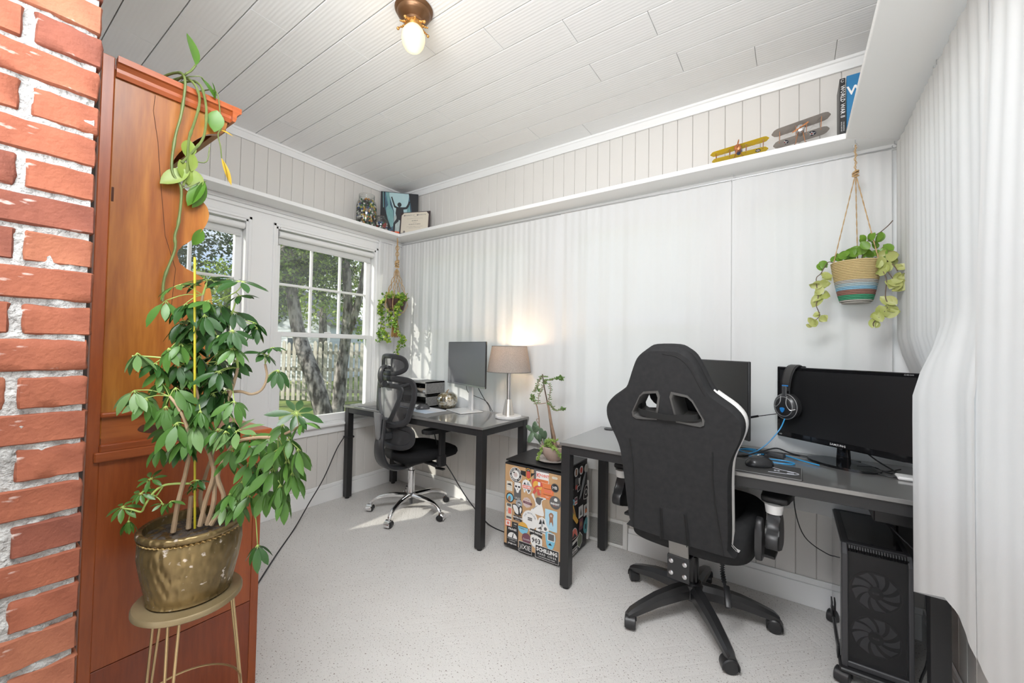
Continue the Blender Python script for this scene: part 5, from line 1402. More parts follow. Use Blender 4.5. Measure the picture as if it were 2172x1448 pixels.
q.rings(rings); part('headband', q, pm('headband_leather', (0.035, 0.034, 0.034), 0.4), t, local=True, ang=50)
q = G()
for s_ in (-0.019, 0.019): q.tube([hp(R(-95 + 190 * k / 20), 0.101, s_ * (1 - 0.25 * abs(k - 10) / 10)) for k in range(21)], 0.0026, seg=6)
part('headband_wire', q, HB, t, local=True)
q = G()
for s_ in (-1, 1): q.obox((0, s_ * 0.068, -0.062), (0.024, 0.004, 0.005), bev=0.001)
part('band_clip', q, BLUE, t, local=True)
for s_, nm in ((-1, 'ear_cup'), (1, 'ear_cup')):
    yy = 0.000 + s_ * 0.062
    R90 = Matrix.Translation((0, yy, -0.142)) @ Matrix.Rotation(R(90) * (1 if s_ < 0 else -1), 4, 'X')
    q = G(); q.lathe([(0.0, 0.024), (0.018, 0.023), (0.030, 0.018), (0.042, 0.010), (0.046, 0.0), (0.046, -0.010), (0.040, -0.014), (0.0, -0.014)], 32, R90, sy=1.08); cup = part(nm, q, HB, t, local=True)
    q = G(); q.lathe([(0.026, -0.012), (0.044, -0.014), (0.047, -0.024), (0.040, -0.034), (0.028, -0.030), (0.020, -0.016)], 32, R90, sy=1.08); part('ear_cushion', q, FAB, cup, local=True)
    q = G()
    q.tube([R90 @ Vector((0.034 * math.cos(a), 0.037 * math.sin(a), 0.0165)) for a in [2 * PI * k / 36 for k in range(36)]], 0.0013, seg=5, closed=True)
    q.tube([R90 @ Vector((0.045 * math.cos(a), 0.0485 * math.sin(a), 0.004)) for a in [2 * PI * k / 36 for k in range(36)]], 0.0015, seg=5, closed=True)
    q.tube(smooth_path([R90 @ Vector(p) for p in ((-0.012, 0.040, 0.014), (-0.010, 0.015, 0.024), (-0.026, -0.002, 0.020), (-0.042, 0.0, 0.010))], 4), 0.0016, seg=5)
    q.tube(smooth_path([R90 @ Vector(p) for p in ((0.012, 0.040, 0.014), (0.014, 0.012, 0.024), (0.026, -0.010, 0.020), (0.042, -0.006, 0.010))], 4), 0.0016, seg=5)
    part('trim_ring', q, pm('silver_trim', (0.42, 0.42, 0.43), 0.3, 0.6), cup, local=True)
    q = G(); q.obox((0, s_ * 0.072, -0.098), (0.018, 0.008, 0.07), bev=0.003); part('yoke', q, DGREY, cup, local=True)
    q = G(); q.prism(smooth2d([(-0.009, 0.006), (0, 0.009), (0.009, 0.006), (0.006, -0.005), (0, -0.011), (-0.006, -0.005)], 2), 0.003, M=R90 @ Matrix.Translation((0, -0.012, 0.0235))); part('emblem', q, BLUE, cup, local=True)
q = G(); q.tube([(-0.03, -0.075, -0.175), (-0.115, -0.105, -0.20)], 0.0016, seg=6); q.tube([(-0.092, -0.097, -0.193), (-0.122, -0.108, -0.203)], 0.0045, seg=10); part('microphone', q, HB, t, local=True)
q = G(); q.obox((0.02, 0.01, 0.008), (0.03, 0.012, 0.014), bev=0.003); part('knob', q, HB, t, local=True)
cbl = [tuple(HM @ Vector((0.0, -0.07, -0.19)))]
BLUEC = pm('blue_cable', (0.03, 0.30, 0.62), 0.35)
gz = 0.740
q = G(); q.tube(smooth_path([cbl[0], (2.91, -0.21, 0.86), (2.87, -0.23, 0.80), (2.83, -0.25, 0.76), (2.80, -0.27, gz + .006), (2.77, -0.30, gz)], 6), 0.0027, seg=8)
q.tube(smooth_path([(2.77, -0.30, gz), (2.73, -0.27, gz), (2.74, -0.21, gz), (2.80, -0.20, gz + .004), (2.86, -0.22, gz), (2.80, -0.28, gz + .004), (2.75, -0.25, gz + .007), (2.79, -0.19, gz + .007), (2.88, -0.17, gz), (2.93, -0.20, gz), (2.99, -0.27, gz + .003), (3.05, -0.30, gz)], 5), 0.0028, seg=8)
q.tube(smooth_path([(2.79, -0.30, gz), (2.86, -0.36, gz), (2.93, -0.37, gz), (2.965, -0.34, gz), (2.93, -0.31, gz), (2.85, -0.32, gz)], 5), 0.0028, seg=8)
solo('headset_cable', 'bright blue headset cable coiled loosely on the gaming desk', 'cable', q, BLUEC, (2.8, -0.25, gz))
q = G(); q.obox((2.875, -0.235, 0.7475), (0.115, 0.032, 0.022), rot=(0, 0, R(-22)), bev=0.006, seg=2)
t = solo('inline_remote', 'black inline volume box among the blue cable loops', 'remote', q, DGREY, (2.875, -0.235, 0.7355))
q = G()
q.tube(smooth_path([(2.62, -0.30, gz), (2.70, -0.34, gz), (2.78, -0.33, gz + .004), (2.85, -0.28, 0.765), (2.90, -0.22, 0.772), (2.96, -0.19, 0.75), (3.05, -0.16, gz), (3.15, -0.15, gz), (3.22, -0.2, gz), (3.28, -0.26, gz)], 5), 0.0033, seg=8)
q.tube(smooth_path([(2.60, -0.20, gz), (2.72, -0.16, gz), (2.86, -0.15, gz), (2.98, -0.18, gz + .003), (3.08, -0.17, gz), (3.2, -0.12, gz)], 5), 0.003, seg=8)
q.tube(smooth_path([(3.10, -0.12, gz), (3.16, -0.20, gz), (3.26, -0.32, gz), (3.30, -0.26, gz), (3.25, -0.14, gz + .02), (3.2, -0.1, gz + .06)], 5), 0.003, seg=8)
q.tube(smooth_path([(3.05, -0.18, gz), (3.18, -0.24, gz), (3.26, -0.24, gz), (3.32, -0.16, gz)], 5), 0.0026, seg=8)
q.tube(smooth_path([(2.56, -0.12, gz), (2.64, -0.15, gz + .01), (2.72, -0.21, gz + .003), (2.80, -0.17, gz)], 5), 0.0026, seg=8)
solo('power_cables', 'tangle of black cables behind the gaming monitors on the desk', 'cables', q, RUBBER, (3.0, -0.2, gz), kind='stuff')
# gaming mouse pad with grey graphic, mouse
q = G(); q.prism(rrect(0.47, 0.195, 0.01, 3, 2.755, -0.492), 0.003, z0=0.7353); 
t = thing('gaming_mouse_pad', 'dark mouse pad with pale graphic strokes on the gaming desk', 'mouse pad', (2.755, -0.492, 0.7353))
part('pad', q, pm('dark_cloth_pad', (0.045, 0.044, 0.043), 0.55), t, smooth=False)
q = G()
for pts in (((2.88, -0.45), (2.92, -0.475), (2.965, -0.487), (2.978, -0.500)), ((2.878, -0.535), (2.92, -0.53), (2.965, -0.522), (2.978, -0.508)), ((2.94, -0.488), (2.962, -0.495)), ((2.94, -0.517), (2.962, -0.512)), ((2.70, -0.43), (2.66, -0.46), (2.68, -0.49)), ((2.69, -0.52), (2.67, -0.55), (2.72, -0.56))):
    q.tube([(x, y, 0.7385) for x, y in pts], 0.0011, seg=4)
q.obox((2.906, -0.497, 0.7385), (0.022, 0.006, 0.0008), rot=(0, 0, R(40))); q.obox((2.906, -0.497, 0.7385), (0.022, 0.006, 0.0008), rot=(0, 0, R(-40)))
part('graphic', q, pm('pale_print', (0.55, 0.57, 0.62), 0.5), t)
q = G(); q.tube([(x, y, 0.7385) for x, y in ((2.535, -0.588), (2.985, -0.588), (2.988, -0.40))], 0.0012, seg=4); part('stitched_edge', q, pm('pad_stitch', (0.25, 0.25, 0.25), 0.7), t)
mt = mouse('black mouse with a pale letter mark on the dark mouse pad', 2.845, -0.462, 0.7385, R(35), pm('mouse_black', (0.03, 0.03, 0.032), 0.22))
mt.scale = (1.1, 1.15, 1.1)
lettering('G', 0.018, basis((0.42, -0.9, 0), (0.82, 0.38, 0.42), (-0.35, -0.1, 0.9), (2.842, -0.468, 0.7385 + 0.0425)), WL, mt, bold=0.0006)
q = G(); q.box((3.285, -0.335, 0.7355), (3.36, -0.27, 0.748), bev=0.004); solo('router', 'small white device at the right end of the gaming desk', 'device', q, WHITE, (3.3, -0.36, 0.7355))

# ================================================================ PC TOWER
t = thing('computer_tower', 'black computer tower with two front fans under the gaming desk', 'computer', (3.2, -0.3, 0.0))
PCB = pm('tower_black', (0.022, 0.022, 0.024), 0.4)
X0, X1, Y0, Y1, Z0, Z1 = 3.106, 3.302, -0.485, -0.05, 0.062, 0.50
q = G(); q.box((X0 + 0.004, Y0 + 0.035, Z0), (X1, Y1, Z1), bev=0.004); part('case', q, PCB, t, smooth=False)
q = G(); q.prism([(0.0, 0.0), (0.0, Z1 - Z0 - 0.03), (0.028, Z1 - Z0), (0.040, Z1 - Z0), (0.040, 0.0)], 0.018, M=basis((0, 1, 0), (0, 0, 1), (1, 0, 0), (X0 + 0.002, Y0, Z0)), bev=0.003)
q.prism([(0.0, 0.0), (0.0, Z1 - Z0 - 0.03), (0.028, Z1 - Z0), (0.040, Z1 - Z0), (0.040, 0.0)], 0.014, M=basis((0, 1, 0), (0, 0, 1), (1, 0, 0), (X1 - 0.014, Y0, Z0)), bev=0.003)
q.box((X0 + 0.01, Y0 + 0.002, Z0), (X1 - 0.01, Y0 + 0.04, Z0 + 0.02), bev=0.003)
part('front_bezel', q, pm('tower_bezel', (0.04, 0.04, 0.043), 0.38), t, smooth=False)
for zc in (Z0 + 0.125, Z0 + 0.285):
    q = G(); xc = (X0 + X1) / 2 + 0.0
    for k in range(9):
        a0 = 2 * PI * k / 9
        pts = []
        for s_ in range(7):
            rr = 0.020 + 0.046 * s_ / 6; pts.append((rr, a0 + 0.55 * s_ / 6 - 0.05))
        for s_ in range(6, -1, -1):
            rr = 0.020 + 0.046 * s_ / 6; pts.append((rr, a0 + 0.55 * s_ / 6 + 0.42))
        vs = [Vector((xc + r_ * math.cos(a_), Y0 + 0.022 + 0.006 * ((i < 7) - .5), zc + r_ * math.sin(a_))) for i, (r_, a_) in enumerate(pts)]
        bmv = [q.bm.verts.new(v) for v in vs]
        for i in range(6): q.bm.faces.new((bmv[i], bmv[i + 1], bmv[12 - i], bmv[13 - i]))
    q.recalc = False
    fan = part('fan', q, pm('fan_blade_grey', (0.26, 0.26, 0.27), 0.5), t)
    q = G(); q.lathe([(0.0, 0.0), (0.021, 0.0), (0.021, 0.012), (0, 0.012)], 24, Matrix.Translation((xc, Y0 + 0.024, zc)) @ Matrix.Rotation(R(90), 4, 'X')); part('fan_hub', q, BLKP, fan)
    q = G(); q.tube([(xc + 0.070 * math.cos(a), Y0 + 0.022, zc + 0.070 * math.sin(a)) for a in [2 * PI * k / 40 for k in range(40)]], 0.003, seg=6, closed=True); part('fan_ring', q, BLKP, fan)
    lettering('RGB', 0.010, basis((1, 0, 0), (0, 0, 1), (0, -1, 0), (xc, Y0 + 0.0115, zc)), pm('fan_print', (0.30, 0.30, 0.31), 0.5), fan)
q = G(); q.box((X0 + 0.018, Y0 + 0.008, Z0 + 0.015), (X1 - 0.012, Y0 + 0.010, Z1 - 0.022)); part('front_mesh', q, glass_mat('dust_mesh', (0.62, 0.62, 0.63), 0.01, 0.6, 0.10, (0.05, 0.05, 0.052)), t, smooth=False)
q = G()
for i in range(22): q.obox((X0 + 0.024 + i * 0.0075, Y0 + 0.018, Z1 - 0.012), (0.004, 0.030, 0.012), rot=(R(-40), 0, 0))
part('top_grille', q, BLKP, t, smooth=False, kind='stuff')
q = G(); q.box((X0, Y0 + 0.04, Z0 + 0.01), (X0 + 0.003, Y1 - 0.004, Z1 - 0.004)); part('glass_panel', q, pm('smoked_side_glass', (0.30, 0.30, 0.30), 0.04, spec=1.0, metal=0.6), t, smooth=False)
q = G(); q.box((X0 + 0.025, Y0 + 0.06, Z1), (X1 - 0.02, Y1 - 0.03, Z1 + 0.002)); part('top_filter', q, GLOSSB, t, smooth=False)
# wheeled stand
t = thing('tower_stand', 'black wheeled stand carrying the computer tower', 'stand', (3.2, -0.3, 0))
q = G(); q.box((X0 - 0.006, Y0 - 0.02, 0.048), (X1 + 0.01, Y1, 0.0615), bev=0.004); q.box((X0 - 0.008, Y0 + 0.05, 0.05), (X0 - 0.003, Y0 + 0.10, 0.10), bev=0.001); q.box((X0 - 0.008, Y1 - 0.10, 0.05), (X0 - 0.003, Y1 - 0.05, 0.12), bev=0.001); part('tray', q, BLKP, t, smooth=False)
for x in (X0 + 0.005, X1 - 0.01):
    for y in (Y0 - 0.0, Y1 - 0.03):
        q = G(); castor(G(), q, x, y, 0.022, R(70)); w_ = part('wheel', q, BLKP, t)
        hd, wh = G(), G(); castor(hd, wh, x, y, 0.022, R(70)); part('castor_hood', hd, BLKP, t); wh.bm.free()
q = G(); q.tube(smooth_path([(2.965, -0.36, 0.70), (2.965, -0.31, 0.55), (3.00, -0.27, 0.42), (3.08, -0.22, 0.35), (3.13, -0.22, 0.35), (3.2, -0.25, 0.345)], 6), 0.0022, seg=6)
solo('thin_cable', 'thin black cable sagging from the gaming desk behind the computer tower', 'cable', q, RUBBER, (3.0, -0.3, 0.5))
q = G(); q.tube(smooth_path([(3.24, -0.10, 0.62), (3.14, -0.30, 0.60), (3.095, -0.42, 0.66), (3.11, -0.44, 0.69), (3.17, -0.30, 0.66), (3.24, -0.10, 0.66)], 5), 0.005, seg=8)
q.tube(smooth_path([(3.24, -0.30, 0.66), (3.23, -0.36, 0.60), (3.27, -0.42, 0.56), (3.33, -0.44, 0.47), (3.34, -0.46, 0.2), (3.33, -0.40, 0.05)], 5), 0.004, seg=8)
solo('thick_cable_loop', 'thick black cable looping under the gaming desk above the tower', 'cable', q, RUBBER, (3.15, -0.3, 0.65), kind='stuff')
q = G(); q.box((3.20, -0.46, 0.60), (3.36, -0.30, 0.645), bev=0.004); solo('power_strip', 'black power strip fixed under the gaming desk', 'power strip', q, BLKP, (3.27, -0.38, 0.62))

# ================================================================ MINI FRIDGE WITH STICKERS
FX0, FX1, FY0, FY1, FH = 1.521, 1.913, -0.435, -0.10, 0.535
t = thing('mini_fridge', 'small black fridge with a wooden-coloured door covered in stickers between the desks', 'fridge', ((FX0 + FX1) / 2, (FY0 + FY1) / 2, 0))
fridge = t
FB = pm('fridge_black', (0.016, 0.016, 0.017), 0.45, bump=(240, 0.1, 0.0006))
q = G(); q.box((FX0 + 0.002, FY0 + 0.045, 0.012), (FX1, FY1, FH - 0.008), bev=0.004); part('body', q, FB, t, smooth=False)
q = G(); q.box((FX0, FY0 + 0.008, FH - 0.010), (FX1 + 0.002, FY1, FH), bev=0.004); part('top', q, FB, t, smooth=False)
q = G(); q.box((FX0, FY0 + 0.002, 0.018), (FX1, FY0 + 0.040, FH - 0.018), bev=0.004); door = part('door', q, FB, t, smooth=False)
q = G(); q.box((FX0 + 0.006, FY0 - 0.0005, 0.036), (FX1 - 0.004, FY0 + 0.003, FH - 0.028), bev=0.0006); part('door_veneer', q, pm('kraft_door', (0.50, 0.30, 0.15), 0.5, noise=(8, (0.60, 0.38, 0.20), 0.3), stretch=(4, 1, 0.5)), door, smooth=False)
for x in (FX0 + 0.03, FX1 - 0.03):
    for y in (FY0 + 0.06, FY1 - 0.03):
        q = G(); q.cyl((x, y, 0), (x, y, 0.014), 0.014, 12); part('foot', q, BLKP, t)
q = G()
for i in range(16): q.box((FX1 + 0.004, FY1 - 0.004, 0.06 + i * 0.020), (FX1 + 0.010, FY1 + 0.0, 0.064 + i * 0.020))
q.box((FX1 - 0.01, FY1 - 0.002, 0.04), (FX1 + 0.012, FY1 + 0.004, 0.40)); part('condenser', q, pm('condenser_grey', (0.55, 0.54, 0.52), 0.5), t, smooth=False)
C_ = {'w': (0.80, 0.79, 0.77), 'k': (0.025, 0.025, 0.027), 'g': (0.13, 0.125, 0.125), 'r': (0.62, 0.10, 0.08), 'o': (0.75, 0.22, 0.08), 'y': (0.75, 0.42, 0.08), 'b': (0.22, 0.55, 0.72), 'lb': (0.45, 0.68, 0.80), 'p': (0.62, 0.50, 0.47), 'c': (0.70, 0.66, 0.57), 'br': (0.35, 0.18, 0.10), 'gr': (0.45, 0.52, 0.12), 'ol': (0.18, 0.21, 0.14), 'pu': (0.18, 0.07, 0.10), 's': (0.80, 0.20, 0.15), 'm': (0.36, 0.38, 0.40), 't': (0.12, 0.38, 0.42)}
def sm(k): return pm('vinyl_' + k, C_[k], 0.45)
class Side:
    def __init__(s, o, x, y, z): s.o, s.x, s.y, s.z = Vector(o), Vector(x), Vector(y), Vector(z)
    def M(s, u, v, d=0.0, rot=0.0): return basis(s.x, s.y, s.z, s.o + s.x * u + s.y * v + s.z * d) @ Matrix.Rotation(R(rot), 4, 'Z')
FRONT = Side((0, FY0 - 0.0006, 0), (1, 0, 0), (0, 0, 1), (0, -1, 0))
RIGHT = Side((FX1 + 0.0002, 0, 0), (0, 1, 0), (0, 0, 1), (1, 0, 0))
slayer = [0]
def sticker(side, u, v, shape, col, extra=(), texts=(), rot=0.0, par=None):
    """one vinyl sticker: outline polygon plus printed shapes and words"""
    slayer[0] += 1
    d = 0.00012 * slayer[0]
    q = G(); q.prism(shape, 0.0003, M=side.M(u, v, d, rot))
    s = part('sticker', q, sm(col), par or door, smooth=False)
    for i, (sh, c) in enumerate(extra):
        q = G(); q.prism(sh, 0.0001, M=side.M(u, v, d + 0.0003 + 0.00007 * i, rot)); part('print', q, sm(c), s, smooth=False) if s.parent == t else _flat(q, sm(c), s)
    for tx in texts:
        txt, size, (du, dv), c = tx[:4]
        kw = tx[4] if len(tx) > 4 else {}
        a = kw.pop('a', 0) if kw else 0
        lettering_flat(txt, size, side.M(u, v, d + 0.0003 + 0.0005, rot) @ Matrix.Translation((du, dv, 0)) @ Matrix.Rotation(R(a), 4, 'Z'), sm(c), s, **kw)
    return s
# prints are merged onto their sticker mesh so that nothing nests deeper than thing > part > sub-part
def _merge(me_add, mat, s):
    me = s.data
    bm = bmesh.new(); bm.from_mesh(me)
    n0 = len(bm.faces)
    if mat.name not in [m.name for m in me.materials]: me.materials.append(mat)
    idx = [m.name for m in me.materials].index(mat.name)
    bm.from_mesh(me_add)
    bm.faces.ensure_lookup_table()
    for f in bm.faces[n0:]: f.material_index = idx
    bm.to_mesh(me); bm.free()
def _flat(q, mat, s):
    P = WM[s.name]
    me = _mesh(q, 'tmp', P, False, 35)
    _merge(me, mat, s); bpy.data.meshes.remove(me)
def lettering_flat(txt, size, M, mat, s, **kw):
    P = WM[s.name]
    me = text_mesh(txt, size, P.inverted() @ M, **kw)
    _merge(me, mat, s); bpy.data.meshes.remove(me)
def ringtext(txt, r, size, a0, a1, c, top=True):
    n_ = len(txt); out = []
    for i, ch in enumerate(txt):
        a = a0 + (a1 - a0) * i / max(1, n_ - 1)
        out.append((ch, size, (r * math.cos(R(a)), r * math.sin(R(a))), c, {'a': a - 90 if top else a + 90, 'bold': 0.0004}))
    return out
def rc(w, h, cx=0, cy=0, r=0.002): return rrect(w, h, r, 2, cx, cy)
def tri(*p): return list(p)
S = sticker
S(FRONT, 1.780, 0.474, rc(0.100, 0.078), 'g')
S(FRONT, 1.603, 0.455, circ(0.044, 36), 'w', [(circ(0.041, 36), 'k'), (circ(0.027, 28), 'w'), (circ(0.015, 6), 'p'), (rc(0.012, 0.008, -0.012, 0.012), 'k')],
  ringtext('COPPER STATE', 0.0335, 0.0125, 170, 10, 'w') + ringtext('BREWING CO.', 0.0345, 0.0125, 195, 345, 'w', top=False))
S(FRONT, 1.693, 0.476, [(-0.055, 0.012), (-0.02, 0.012), (-0.018, 0.035), (0.018, 0.035), (0.02, 0.008), (0.052, 0.016), (0.02, -0.012), (0.016, -0.022), (0.014, -0.042), (-0.014, -0.042), (-0.016, -0.020), (-0.052, -0.012)], 'k', [(rc(0.034, 0.066, 0, 0.0, 0.012), 'y'), (rc(0.028, 0.056, 0, 0.002, 0.010), 'k'), (rc(0.024, 0.040, 0, -0.004, 0.006), 'r'), (circ(0.009, 10, 0, -0.036), 'y')], [('BEER', 0.007, (0, 0.022), 'w')])
S(FRONT, 1.788, 0.474, rc(0.084, 0.060), 'w', [(rc(0.078, 0.016, 0, -0.019), 'o')], [('K', 0.036, (-0.028, 0.008), 'r', {'bold': 0.0006}), ('POINT', 0.021, (0.012, 0.010), 's', {'bold': 0.0008}), ('BREWING', 0.009, (0, -0.019), 'br')])
S(FRONT, 1.868, 0.487, rc(0.036, 0.013, 0, 0, 0.006), 'c', [], [('TWENTY', 0.005, (0, 0), 'm')])
S(FRONT, 1.560, 0.380, rc(0.043, 0.056), 'c', [([(-0.018, 0.006), (-0.008, 0.016), (-0.004, 0.011), (0.004, 0.020), (0.014, 0.008), (0.018, 0.004)], 'k')], [('BREWERY', 0.007, (0, -0.005), 'm')])
S(FRONT, 1.619, 0.362, rc(0.050, 0.108), 'g', [([(-0.022, 0.05), (0.022, 0.05), (0.023, 0.02), (0.012, 0.006), (0.006, -0.01), (-0.006, -0.01), (-0.012, 0.006), (-0.023, 0.02)], 'w'), (rc(0.016, 0.010, -0.011, 0.026, 0.004), 'k'), (rc(0.016, 0.010, 0.011, 0.026, 0.004), 'k'), (tri((-0.003, 0.008), (0.003, 0.008), (0, 0.016)), 'k')], [('GRAY', 0.016, (0, -0.042), 'c')])
S(FRONT, 1.685, 0.401, [(-0.034, 0.01), (-0.028, 0.03), (-0.008, 0.042), (0.015, 0.036), (0.032, 0.016), (0.030, -0.012), (0.020, -0.036), (0.008, -0.040), (-0.006, -0.020), (-0.014, -0.038), (-0.022, -0.034), (-0.024, -0.018), (-0.034, -0.008)], 'w', [(tri((-0.024, 0.010), (-0.016, 0.026), (-0.006, 0.010)), 'k'), (tri((-0.006, 0.010), (0.006, 0.032), (0.022, 0.010)), 'm'), (rc(0.060, 0.018, 0, -0.002), 's'), (tri((0.0, -0.014), (0.026, -0.014), (0.013, -0.034)), 'g'), (tri((-0.018, -0.014), (-0.008, -0.014), (-0.013, -0.028)), 'm')], [('BADGER', 0.013, (0, -0.002), 'w', {'bold': 0.0004})])
S(FRONT, 1.822, 0.406, rc(0.082, 0.088, 0.0, -0.004), 'o', [(rc(0.064, 0.002, 0.006, 0.012), 'w'), (rc(0.064, 0.002, 0.006, -0.022), 'w')], [('SHIFT', 0.022, (0.006, -0.004), 's', {'bold': 0.0008}), ('NEW', 0.009, (0.0, -0.034), 'w')])
S(FRONT, 1.758, 0.418, smooth2d([(-0.036, 0.036), (0.0, 0.038), (0.026, 0.026), (0.034, 0.0), (0.022, -0.018), (0.008, -0.022), (0.022, -0.044), (0.0, -0.050), (-0.004, -0.026), (-0.022, -0.048), (-0.034, -0.038), (-0.022, -0.020), (-0.036, -0.006)], 2), 'r', [(smooth2d([(-0.028, 0.02), (-0.012, 0.030), (0.006, 0.024), (0.0, 0.008), (-0.016, 0.0), (-0.026, -0.012), (-0.032, 0.004)], 2), 'y'), (smooth2d([(0.012, -0.002), (0.030, 0.004), (0.026, -0.014), (0.010, -0.016), (-0.006, -0.010), (0.0, -0.030), (-0.010, -0.010)], 2), 'y'), (rc(0.016, 0.022, 0.010, 0.016), 'w')])
S(FRONT, 1.870, 0.433, circ(0.0245, 30), 'k', [(circ(0.0225, 30), 'm'), (circ(0.0215, 30), 'k')], [('HB', 0.024, (0, 0.0), 'w', {'bold': 0.0003})])
S(FRONT, 1.566, 0.313, circ(0.0285, 30), 'k', [(circ(0.0225, 28), 'b'), (smooth2d([(-0.016, -0.014), (-0.012, 0.002), (-0.002, 0.010), (0.006, 0.0), (0.004, -0.018), (-0.006, -0.021)], 2), 'br')])
S(FRONT, 1.632, 0.292, circ(0.0235, 26), 'm', [(tri((-0.014, 0.002), (0.0, 0.010), (0.014, 0.004), (0.0, -0.004)), 'g'), (tri((-0.006, 0.0), (0.004, -0.010), (0.010, -0.002)), 'w')])
S(FRONT, 1.687, 0.311, circ(0.031, 8), 'p', [(rc(0.062, 0.014, 0.004, -0.002), 'pu')], [('THE FALLS', 0.008, (0.004, -0.002), 'p'), ('LODGE', 0.009, (0, 0.014), 'pu')], rot=-4)
S(FRONT, 1.765, 0.311, smooth2d([(-0.048, 0.052), (-0.030, 0.030), (-0.022, 0.012), (-0.020, -0.012), (-0.046, -0.030), (-0.048, -0.046), (0.0, -0.054), (0.036, -0.052), (0.034, -0.024), (0.026, 0.0), (0.022, 0.026), (0.034, 0.040), (0.048, 0.044), (0.046, 0.052), (0.012, 0.050), (-0.006, 0.038), (-0.014, 0.030), (-0.026, 0.040), (-0.034, 0.062)], 2), 'w', [(smooth2d([(-0.018, 0.020), (-0.014, 0.044), (0.012, 0.046), (0.034, 0.046), (0.020, 0.034), (0.016, 0.014), (0.004, 0.004)], 2), 'g'), (tri((-0.038, -0.026), (-0.008, 0.0), (-0.006, -0.003), (-0.036, -0.030)), 'm')])
S(FRONT, 1.8735, 0.352, circ(0.036, 34), 'g', [(smooth2d([(-0.002, 0.008), (0.010, 0.008), (0.014, 0.016), (0.008, 0.026), (-0.004, 0.024), (-0.008, 0.014)], 2), 'w')], [('INSIGHT', 0.0145, (-0.001, -0.008), 'w', {'bold': 0.0006}), ('BREWING', 0.0055, (0, -0.018), 's')])
S(FRONT, 1.560, 0.228, rc(0.042, 0.100, 0, 0, 0.006), 'c', [(rc(0.030, 0.016, 0, 0.040, 0.004), 'g'), (rc(0.022, 0.034, 0.006, 0.006), 's'), (rc(0.036, 0.012, 0, -0.034), 'g')], [('ALE', 0.010, (-0.013, 0.006), 'k', {'a': 90})])
S(FRONT, 1.622, 0.246, smooth2d([(-0.036, 0.034), (-0.010, 0.036), (0.008, 0.022), (0.018, 0.034), (0.032, 0.030), (0.034, 0.0), (0.022, -0.014), (0.030, -0.024), (-0.018, -0.024), (-0.022, -0.006), (-0.038, 0.012)], 2), 'k', [(smooth2d([(-0.032, 0.030), (-0.010, 0.030), (0.004, 0.014), (0.006, -0.018), (-0.016, -0.012), (-0.032, 0.014)], 2), 'w'), (smooth2d([(0.014, 0.014), (0.022, 0.028), (0.030, 0.014), (0.020, -0.012)], 2), 'w')])
S(FRONT, 1.624, 0.203, rc(0.060, 0.028), 'k', [], [('DESTROYER', 0.0125, (0, 0.004), 'w', {'bold': 0.0005}), ('BREWING', 0.007, (0, -0.009), 'w')], rot=-2)
S(FRONT, 1.849, 0.248, rc(0.078, 0.116), 'lb', [(smooth2d([(-0.014, 0.030), (0.0, 0.044), (0.016, 0.034), (0.012, 0.014), (0.014, -0.014), (0.012, -0.032), (0.006, -0.012), (-0.004, -0.012), (-0.010, -0.030), (-0.010, -0.006), (-0.010, 0.012)], 2), 'br'), (circ(0.007, 10, 0, 0.026), 'p')], [('summit', 0.006, (0, -0.044), 'b')])
S(FRONT, 1.710, 0.217, circ(0.0535, 44), 'w', [(circ(0.0515, 44), 'c'), (circ(0.0505, 44), 'w'), (rc(0.030, 0.018, 0, 0.004, 0.001), 'g')], ringtext('THE WOODLAND', 0.038, 0.0125, 160, 20, 'm') + [('BOCA', 0.0095, (0, 0.004), 'w')])
S(FRONT, 1.792, 0.204, [(-0.040, -0.036), (-0.034, 0.010), (-0.022, 0.040), (0.0, 0.050), (0.022, 0.040), (0.030, 0.010), (0.044, -0.008), (0.044, -0.044), (-0.010, -0.040)], 'w', [(tri((-0.022, 0.004), (-0.010, 0.038), (0.0, 0.010)), 'k'), (tri((0.002, 0.014), (0.010, 0.042), (0.018, 0.012)), 'k'), (tri((-0.030, -0.022), (-0.006, -0.004), (0.0, -0.024)), 'g'), (circ(0.010, 10, 0.022, -0.012), 'g'), (tri((0.0, 0.044), (-0.006, 0.0), (0.0, -0.010), (0.006, 0.0)), 'm')], [('SIDEKICK', 0.0095, (0.006, -0.033), 'k', {'bold': 0.0004})])
S(FRONT, 1.556, 0.160, rc(0.038, 0.042), 's', [(rc(0.032, 0.028, 0, 0), 'w'), (circ(0.009, 12), 's')])
S(FRONT, 1.606, 0.158, rc(0.044, 0.036), 'g', [(rc(0.040, 0.032), 'k')], [('OAK', 0.010, (0.002, 0.006), 'c', {'bold': 0.0004}), ('BARREL', 0.007, (0, -0.007), 'm')])
S(FRONT, 1.664, 0.158, circ(0.034, 34), 'b', [([(0.034 * math.cos(R(a)), 0.034 * math.sin(R(a))) for a in range(12, 169, 12)], 'y'), (rc(0.066, 0.003, 0, 0.006), 'k')], [('BORING', 0.009, (-0.010, -0.005), 'g', {'bold': 0.0003}), ('BROS', 0.008, (0.016, -0.006), 'r')])
S(FRONT, 1.589, 0.090, rc(0.082, 0.106), 'k', [([(0.034 * math.cos(R(a)), -0.010 + 0.032 * math.sin(R(a))) for a in range(0, 181, 12)], 'w'), ([(-0.004, -0.009), (0.006, 0.019), (0.010, 0.018), (0.004, -0.009)], 'k')], ringtext('PIRAGIS', 0.042, 0.016, 150, 30, 'w')[:0] + [('PIRAGIS', 0.017, (0, 0.040), 'w', {'bold': 0.0005}), ('NORTHWOODS', 0.0098, (0, -0.017), 'w'), ('COMPANY', 0.0098, (0, -0.029), 'w'), ('piragis.com', 0.0135, (0, -0.043), 'w', {'bold': 0.0003})])
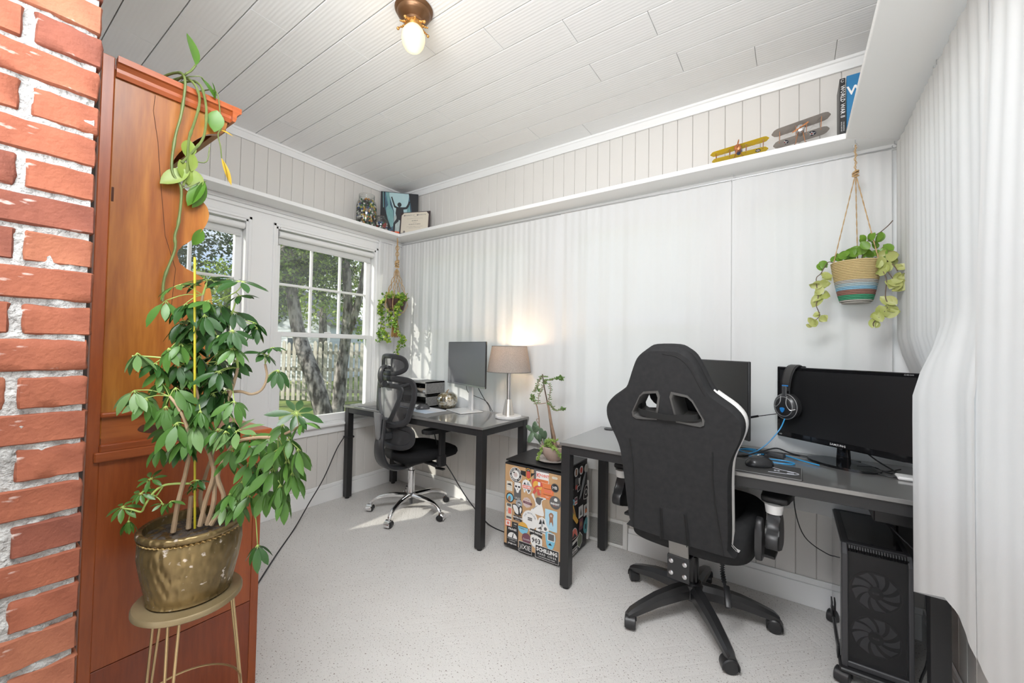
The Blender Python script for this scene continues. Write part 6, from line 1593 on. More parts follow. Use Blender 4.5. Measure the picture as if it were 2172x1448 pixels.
S(FRONT, 1.752, 0.150, rc(0.082, 0.036), 'k', [], [('BENT PADDLE', 0.0135, (0, 0.005), 'w', {'bold': 0.0006}), ('BREWING', 0.008, (0, -0.010), 'w')], rot=-3)
S(FRONT, 1.688, 0.103, circ(0.031, 30), 'pu', [], [('Lucette', 0.016, (0, -0.004), 'w', {'shear': 0.4})])
S(FRONT, 1.846, 0.140, smooth2d([(-0.028, 0.040), (0.030, 0.036), (0.030, -0.010), (0.018, -0.044), (0.0, -0.052), (-0.018, -0.044), (-0.028, -0.010)], 2), 'b', [(rc(0.046, 0.044, 0.006, 0.016), 'w'), (rc(0.038, 0.036, 0.006, 0.016), 'g'), (tri((-0.012, -0.030), (0.0, -0.016), (0.012, -0.030)), 'k')])
S(FRONT, 1.755, 0.104, smooth2d([(-0.038, 0.026), (-0.020, 0.036), (0.030, 0.028), (0.040, 0.012), (0.036, -0.026), (0.010, -0.040), (-0.022, -0.030), (-0.038, -0.006)], 2), 'w', [(circ(0.0035, 8, 0.0, -0.022), 's')], [('903', 0.040, (0, 0.004), 'k', {'bold': 0.0010}), ('BREWERS', 0.0075, (0, -0.030), 'm')])
S(FRONT, 1.681, 0.0495, rc(0.092, 0.060), 'w', [(rc(0.088, 0.056), 'k')], [(')IXIE', 0.040, (0, 0), 'w', {'sx': 0.95})])
S(FRONT, 1.826, 0.054, rc(0.152, 0.072), 'w', [(rc(0.148, 0.068), 'k')], [('SCHILLING', 0.029, (0, 0.014), 'w', {'bold': 0.0014, 'sx': 0.95}), ('HARD CIDER', 0.0155, (0, -0.009), 'w', {'spacing': 1.45, 'bold': 0.0003}), ('LOCAL APPLES FROM SMALL CIDERIES', 0.0062, (0, -0.024), 'w', {'bold': 0.0002})])
body_ = [c for c in t.children if c.name.startswith('body')][0]
def SR(*a, **k): return sticker(RIGHT, *a, par=body_, **k)
SR(-0.338, 0.487, circ(0.026, 24), 'w', [(circ(0.012, 8), 'b')])
SR(-0.265, 0.487, circ(0.026, 24), 'w', [(rc(0.020, 0.036), 'br')])
SR(-0.197, 0.484, circ(0.026, 24), 'w', [(circ(0.018, 8), 'r')])
SR(-0.128, 0.480, circ(0.026, 24), 'w', [(circ(0.018, 12), 'c')])
SR(-0.262, 0.420, rc(0.044, 0.075), 'k', [(rc(0.036, 0.066), 'g'), (circ(0.014, 10, 0, -0.02), 'r')])
SR(-0.222, 0.428, smooth2d([(-0.014, 0.02), (0.0, 0.014), (0.016, 0.024), (0.006, -0.02), (-0.010, -0.014)], 2), 'w')
SR(-0.328, 0.384, smooth2d([(-0.026, 0.012), (-0.010, 0.020), (0.0, 0.036), (0.010, 0.022), (0.028, 0.014), (0.012, 0.0), (0.026, -0.018), (0.0, -0.010), (-0.010, -0.036), (-0.012, -0.010), (-0.026, -0.016), (-0.012, 0.0)], 2), 'w', [(circ(0.005, 8, -0.004, 0.016), 'k'), (circ(0.005, 8, 0.006, 0.014), 'k')], [('SKATE', 0.017, (0, 0.044), 'm', {'bold': 0.0005})])
SR(-0.172, 0.388, smooth2d([(-0.05, -0.07), (-0.02, -0.055), (0.014, 0.0), (0.044, 0.068), (0.03, 0.072), (-0.008, 0.03), (-0.028, -0.02)], 2), 'm', rot=0)
SR(-0.230, 0.386, rc(0.040, 0.034), 'w', [(rc(0.032, 0.026), 'k')], rot=12)
SR(-0.128, 0.330, smooth2d([(-0.036, -0.03), (0.036, -0.03), (0.030, 0.03), (0.0, 0.05), (-0.026, 0.03)], 2), 'w', [(smooth2d([(-0.031, -0.026), (0.031, -0.026), (0.026, 0.027), (0.0, 0.045), (-0.022, 0.027)], 2), 'k'), (circ(0.020, 16, 0, 0.006), 'w'), (circ(0.014, 16, 0, 0.006), 'k')])
SR(-0.306, 0.322, circ(0.020, 18), 'b', [(circ(0.010, 10), 'g')])
SR(-0.268, 0.322, rc(0.036, 0.044), 'w', [(rc(0.032, 0.018, 0, 0.010), 'pu'), (rc(0.032, 0.010, 0, -0.010), 's')])
SR(-0.305, 0.262, smooth2d([(-0.06, -0.01), (-0.03, 0.045), (0.005, 0.046), (0.04, -0.03), (0.072, -0.062), (0.05, -0.078), (0.0, -0.03), (-0.03, -0.04)], 2), 'y', [(smooth2d([(-0.04, 0.0), (-0.02, 0.03), (0.002, 0.03), (0.02, -0.01)], 2), 'br')])
SR(-0.330, 0.250, [(0.0, 0.048), (0.034, 0.004), (0.0, -0.044), (-0.034, 0.0)], 'gr', [], [('AS', 0.020, (0, 0), 'k', {'bold': 0.0006})])
SR(-0.200, 0.240, rc(0.060, 0.068), 'w', [(tri((-0.014, -0.022), (0.0, 0.024), (0.014, -0.022)), 'g')])
SR(-0.128, 0.228, rc(0.060, 0.068), 'w', [(rc(0.030, 0.024, 0, -0.006), 'o'), (tri((-0.010, 0.006), (0.0, 0.028), (0.010, 0.006)), 'k')])
SR(-0.195, 0.165, rc(0.052, 0.066), 'pu', [(circ(0.016, 10), 'br')])
SR(-0.132, 0.128, smooth2d([(-0.03, 0.01), (0.0, 0.05), (0.03, 0.04), (0.02, -0.04), (-0.02, -0.03)], 2), 't', [(rc(0.014, 0.03), 'k')])
SR(-0.342, 0.170, rc(0.040, 0.056), 'w', [(rc(0.032, 0.048), 'g')])
SR(-0.286, 0.130, [(0.044 * math.cos(R(a)), -0.02 + 0.062 * math.sin(R(a))) for a in range(0, 181, 15)], 'w', [([(0.040 * math.cos(R(a)), -0.018 + 0.056 * math.sin(R(a))) for a in range(0, 181, 15)], 's'), (tri((-0.034, -0.016), (0.002, 0.012), (0.034, -0.016)), 'k')])
SR(-0.270, 0.092, rc(0.125, 0.016), 'w', [], [('MOUNTAIN GEAR', 0.011, (0, 0), 'k')], rot=8)
SR(-0.213, 0.074, [(0.0, 0.052), (0.036, 0.02), (0.032, -0.02), (0.0, -0.045), (-0.032, -0.02), (-0.034, 0.02)], 'w', [([(0.0, 0.047), (0.032, 0.018), (0.028, -0.018), (0.0, -0.040), (-0.028, -0.018), (-0.030, 0.018)], 'ol')])
SR(-0.345, 0.062, smooth2d([(-0.02, 0.03), (0.02, 0.034), (0.026, -0.006), (0.0, -0.05), (-0.02, -0.03)], 2), 'w', [(circ(0.012, 10, 0, 0.012), 't')])
SR(-0.281, 0.040, rc(0.076, 0.034), 'w', [(rc(0.070, 0.028), 'g')], [('ROAM', 0.020, (0, 0), 'w', {'bold': 0.0006})], rot=2)

# succulent bowl on its saucer on the fridge
px_, py_ = 1.765, -0.285
t = thing('saucer', 'speckled pale ceramic saucer on top of the sticker-covered fridge', 'saucer', (px_ + .005, py_, FH))
q = G(); q.lathe([(0.0, 0.001), (0.06, 0.0), (0.088, 0.006), (0.100, 0.014), (0.102, 0.014), (0.090, 0.010), (0.06, 0.005), (0, 0.004)], 44, Matrix.Translation((px_ + .005, py_, FH + 0.0005)), fn=lambda a, z: 1 + 0.008 * math.sin(a * 13)); part('dish', q, pm('speckled_ceramic', (0.60, 0.57, 0.54), 0.4, noise=(60, (0.42, 0.38, 0.35), 0.12)), t)
t = thing('succulent_planter', 'tall leggy succulents tied to a stake in a pinkish clay bowl on the fridge', 'plant', (px_, py_, FH + 0.006))
M = Matrix.Translation((px_ + .012, py_, FH + 0.006))
q = G(); q.lathe([(0.0, 0.001), (0.038, 0.0), (0.045, 0.008), (0.064, 0.030), (0.080, 0.062), (0.084, 0.085), (0.081, 0.088), (0.077, 0.084), (0.072, 0.066), (0.0, 0.066)], 44, M); part('pot', q, pm('pink_clay', (0.50, 0.38, 0.32), 0.6, noise=(6, (0.42, 0.31, 0.26), 0.3)), t)
q = G(); q.lathe([(0.0, 0.074), (0.05, 0.072), (0.0745, 0.068)], 30, M, cap=False)
rp = random.Random(3)
for k in range(26):
    a = rp.uniform(0, 6.28); rr = rp.uniform(0, 0.062); q.sphere((px_ + .012 + rr * math.cos(a), py_ + rr * math.sin(a), FH + 0.080), rp.uniform(0.006, 0.012), 6, 5)
part('pebbles', q, pm('pebble_brown', (0.11, 0.085, 0.07), 0.8, noise=(20, (0.22, 0.18, 0.15), 0.2)), t, kind='stuff')
WOODS = pm('brown_stem', (0.20, 0.12, 0.08), 0.8, noise=(30, (0.32, 0.22, 0.15), 0.2)); SUC = pm('jade_green', (0.05, 0.115, 0.025), 0.4, noise=(12, (0.13, 0.22, 0.05), 0.25)); SUCY = pm('yellow_green_sedum', (0.26, 0.36, 0.07), 0.45, noise=(16, (0.13, 0.23, 0.04), 0.2)); DJ = pm('blue_green_succulent', (0.055, 0.10, 0.055), 0.4, noise=(9, (0.13, 0.20, 0.12), 0.2))
Y = -0.285
def xz(*p): return [(x, Y, z) for x, z in p]
q = G(); q.tube(xz((1.775, 0.600), (1.730, 0.869), (1.703, 0.971), (1.688, 1.052)), [0.005, 0.0045, 0.004, 0.0035], seg=8); part('stake', q, pm('dark_stake', (0.09, 0.055, 0.04), 0.7), t)
q = G()
q.tube(smooth_path(xz((1.79, 0.600), (1.777, 0.678), (1.755, 0.757), (1.737, 0.846), (1.725, 0.889)), 3), [0.011, 0.0105, 0.010, 0.0098, 0.0095, 0.009, 0.0088, 0.0085, 0.008, 0.0075, 0.007, 0.0065, 0.006], seg=8)
q.tube(smooth_path(xz((1.70, 0.61), (1.672, 0.731), (1.669, 0.775), (1.662, 0.806), (1.654, 0.846), (1.646, 0.861)), 3), 0.0035, seg=7)
SB = [[(1.661, 0.869), (1.664, 0.915), (1.680, 0.949), (1.694, 0.982)], [(1.646, 0.861), (1.627, 0.888), (1.617, 0.916)], [(1.628, 0.937), (1.649, 0.971), (1.667, 1.017), (1.688, 1.038), (1.714, 1.035)], [(1.698, 0.994), (1.719, 1.016), (1.746, 1.017), (1.777, 1.029), (1.813, 1.033)], [(1.735, 0.997), (1.747, 0.966), (1.741, 0.926), (1.737, 0.886)], [(1.739, 0.878), (1.762, 0.856), (1.789, 0.836), (1.838, 0.856)], [(1.661, 0.865), (1.716, 0.876)], [(1.671, 0.775), (1.651, 0.769), (1.663, 0.745)]]
for b in SB: q.tube(smooth_path(xz(*b), 4), 0.0022, seg=6)
part('stem', q, WOODS, t)
q = G(); q.recalc = False; rs = random.Random(5)
for bi, b in enumerate(SB[:6]):
    pth = smooth_path(xz(*b), 6)
    for i, p in enumerate(pth):
        if i % 2 and bi in (0, 4): continue
        for s_ in (-1, 1):
            a = rs.uniform(-0.5, 0.5)
            d = Vector((s_ * 0.9, rs.uniform(-0.9, 0.9), 0.35 + a * .6)) if bi != 3 or True else Vector((0, 0, 1))
            q.leaf(p, d, (0, -1, 0.6), rs.uniform(0.014, 0.021), 0.0065, bend=0.1, fold=-0.3, n=4)
for c in ((1.813, 1.033), (1.822, 1.036), (1.800, 1.030), (1.617, 0.905), (1.622, 0.895), (1.838, 0.856), (1.66, 0.955), (1.70, 1.005)):
    for _ in range(9):
        d = Vector((rs.gauss(0, 1), rs.gauss(0, 1), rs.gauss(0, 1)))
        q.leaf((c[0], Y, c[1]), d, (0, -1, 0.3), rs.uniform(0.016, 0.024), 0.011, bend=0.1, fold=-0.3, n=4)
part('small_leaves', q, SUC, t, kind='stuff')
for c, e in (((1.640, 0.697), (1.591, 0.728)), ((1.640, 0.690), (1.622, 0.628)), ((1.645, 0.697), (1.695, 0.735)), ((1.645, 0.692), (1.683, 0.645)), ((1.640, 0.70), (1.615, 0.665)), ((1.645, 0.70), (1.662, 0.742)), ((1.70, 0.66), (1.712, 0.730)), ((1.72, 0.66), (1.735, 0.715)), ((1.69, 0.64), (1.697, 0.69)), ((1.645, 0.69), (1.655, 0.760))):
    q = G(); c3 = Vector((c[0], Y - 0.02, c[1])); e3 = Vector((e[0], Y - 0.03 + rs.uniform(-.02, .02), e[1])); d = e3 - c3; L_ = d.length
    M_ = basis(d.normalized(), d.normalized().cross(Vector((0, 1, 0))).normalized() * -1, Vector((0, -1, 0)), (c3 + e3) / 2)
    q.sphere((0, 0, 0), 1, 12, 8, sc=(L_ * 0.52, L_ * 0.27, 0.006)); q.bm.transform(M_)
    part('thick_leaf', q, DJ, t)
q = G(); q.tube(smooth_path([(1.70, Y, 0.60), (1.66, Y - .01, 0.66), (1.642, Y - .02, 0.695)], 4), 0.005, seg=8); q.tube([(1.715, Y, 0.6), (1.715, Y - 0.02, 0.67)], 0.005, seg=8); part('thick_stem', q, DJ, t)
q = G(); q.recalc = False
for tr in (((1.775, 0.640), (1.750, 0.632), (1.735, 0.610), (1.722, 0.580), (1.716, 0.548)), ((1.78, 0.65), (1.80, 0.64), (1.83, 0.632), (1.86, 0.60), (1.895, 0.562)), ((1.76, 0.655), (1.775, 0.67), (1.80, 0.672), (1.836, 0.682)), ((1.76, 0.64), (1.765, 0.66), (1.79, 0.655), (1.81, 0.63))):
    pth = smooth_path([(x, Y - 0.055 - 0.03 * min(1, i / 2), z) for i, (x, z) in enumerate(tr)], 5)
    q.tube(pth, 0.002, seg=5)
    for p in pth:
        for _ in range(4):
            d = Vector((rs.gauss(0, 1), rs.gauss(0, .8), rs.gauss(0, .8)))
            q.leaf(p, d, (0, -1, 0.5), rs.uniform(0.012, 0.019), 0.008, bend=0.1, fold=-0.3, n=4)
part('trailing_sedum', q, SUCY, t, kind='stuff')
# ================================================================ PINE HUTCH
HX = 1.40
def wood_mat(name, ca, cb, cc, axis='Z', sc=1.0):
    m = bpy.data.materials.new(name); MATS[name] = m; m.use_nodes = True
    nt = m.node_tree; N, L = nt.nodes, nt.links
    b = N['Principled BSDF']; b.inputs['Roughness'].default_value = 0.30; b.inputs['Specular IOR Level'].default_value = 0.45
    tc = N.new('ShaderNodeTexCoord'); mp = N.new('ShaderNodeMapping')
    s = {'Z': (9, 9, 0.9), 'Y': (9, 0.9, 9), 'X': (0.9, 9, 9)}[axis]
    mp.inputs['Scale'].default_value = [a * sc for a in s]
    L.new(tc.outputs['Object'], mp.inputs[0])
    n1 = N.new('ShaderNodeTexNoise'); n1.inputs['Scale'].default_value = 1.1; n1.inputs['Detail'].default_value = 5; n1.inputs['Distortion'].default_value = 0.6; L.new(mp.outputs[0], n1.inputs['Vector'])
    r1 = N.new('ShaderNodeValToRGB'); e = r1.color_ramp.elements
    e[0].position = .33; e[0].color = (*ca, 1); e[1].position = .72; e[1].color = (*cc, 1); x = e.new(.52); x.color = (*cb, 1)
    L.new(n1.outputs['Fac'], r1.inputs['Fac'])
    n2 = N.new('ShaderNodeTexNoise'); n2.inputs['Scale'].default_value = 12; n2.inputs['Detail'].default_value = 3; L.new(mp.outputs[0], n2.inputs['Vector'])
    mx = N.new('ShaderNodeMixRGB'); mx.blend_type = 'MULTIPLY'; mx.inputs['Fac'].default_value = .35
    r2 = N.new('ShaderNodeValToRGB'); r2.color_ramp.elements[0].position = .35; r2.color_ramp.elements[0].color = (.55, .42, .34, 1); r2.color_ramp.elements[1].position = .6; r2.color_ramp.elements[1].color = (1, 1, 1, 1)
    L.new(n2.outputs['Fac'], r2.inputs['Fac']); L.new(r1.outputs[0], mx.inputs['Color1']); L.new(r2.outputs[0], mx.inputs['Color2'])
    # dark knots
    vo = N.new('ShaderNodeTexVoronoi'); vo.inputs['Scale'].default_value = 2.6
    mk = N.new('ShaderNodeMapping'); mk.inputs['Scale'].default_value = (1, 1, 1.0) if axis != 'Z' else (1.2, 1.2, 0.8)
    L.new(tc.outputs['Object'], mk.inputs[0]); L.new(mk.outputs[0], vo.inputs['Vector'])
    r3 = N.new('ShaderNodeValToRGB'); r3.color_ramp.elements[0].position = .02; r3.color_ramp.elements[0].color = (.18, .10, .07, 1); r3.color_ramp.elements[1].position = .09; r3.color_ramp.elements[1].color = (1, 1, 1, 1)
    L.new(vo.outputs['Distance'], r3.inputs['Fac'])
    m2 = N.new('ShaderNodeMixRGB'); m2.blend_type = 'MULTIPLY'; m2.inputs['Fac'].default_value = .8
    L.new(mx.outputs[0], m2.inputs['Color1']); L.new(r3.outputs[0], m2.inputs['Color2']); L.new(m2.outputs[0], b.inputs['Base Color'])
    bp = N.new('ShaderNodeBump'); bp.inputs['Strength'].default_value = .08; L.new(n2.outputs['Fac'], bp.inputs['Height']); L.new(bp.outputs['Normal'], b.inputs['Normal'])
    return m
PINE = wood_mat('honey_pine', (0.26, 0.075, 0.012), (0.39, 0.145, 0.025), (0.53, 0.25, 0.055))
PINER = wood_mat('red_pine', (0.27, 0.060, 0.014), (0.36, 0.085, 0.020), (0.42, 0.115, 0.032))
PINEY = wood_mat('red_pine_moulding', (0.27, 0.058, 0.014), (0.35, 0.082, 0.020), (0.40, 0.105, 0.03), 'Y')
BAND = wood_mat('knotty_band', (0.30, 0.07, 0.016), (0.40, 0.115, 0.03), (0.46, 0.15, 0.04), 'Y')
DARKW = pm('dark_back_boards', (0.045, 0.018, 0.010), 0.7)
t = thing('hutch', 'tall honey-coloured pine hutch with a scalloped side panel behind the potted plant', 'hutch', (0.85, -1.97, 0))
hutch = t
YB_ = -2.195
XL = 0.36
wave = [(-1.901, 1.933), (-1.914, 1.906), (-1.953, 1.886), (-1.989, 1.847), (-2.024, 1.795), (-2.040, 1.751), (-2.031, 1.718), (-2.011, 1.691), (-1.972, 1.674), (-1.946, 1.648), (-1.941, 1.619), (-1.954, 1.577), (-1.986, 1.531), (-2.013, 1.503), (-2.019, 1.472), (-2.004, 1.446), (-1.971, 1.429), (-1.939, 1.404), (-1.924, 1.344), (-1.911, 1.158), (-1.905, 0.94)]
wsm = smooth_path([(0, y, z) for y, z in wave], 4)
def side(x, nm='side_panel'):
    q = G(); q.prism([(-1.893, 1.972)] + [(p.y, p.z) for p in wsm] + [(YB_ + 0.022, 0.94), (YB_ + 0.022, 1.972)], 0.02, M=basis((0, 1, 0), (0, 0, 1), (1, 0, 0), (x - 0.02, 0, 0)), bev=0.002)
    return part(nm, q, PINE, t, smooth=False)
side(HX); side(XL + 0.02)
q = G(); q.box((HX - 0.024, YB_ - 0.004, 0.0), (HX + 0.003, YB_ + 0.022, 2.004), bev=0.002); part('rear_stile', q, PINER, t, smooth=False)
q = G(); q.box((XL, YB_ - 0.004, 0.0), (XL + 0.027, YB_ + 0.022, 2.004), bev=0.002); part('rear_stile', q, PINER, t, smooth=False)
for i in range(7):
    w_ = (HX - XL - 0.05) / 7
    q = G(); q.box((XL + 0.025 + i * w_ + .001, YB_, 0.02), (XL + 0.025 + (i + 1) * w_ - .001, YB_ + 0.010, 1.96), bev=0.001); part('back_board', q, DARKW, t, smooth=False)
# cornice: side return and front
prof = [(0.0, 1.950), (0.008, 1.950), (0.012, 1.962), (0.012, 1.972), (0.020, 1.982), (0.026, 1.985), (0.026, 2.002), (0.0, 2.002)]
q = G(); q.rings([[Vector((HX - 0.001 + u, y, z)) for u, z in prof] for y in (YB_ + 0.024, -1.893 + 0.0)])
part('cornice', q, PINEY, t, smooth=False)
q = G(); q.rings([[Vector((x, -1.893 + u, z)) for u, z in prof] for x in (XL - 0.0, HX + 0.026)]); part('cornice', q, PINEY, t, smooth=False)
q = G(); q.box((XL, YB_ + 0.02, 1.972), (HX, -1.893, 1.985), bev=0.001); part('top_board', q, PINER, t, smooth=False)
q = G(); q.box((XL + 0.02, -1.913, 1.925), (HX - 0.02, -1.895, 1.972), bev=0.001); part('front_frieze', q, PINER, t, smooth=False)
for z, yf in ((1.66, -1.985), (1.36, -1.97)):
    q = G(); q.box((XL + 0.02, YB_ + 0.012, z), (HX - 0.02, yf, z + 0.018), bev=0.002); part('shelf', q, PINE, t, smooth=False)
# lower cabinet
CZ = 0.905
q = G(); q.box((XL - 0.015, YB_ + 0.01, CZ - 0.028), (HX + 0.012, -1.730, CZ), bev=0.004, seg=2); part('counter', q, PINEY, t, smooth=False)
q = G(); q.box((HX - 0.02, YB_ + 0.022, 0.31), (HX, -1.782, CZ - 0.028), bev=0.001); part('side_plank', q, PINER, t, smooth=False)
q = G(); q.box((HX - 0.02, YB_ + 0.022, 0.0), (HX + 0.0005, -1.782, 0.308), bev=0.001); part('side_plank', q, wood_mat('dark_red_pine', (0.19, 0.036, 0.011), (0.25, 0.052, 0.015), (0.30, 0.07, 0.02)), t, smooth=False)
q = G(); q.box((HX - 0.022, -1.782, 0.0), (HX + 0.002, -1.757, CZ - 0.028), bev=0.001); part('front_stile', q, PINER, t, smooth=False)
q = G(); q.box((XL, YB_ + 0.02, 0.0), (XL + 0.02, -1.76, CZ - 0.028)); part('side_plank', q, PINER, t, smooth=False)
q = G(); q.box((HX - 0.001, YB_ + 0.024, 0.918), (HX + 0.0005, -1.905, 1.0), bev=0.0003); part('knotty_band', q, BAND, t, smooth=False)
q = G(); q.prism(smooth2d([(-0.030, 0.0), (-0.018, 0.014), (0.004, 0.010), (0.026, 0.013), (0.032, -0.003), (0.014, -0.014), (-0.012, -0.011)], 3), 0.0006, M=basis((0, 1, 0), (0, 0, 1), (1, 0, 0), (HX + 0.0004, -2.066, 0.953))); part('knot', q, pm('dark_knot', (0.05, 0.018, 0.010), 0.4, noise=(40, (0.11, 0.035, 0.015), 0.2)), t, smooth=False)
for z0, z1 in ((0.903, 0.925), (0.998, 1.012)):
    q = G(); q.box((HX - 0.002, YB_ + 0.02, z0), (HX + 0.012, -1.86, z1), bev=0.004, seg=2); part('side_moulding', q, PINEY, t, smooth=False)
for i in range(2):
    xa = XL + 0.025 + i * 0.50
    q = G(); q.box((xa, -1.775, 0.08), (xa + 0.485, -1.755, 0.66), bev=0.003); q.box((xa + 0.07, -1.757, 0.15), (xa + 0.415, -1.752, 0.59), bev=0.003); dr = part('cabinet_door', q, PINER, t, smooth=False)
    q = G(); q.sphere((xa + (0.44 if i == 0 else 0.045), -1.745, 0.42), 0.014, 12, 8); part('knob', q, PINE, dr)
    q = G(); q.box((xa, -1.775, 0.68), (xa + 0.485, -1.755, 0.86), bev=0.003); dr = part('drawer', q, PINER, t, smooth=False)
    q = G(); q.sphere((xa + 0.24, -1.745, 0.77), 0.014, 12, 8); part('knob', q, PINE, dr)
q = G(); q.box((XL, -1.785, 0.0), (HX - 0.02, -1.762, 0.08)); part('plinth', q, PINER, t, smooth=False)
# cracks in the planks (thin dark inlays)
q = G()
for pts in (((-2.085, 1.945), (-2.088, 1.896), (-2.075, 1.809), (-2.066, 1.698), (-2.050, 1.531), (-2.022, 1.435), (-2.03, 1.30)),):
    q.tube([(HX, y, z) for y, z in pts], 0.0007, seg=4)
q.box((HX - .001, -2.170, 1.60), (HX + 0.0008, -2.165, 1.64))
part('crack', q, pm('crack_dark', (0.06, 0.02, 0.01), 0.9), t)
# window sill things on the counter and shelves seen through the cut-out
t2 = thing('table_lamp', 'small white shaded lamp standing inside the hutch, glimpsed through its cut-out', 'lamp', (1.22, -2.06, 1.378))
q = G(); q.lathe([(0, 1.379), (0.035, 1.379), (0.035, 1.39), (0.008, 1.40), (0.008, 1.50), (0, 1.50)], 20, Matrix.Translation((1.22, -2.06, 0))); part('base', q, WHITE, t2)
q = G(); q.lathe([(0.055, 1.49), (0.038, 1.60), (0.037, 1.60), (0.054, 1.49)], 28, Matrix.Translation((1.22, -2.06, 0)), cap=False); part('lamp_shade', q, pm('cream_shade', (0.78, 0.74, 0.66), 0.8, transl=0.3), t2)

# ================================================================ STOOL AND BRASS PLANTER
SX, SY, SZ = 1.671, -2.040, 0.557
GOLD = pm('brushed_gold_metal', (0.56, 0.41, 0.21), 0.33, 0.75, noise=(10, (0.42, 0.31, 0.17), 0.3))
t = thing('stool', 'round gold metal plant stool with thin hairpin legs under the brass planter', 'stool', (SX, SY, 0))
M = Matrix.Translation((SX, SY, 0))
q = G(); q.lathe([(0.0, SZ - 0.016), (0.110, SZ - 0.016), (0.115, SZ - 0.012), (0.115, SZ - 0.004), (0.112, SZ), (0.0, SZ)], 56, M); part('seat', q, pm('aged_gold_top', (0.20, 0.15, 0.075), 0.42, 0.35, noise=(8, (0.34, 0.27, 0.16), 0.25)), t, ang=50)
for k, a0 in enumerate((205, 325, 85)):
    q = G()
    for s_ in (-1, 1):
        a = R(a0 + s_ * 7)
        top = Vector((SX + 0.092 * math.cos(a), SY + 0.092 * math.sin(a), SZ - 0.016))
        a2 = R(a0)
        bot = Vector((SX + 0.150 * math.cos(a2), SY + 0.150 * math.sin(a2), 0.004))
        q.tube([top, bot], 0.0032, seg=8)
    part('leg', q, GOLD, t)
q = G(); q.tube([(SX + 0.118 * math.cos(a), SY + 0.118 * math.sin(a), 0.285) for a in [2 * PI * k / 48 for k in range(48)]], 0.0026, seg=6, closed=True); part('ring', q, GOLD, t)

BRASS = pm('hammered_brass', (0.085, 0.058, 0.022), 0.34, 0.6, noise=(7, (0.30, 0.215, 0.095), 0.2))
def hammer(m):
    nt = m.node_tree; N, L = nt.nodes, nt.links; b = N['Principled BSDF']
    tc = N.new('ShaderNodeTexCoord'); mp = N.new('ShaderNodeMapping'); mp.inputs['Scale'].default_value = (1, 1, 0.45); L.new(tc.outputs['Object'], mp.inputs[0])
    v = N.new('ShaderNodeTexVoronoi'); v.inputs['Scale'].default_value = 75; v.feature = 'SMOOTH_F1'; L.new(mp.outputs[0], v.inputs['Vector'])
    bp = N.new('ShaderNodeBump'); bp.inputs['Strength'].default_value = 1.0; bp.inputs['Distance'].default_value = .005; L.new(v.outputs['Distance'], bp.inputs['Height']); L.new(bp.outputs['Normal'], b.inputs['Normal'])
    # tarnish specks
    n = N.new('ShaderNodeTexNoise'); n.inputs['Scale'].default_value = 60; n.inputs['Detail'].default_value = 6; L.new(tc.outputs['Object'], n.inputs['Vector'])
    r = N.new('ShaderNodeValToRGB'); r.color_ramp.elements[0].position = .64; r.color_ramp.elements[1].position = .70; L.new(n.outputs['Fac'], r.inputs['Fac'])
    src = b.inputs['Base Color'].links[0].from_socket
    mx = N.new('ShaderNodeMixRGB'); mx.inputs['Color2'].default_value = (.62, .55, .48, 1); L.new(r.outputs[0], mx.inputs['Fac']); L.new(src, mx.inputs['Color1']); L.new(mx.outputs[0], b.inputs['Base Color'])
hammer(BRASS)
PXC, PYC, PZ = 1.664, -2.036, SZ + 0.001
t = thing('umbrella_plant', 'tall umbrella plant with many drooping green leaves in a hammered brass planter', 'plant', (PXC, PYC, PZ))
uplant = t
M = Matrix.Translation((PXC, PYC, PZ))
ptp = [(0.0, 0.0), (0.086, 0.0), (0.090, 0.004), (0.088, 0.010), (0.091, 0.018), (0.103, 0.075), (0.110, 0.120), (0.109, 0.148), (0.104, 0.160), (0.109, 0.166), (0.113, 0.170), (0.113, 0.178), (0.108, 0.182), (0.100, 0.180), (0.098, 0.160), (0.0, 0.158)]
q = G(); q.lathe(ptp, 64, M); pot = part('pot', q, BRASS, t, ang=60)
q = G()
q.tube([(PXC + (0.107 + 0.0022 * math.sin(a * 60)) * math.cos(a), PYC + (0.107 + 0.0022 * math.sin(a * 60)) * math.sin(a), PZ + 0.162 + 0.0016 * math.cos(a * 60)) for a in [2 * PI * k / 360 for k in range(360)]], 0.0022, seg=5, closed=True); part('rope_band', q, pm('bright_brass', (0.42, 0.30, 0.13), 0.3, 0.9), pot)
q = G(); q.grid(lambda u, v: (PXC + 0.101 * v * math.cos(2 * PI * u), PYC + 0.101 * v * math.sin(2 * PI * u), PZ + 0.160 + 0.006 * mnoise.noise(Vector((v * math.cos(2 * PI * u) * 7, v * math.sin(2 * PI * u) * 7, 0))) + 0.004 * mnoise.noise(Vector((v * math.cos(2 * PI * u) * 30, v * math.sin(2 * PI * u) * 30, 4)))), 40, 16)
part('soil', q, pm('potting_soil', (0.028, 0.020, 0.015), 0.95, noise=(40, (0.07, 0.055, 0.04), 0.15), bump=(80, 0.8, 0.006)), t, kind='stuff')
q = G(); q.tube(STAKE, 0.0027, seg=8); part('plant_stake', q, pm('yellow_stake', (0.42, 0.36, 0.02), 0.5), t, label='thin bright yellow stake')
STEMM = pm('woody_stem', (0.30, 0.20, 0.12), 0.85, noise=(14, (0.42, 0.31, 0.20), 0.2), bump=(60, 0.4, 0.002)); GST = pm('green_stem', (0.30, 0.40, 0.10), 0.5)
for pts, r0, r1, green in STEMS:
    q = G(); pth = smooth_path(pts, 4); n_ = len(pth)
    q.tube(pth, [(r0 + (r1 - r0) * i / (n_ - 1)) * (1 + 0.05 * math.sin(i * 2.1)) for i in range(n_)], seg=8)
    part('stem', q, GST if green else STEMM, t)
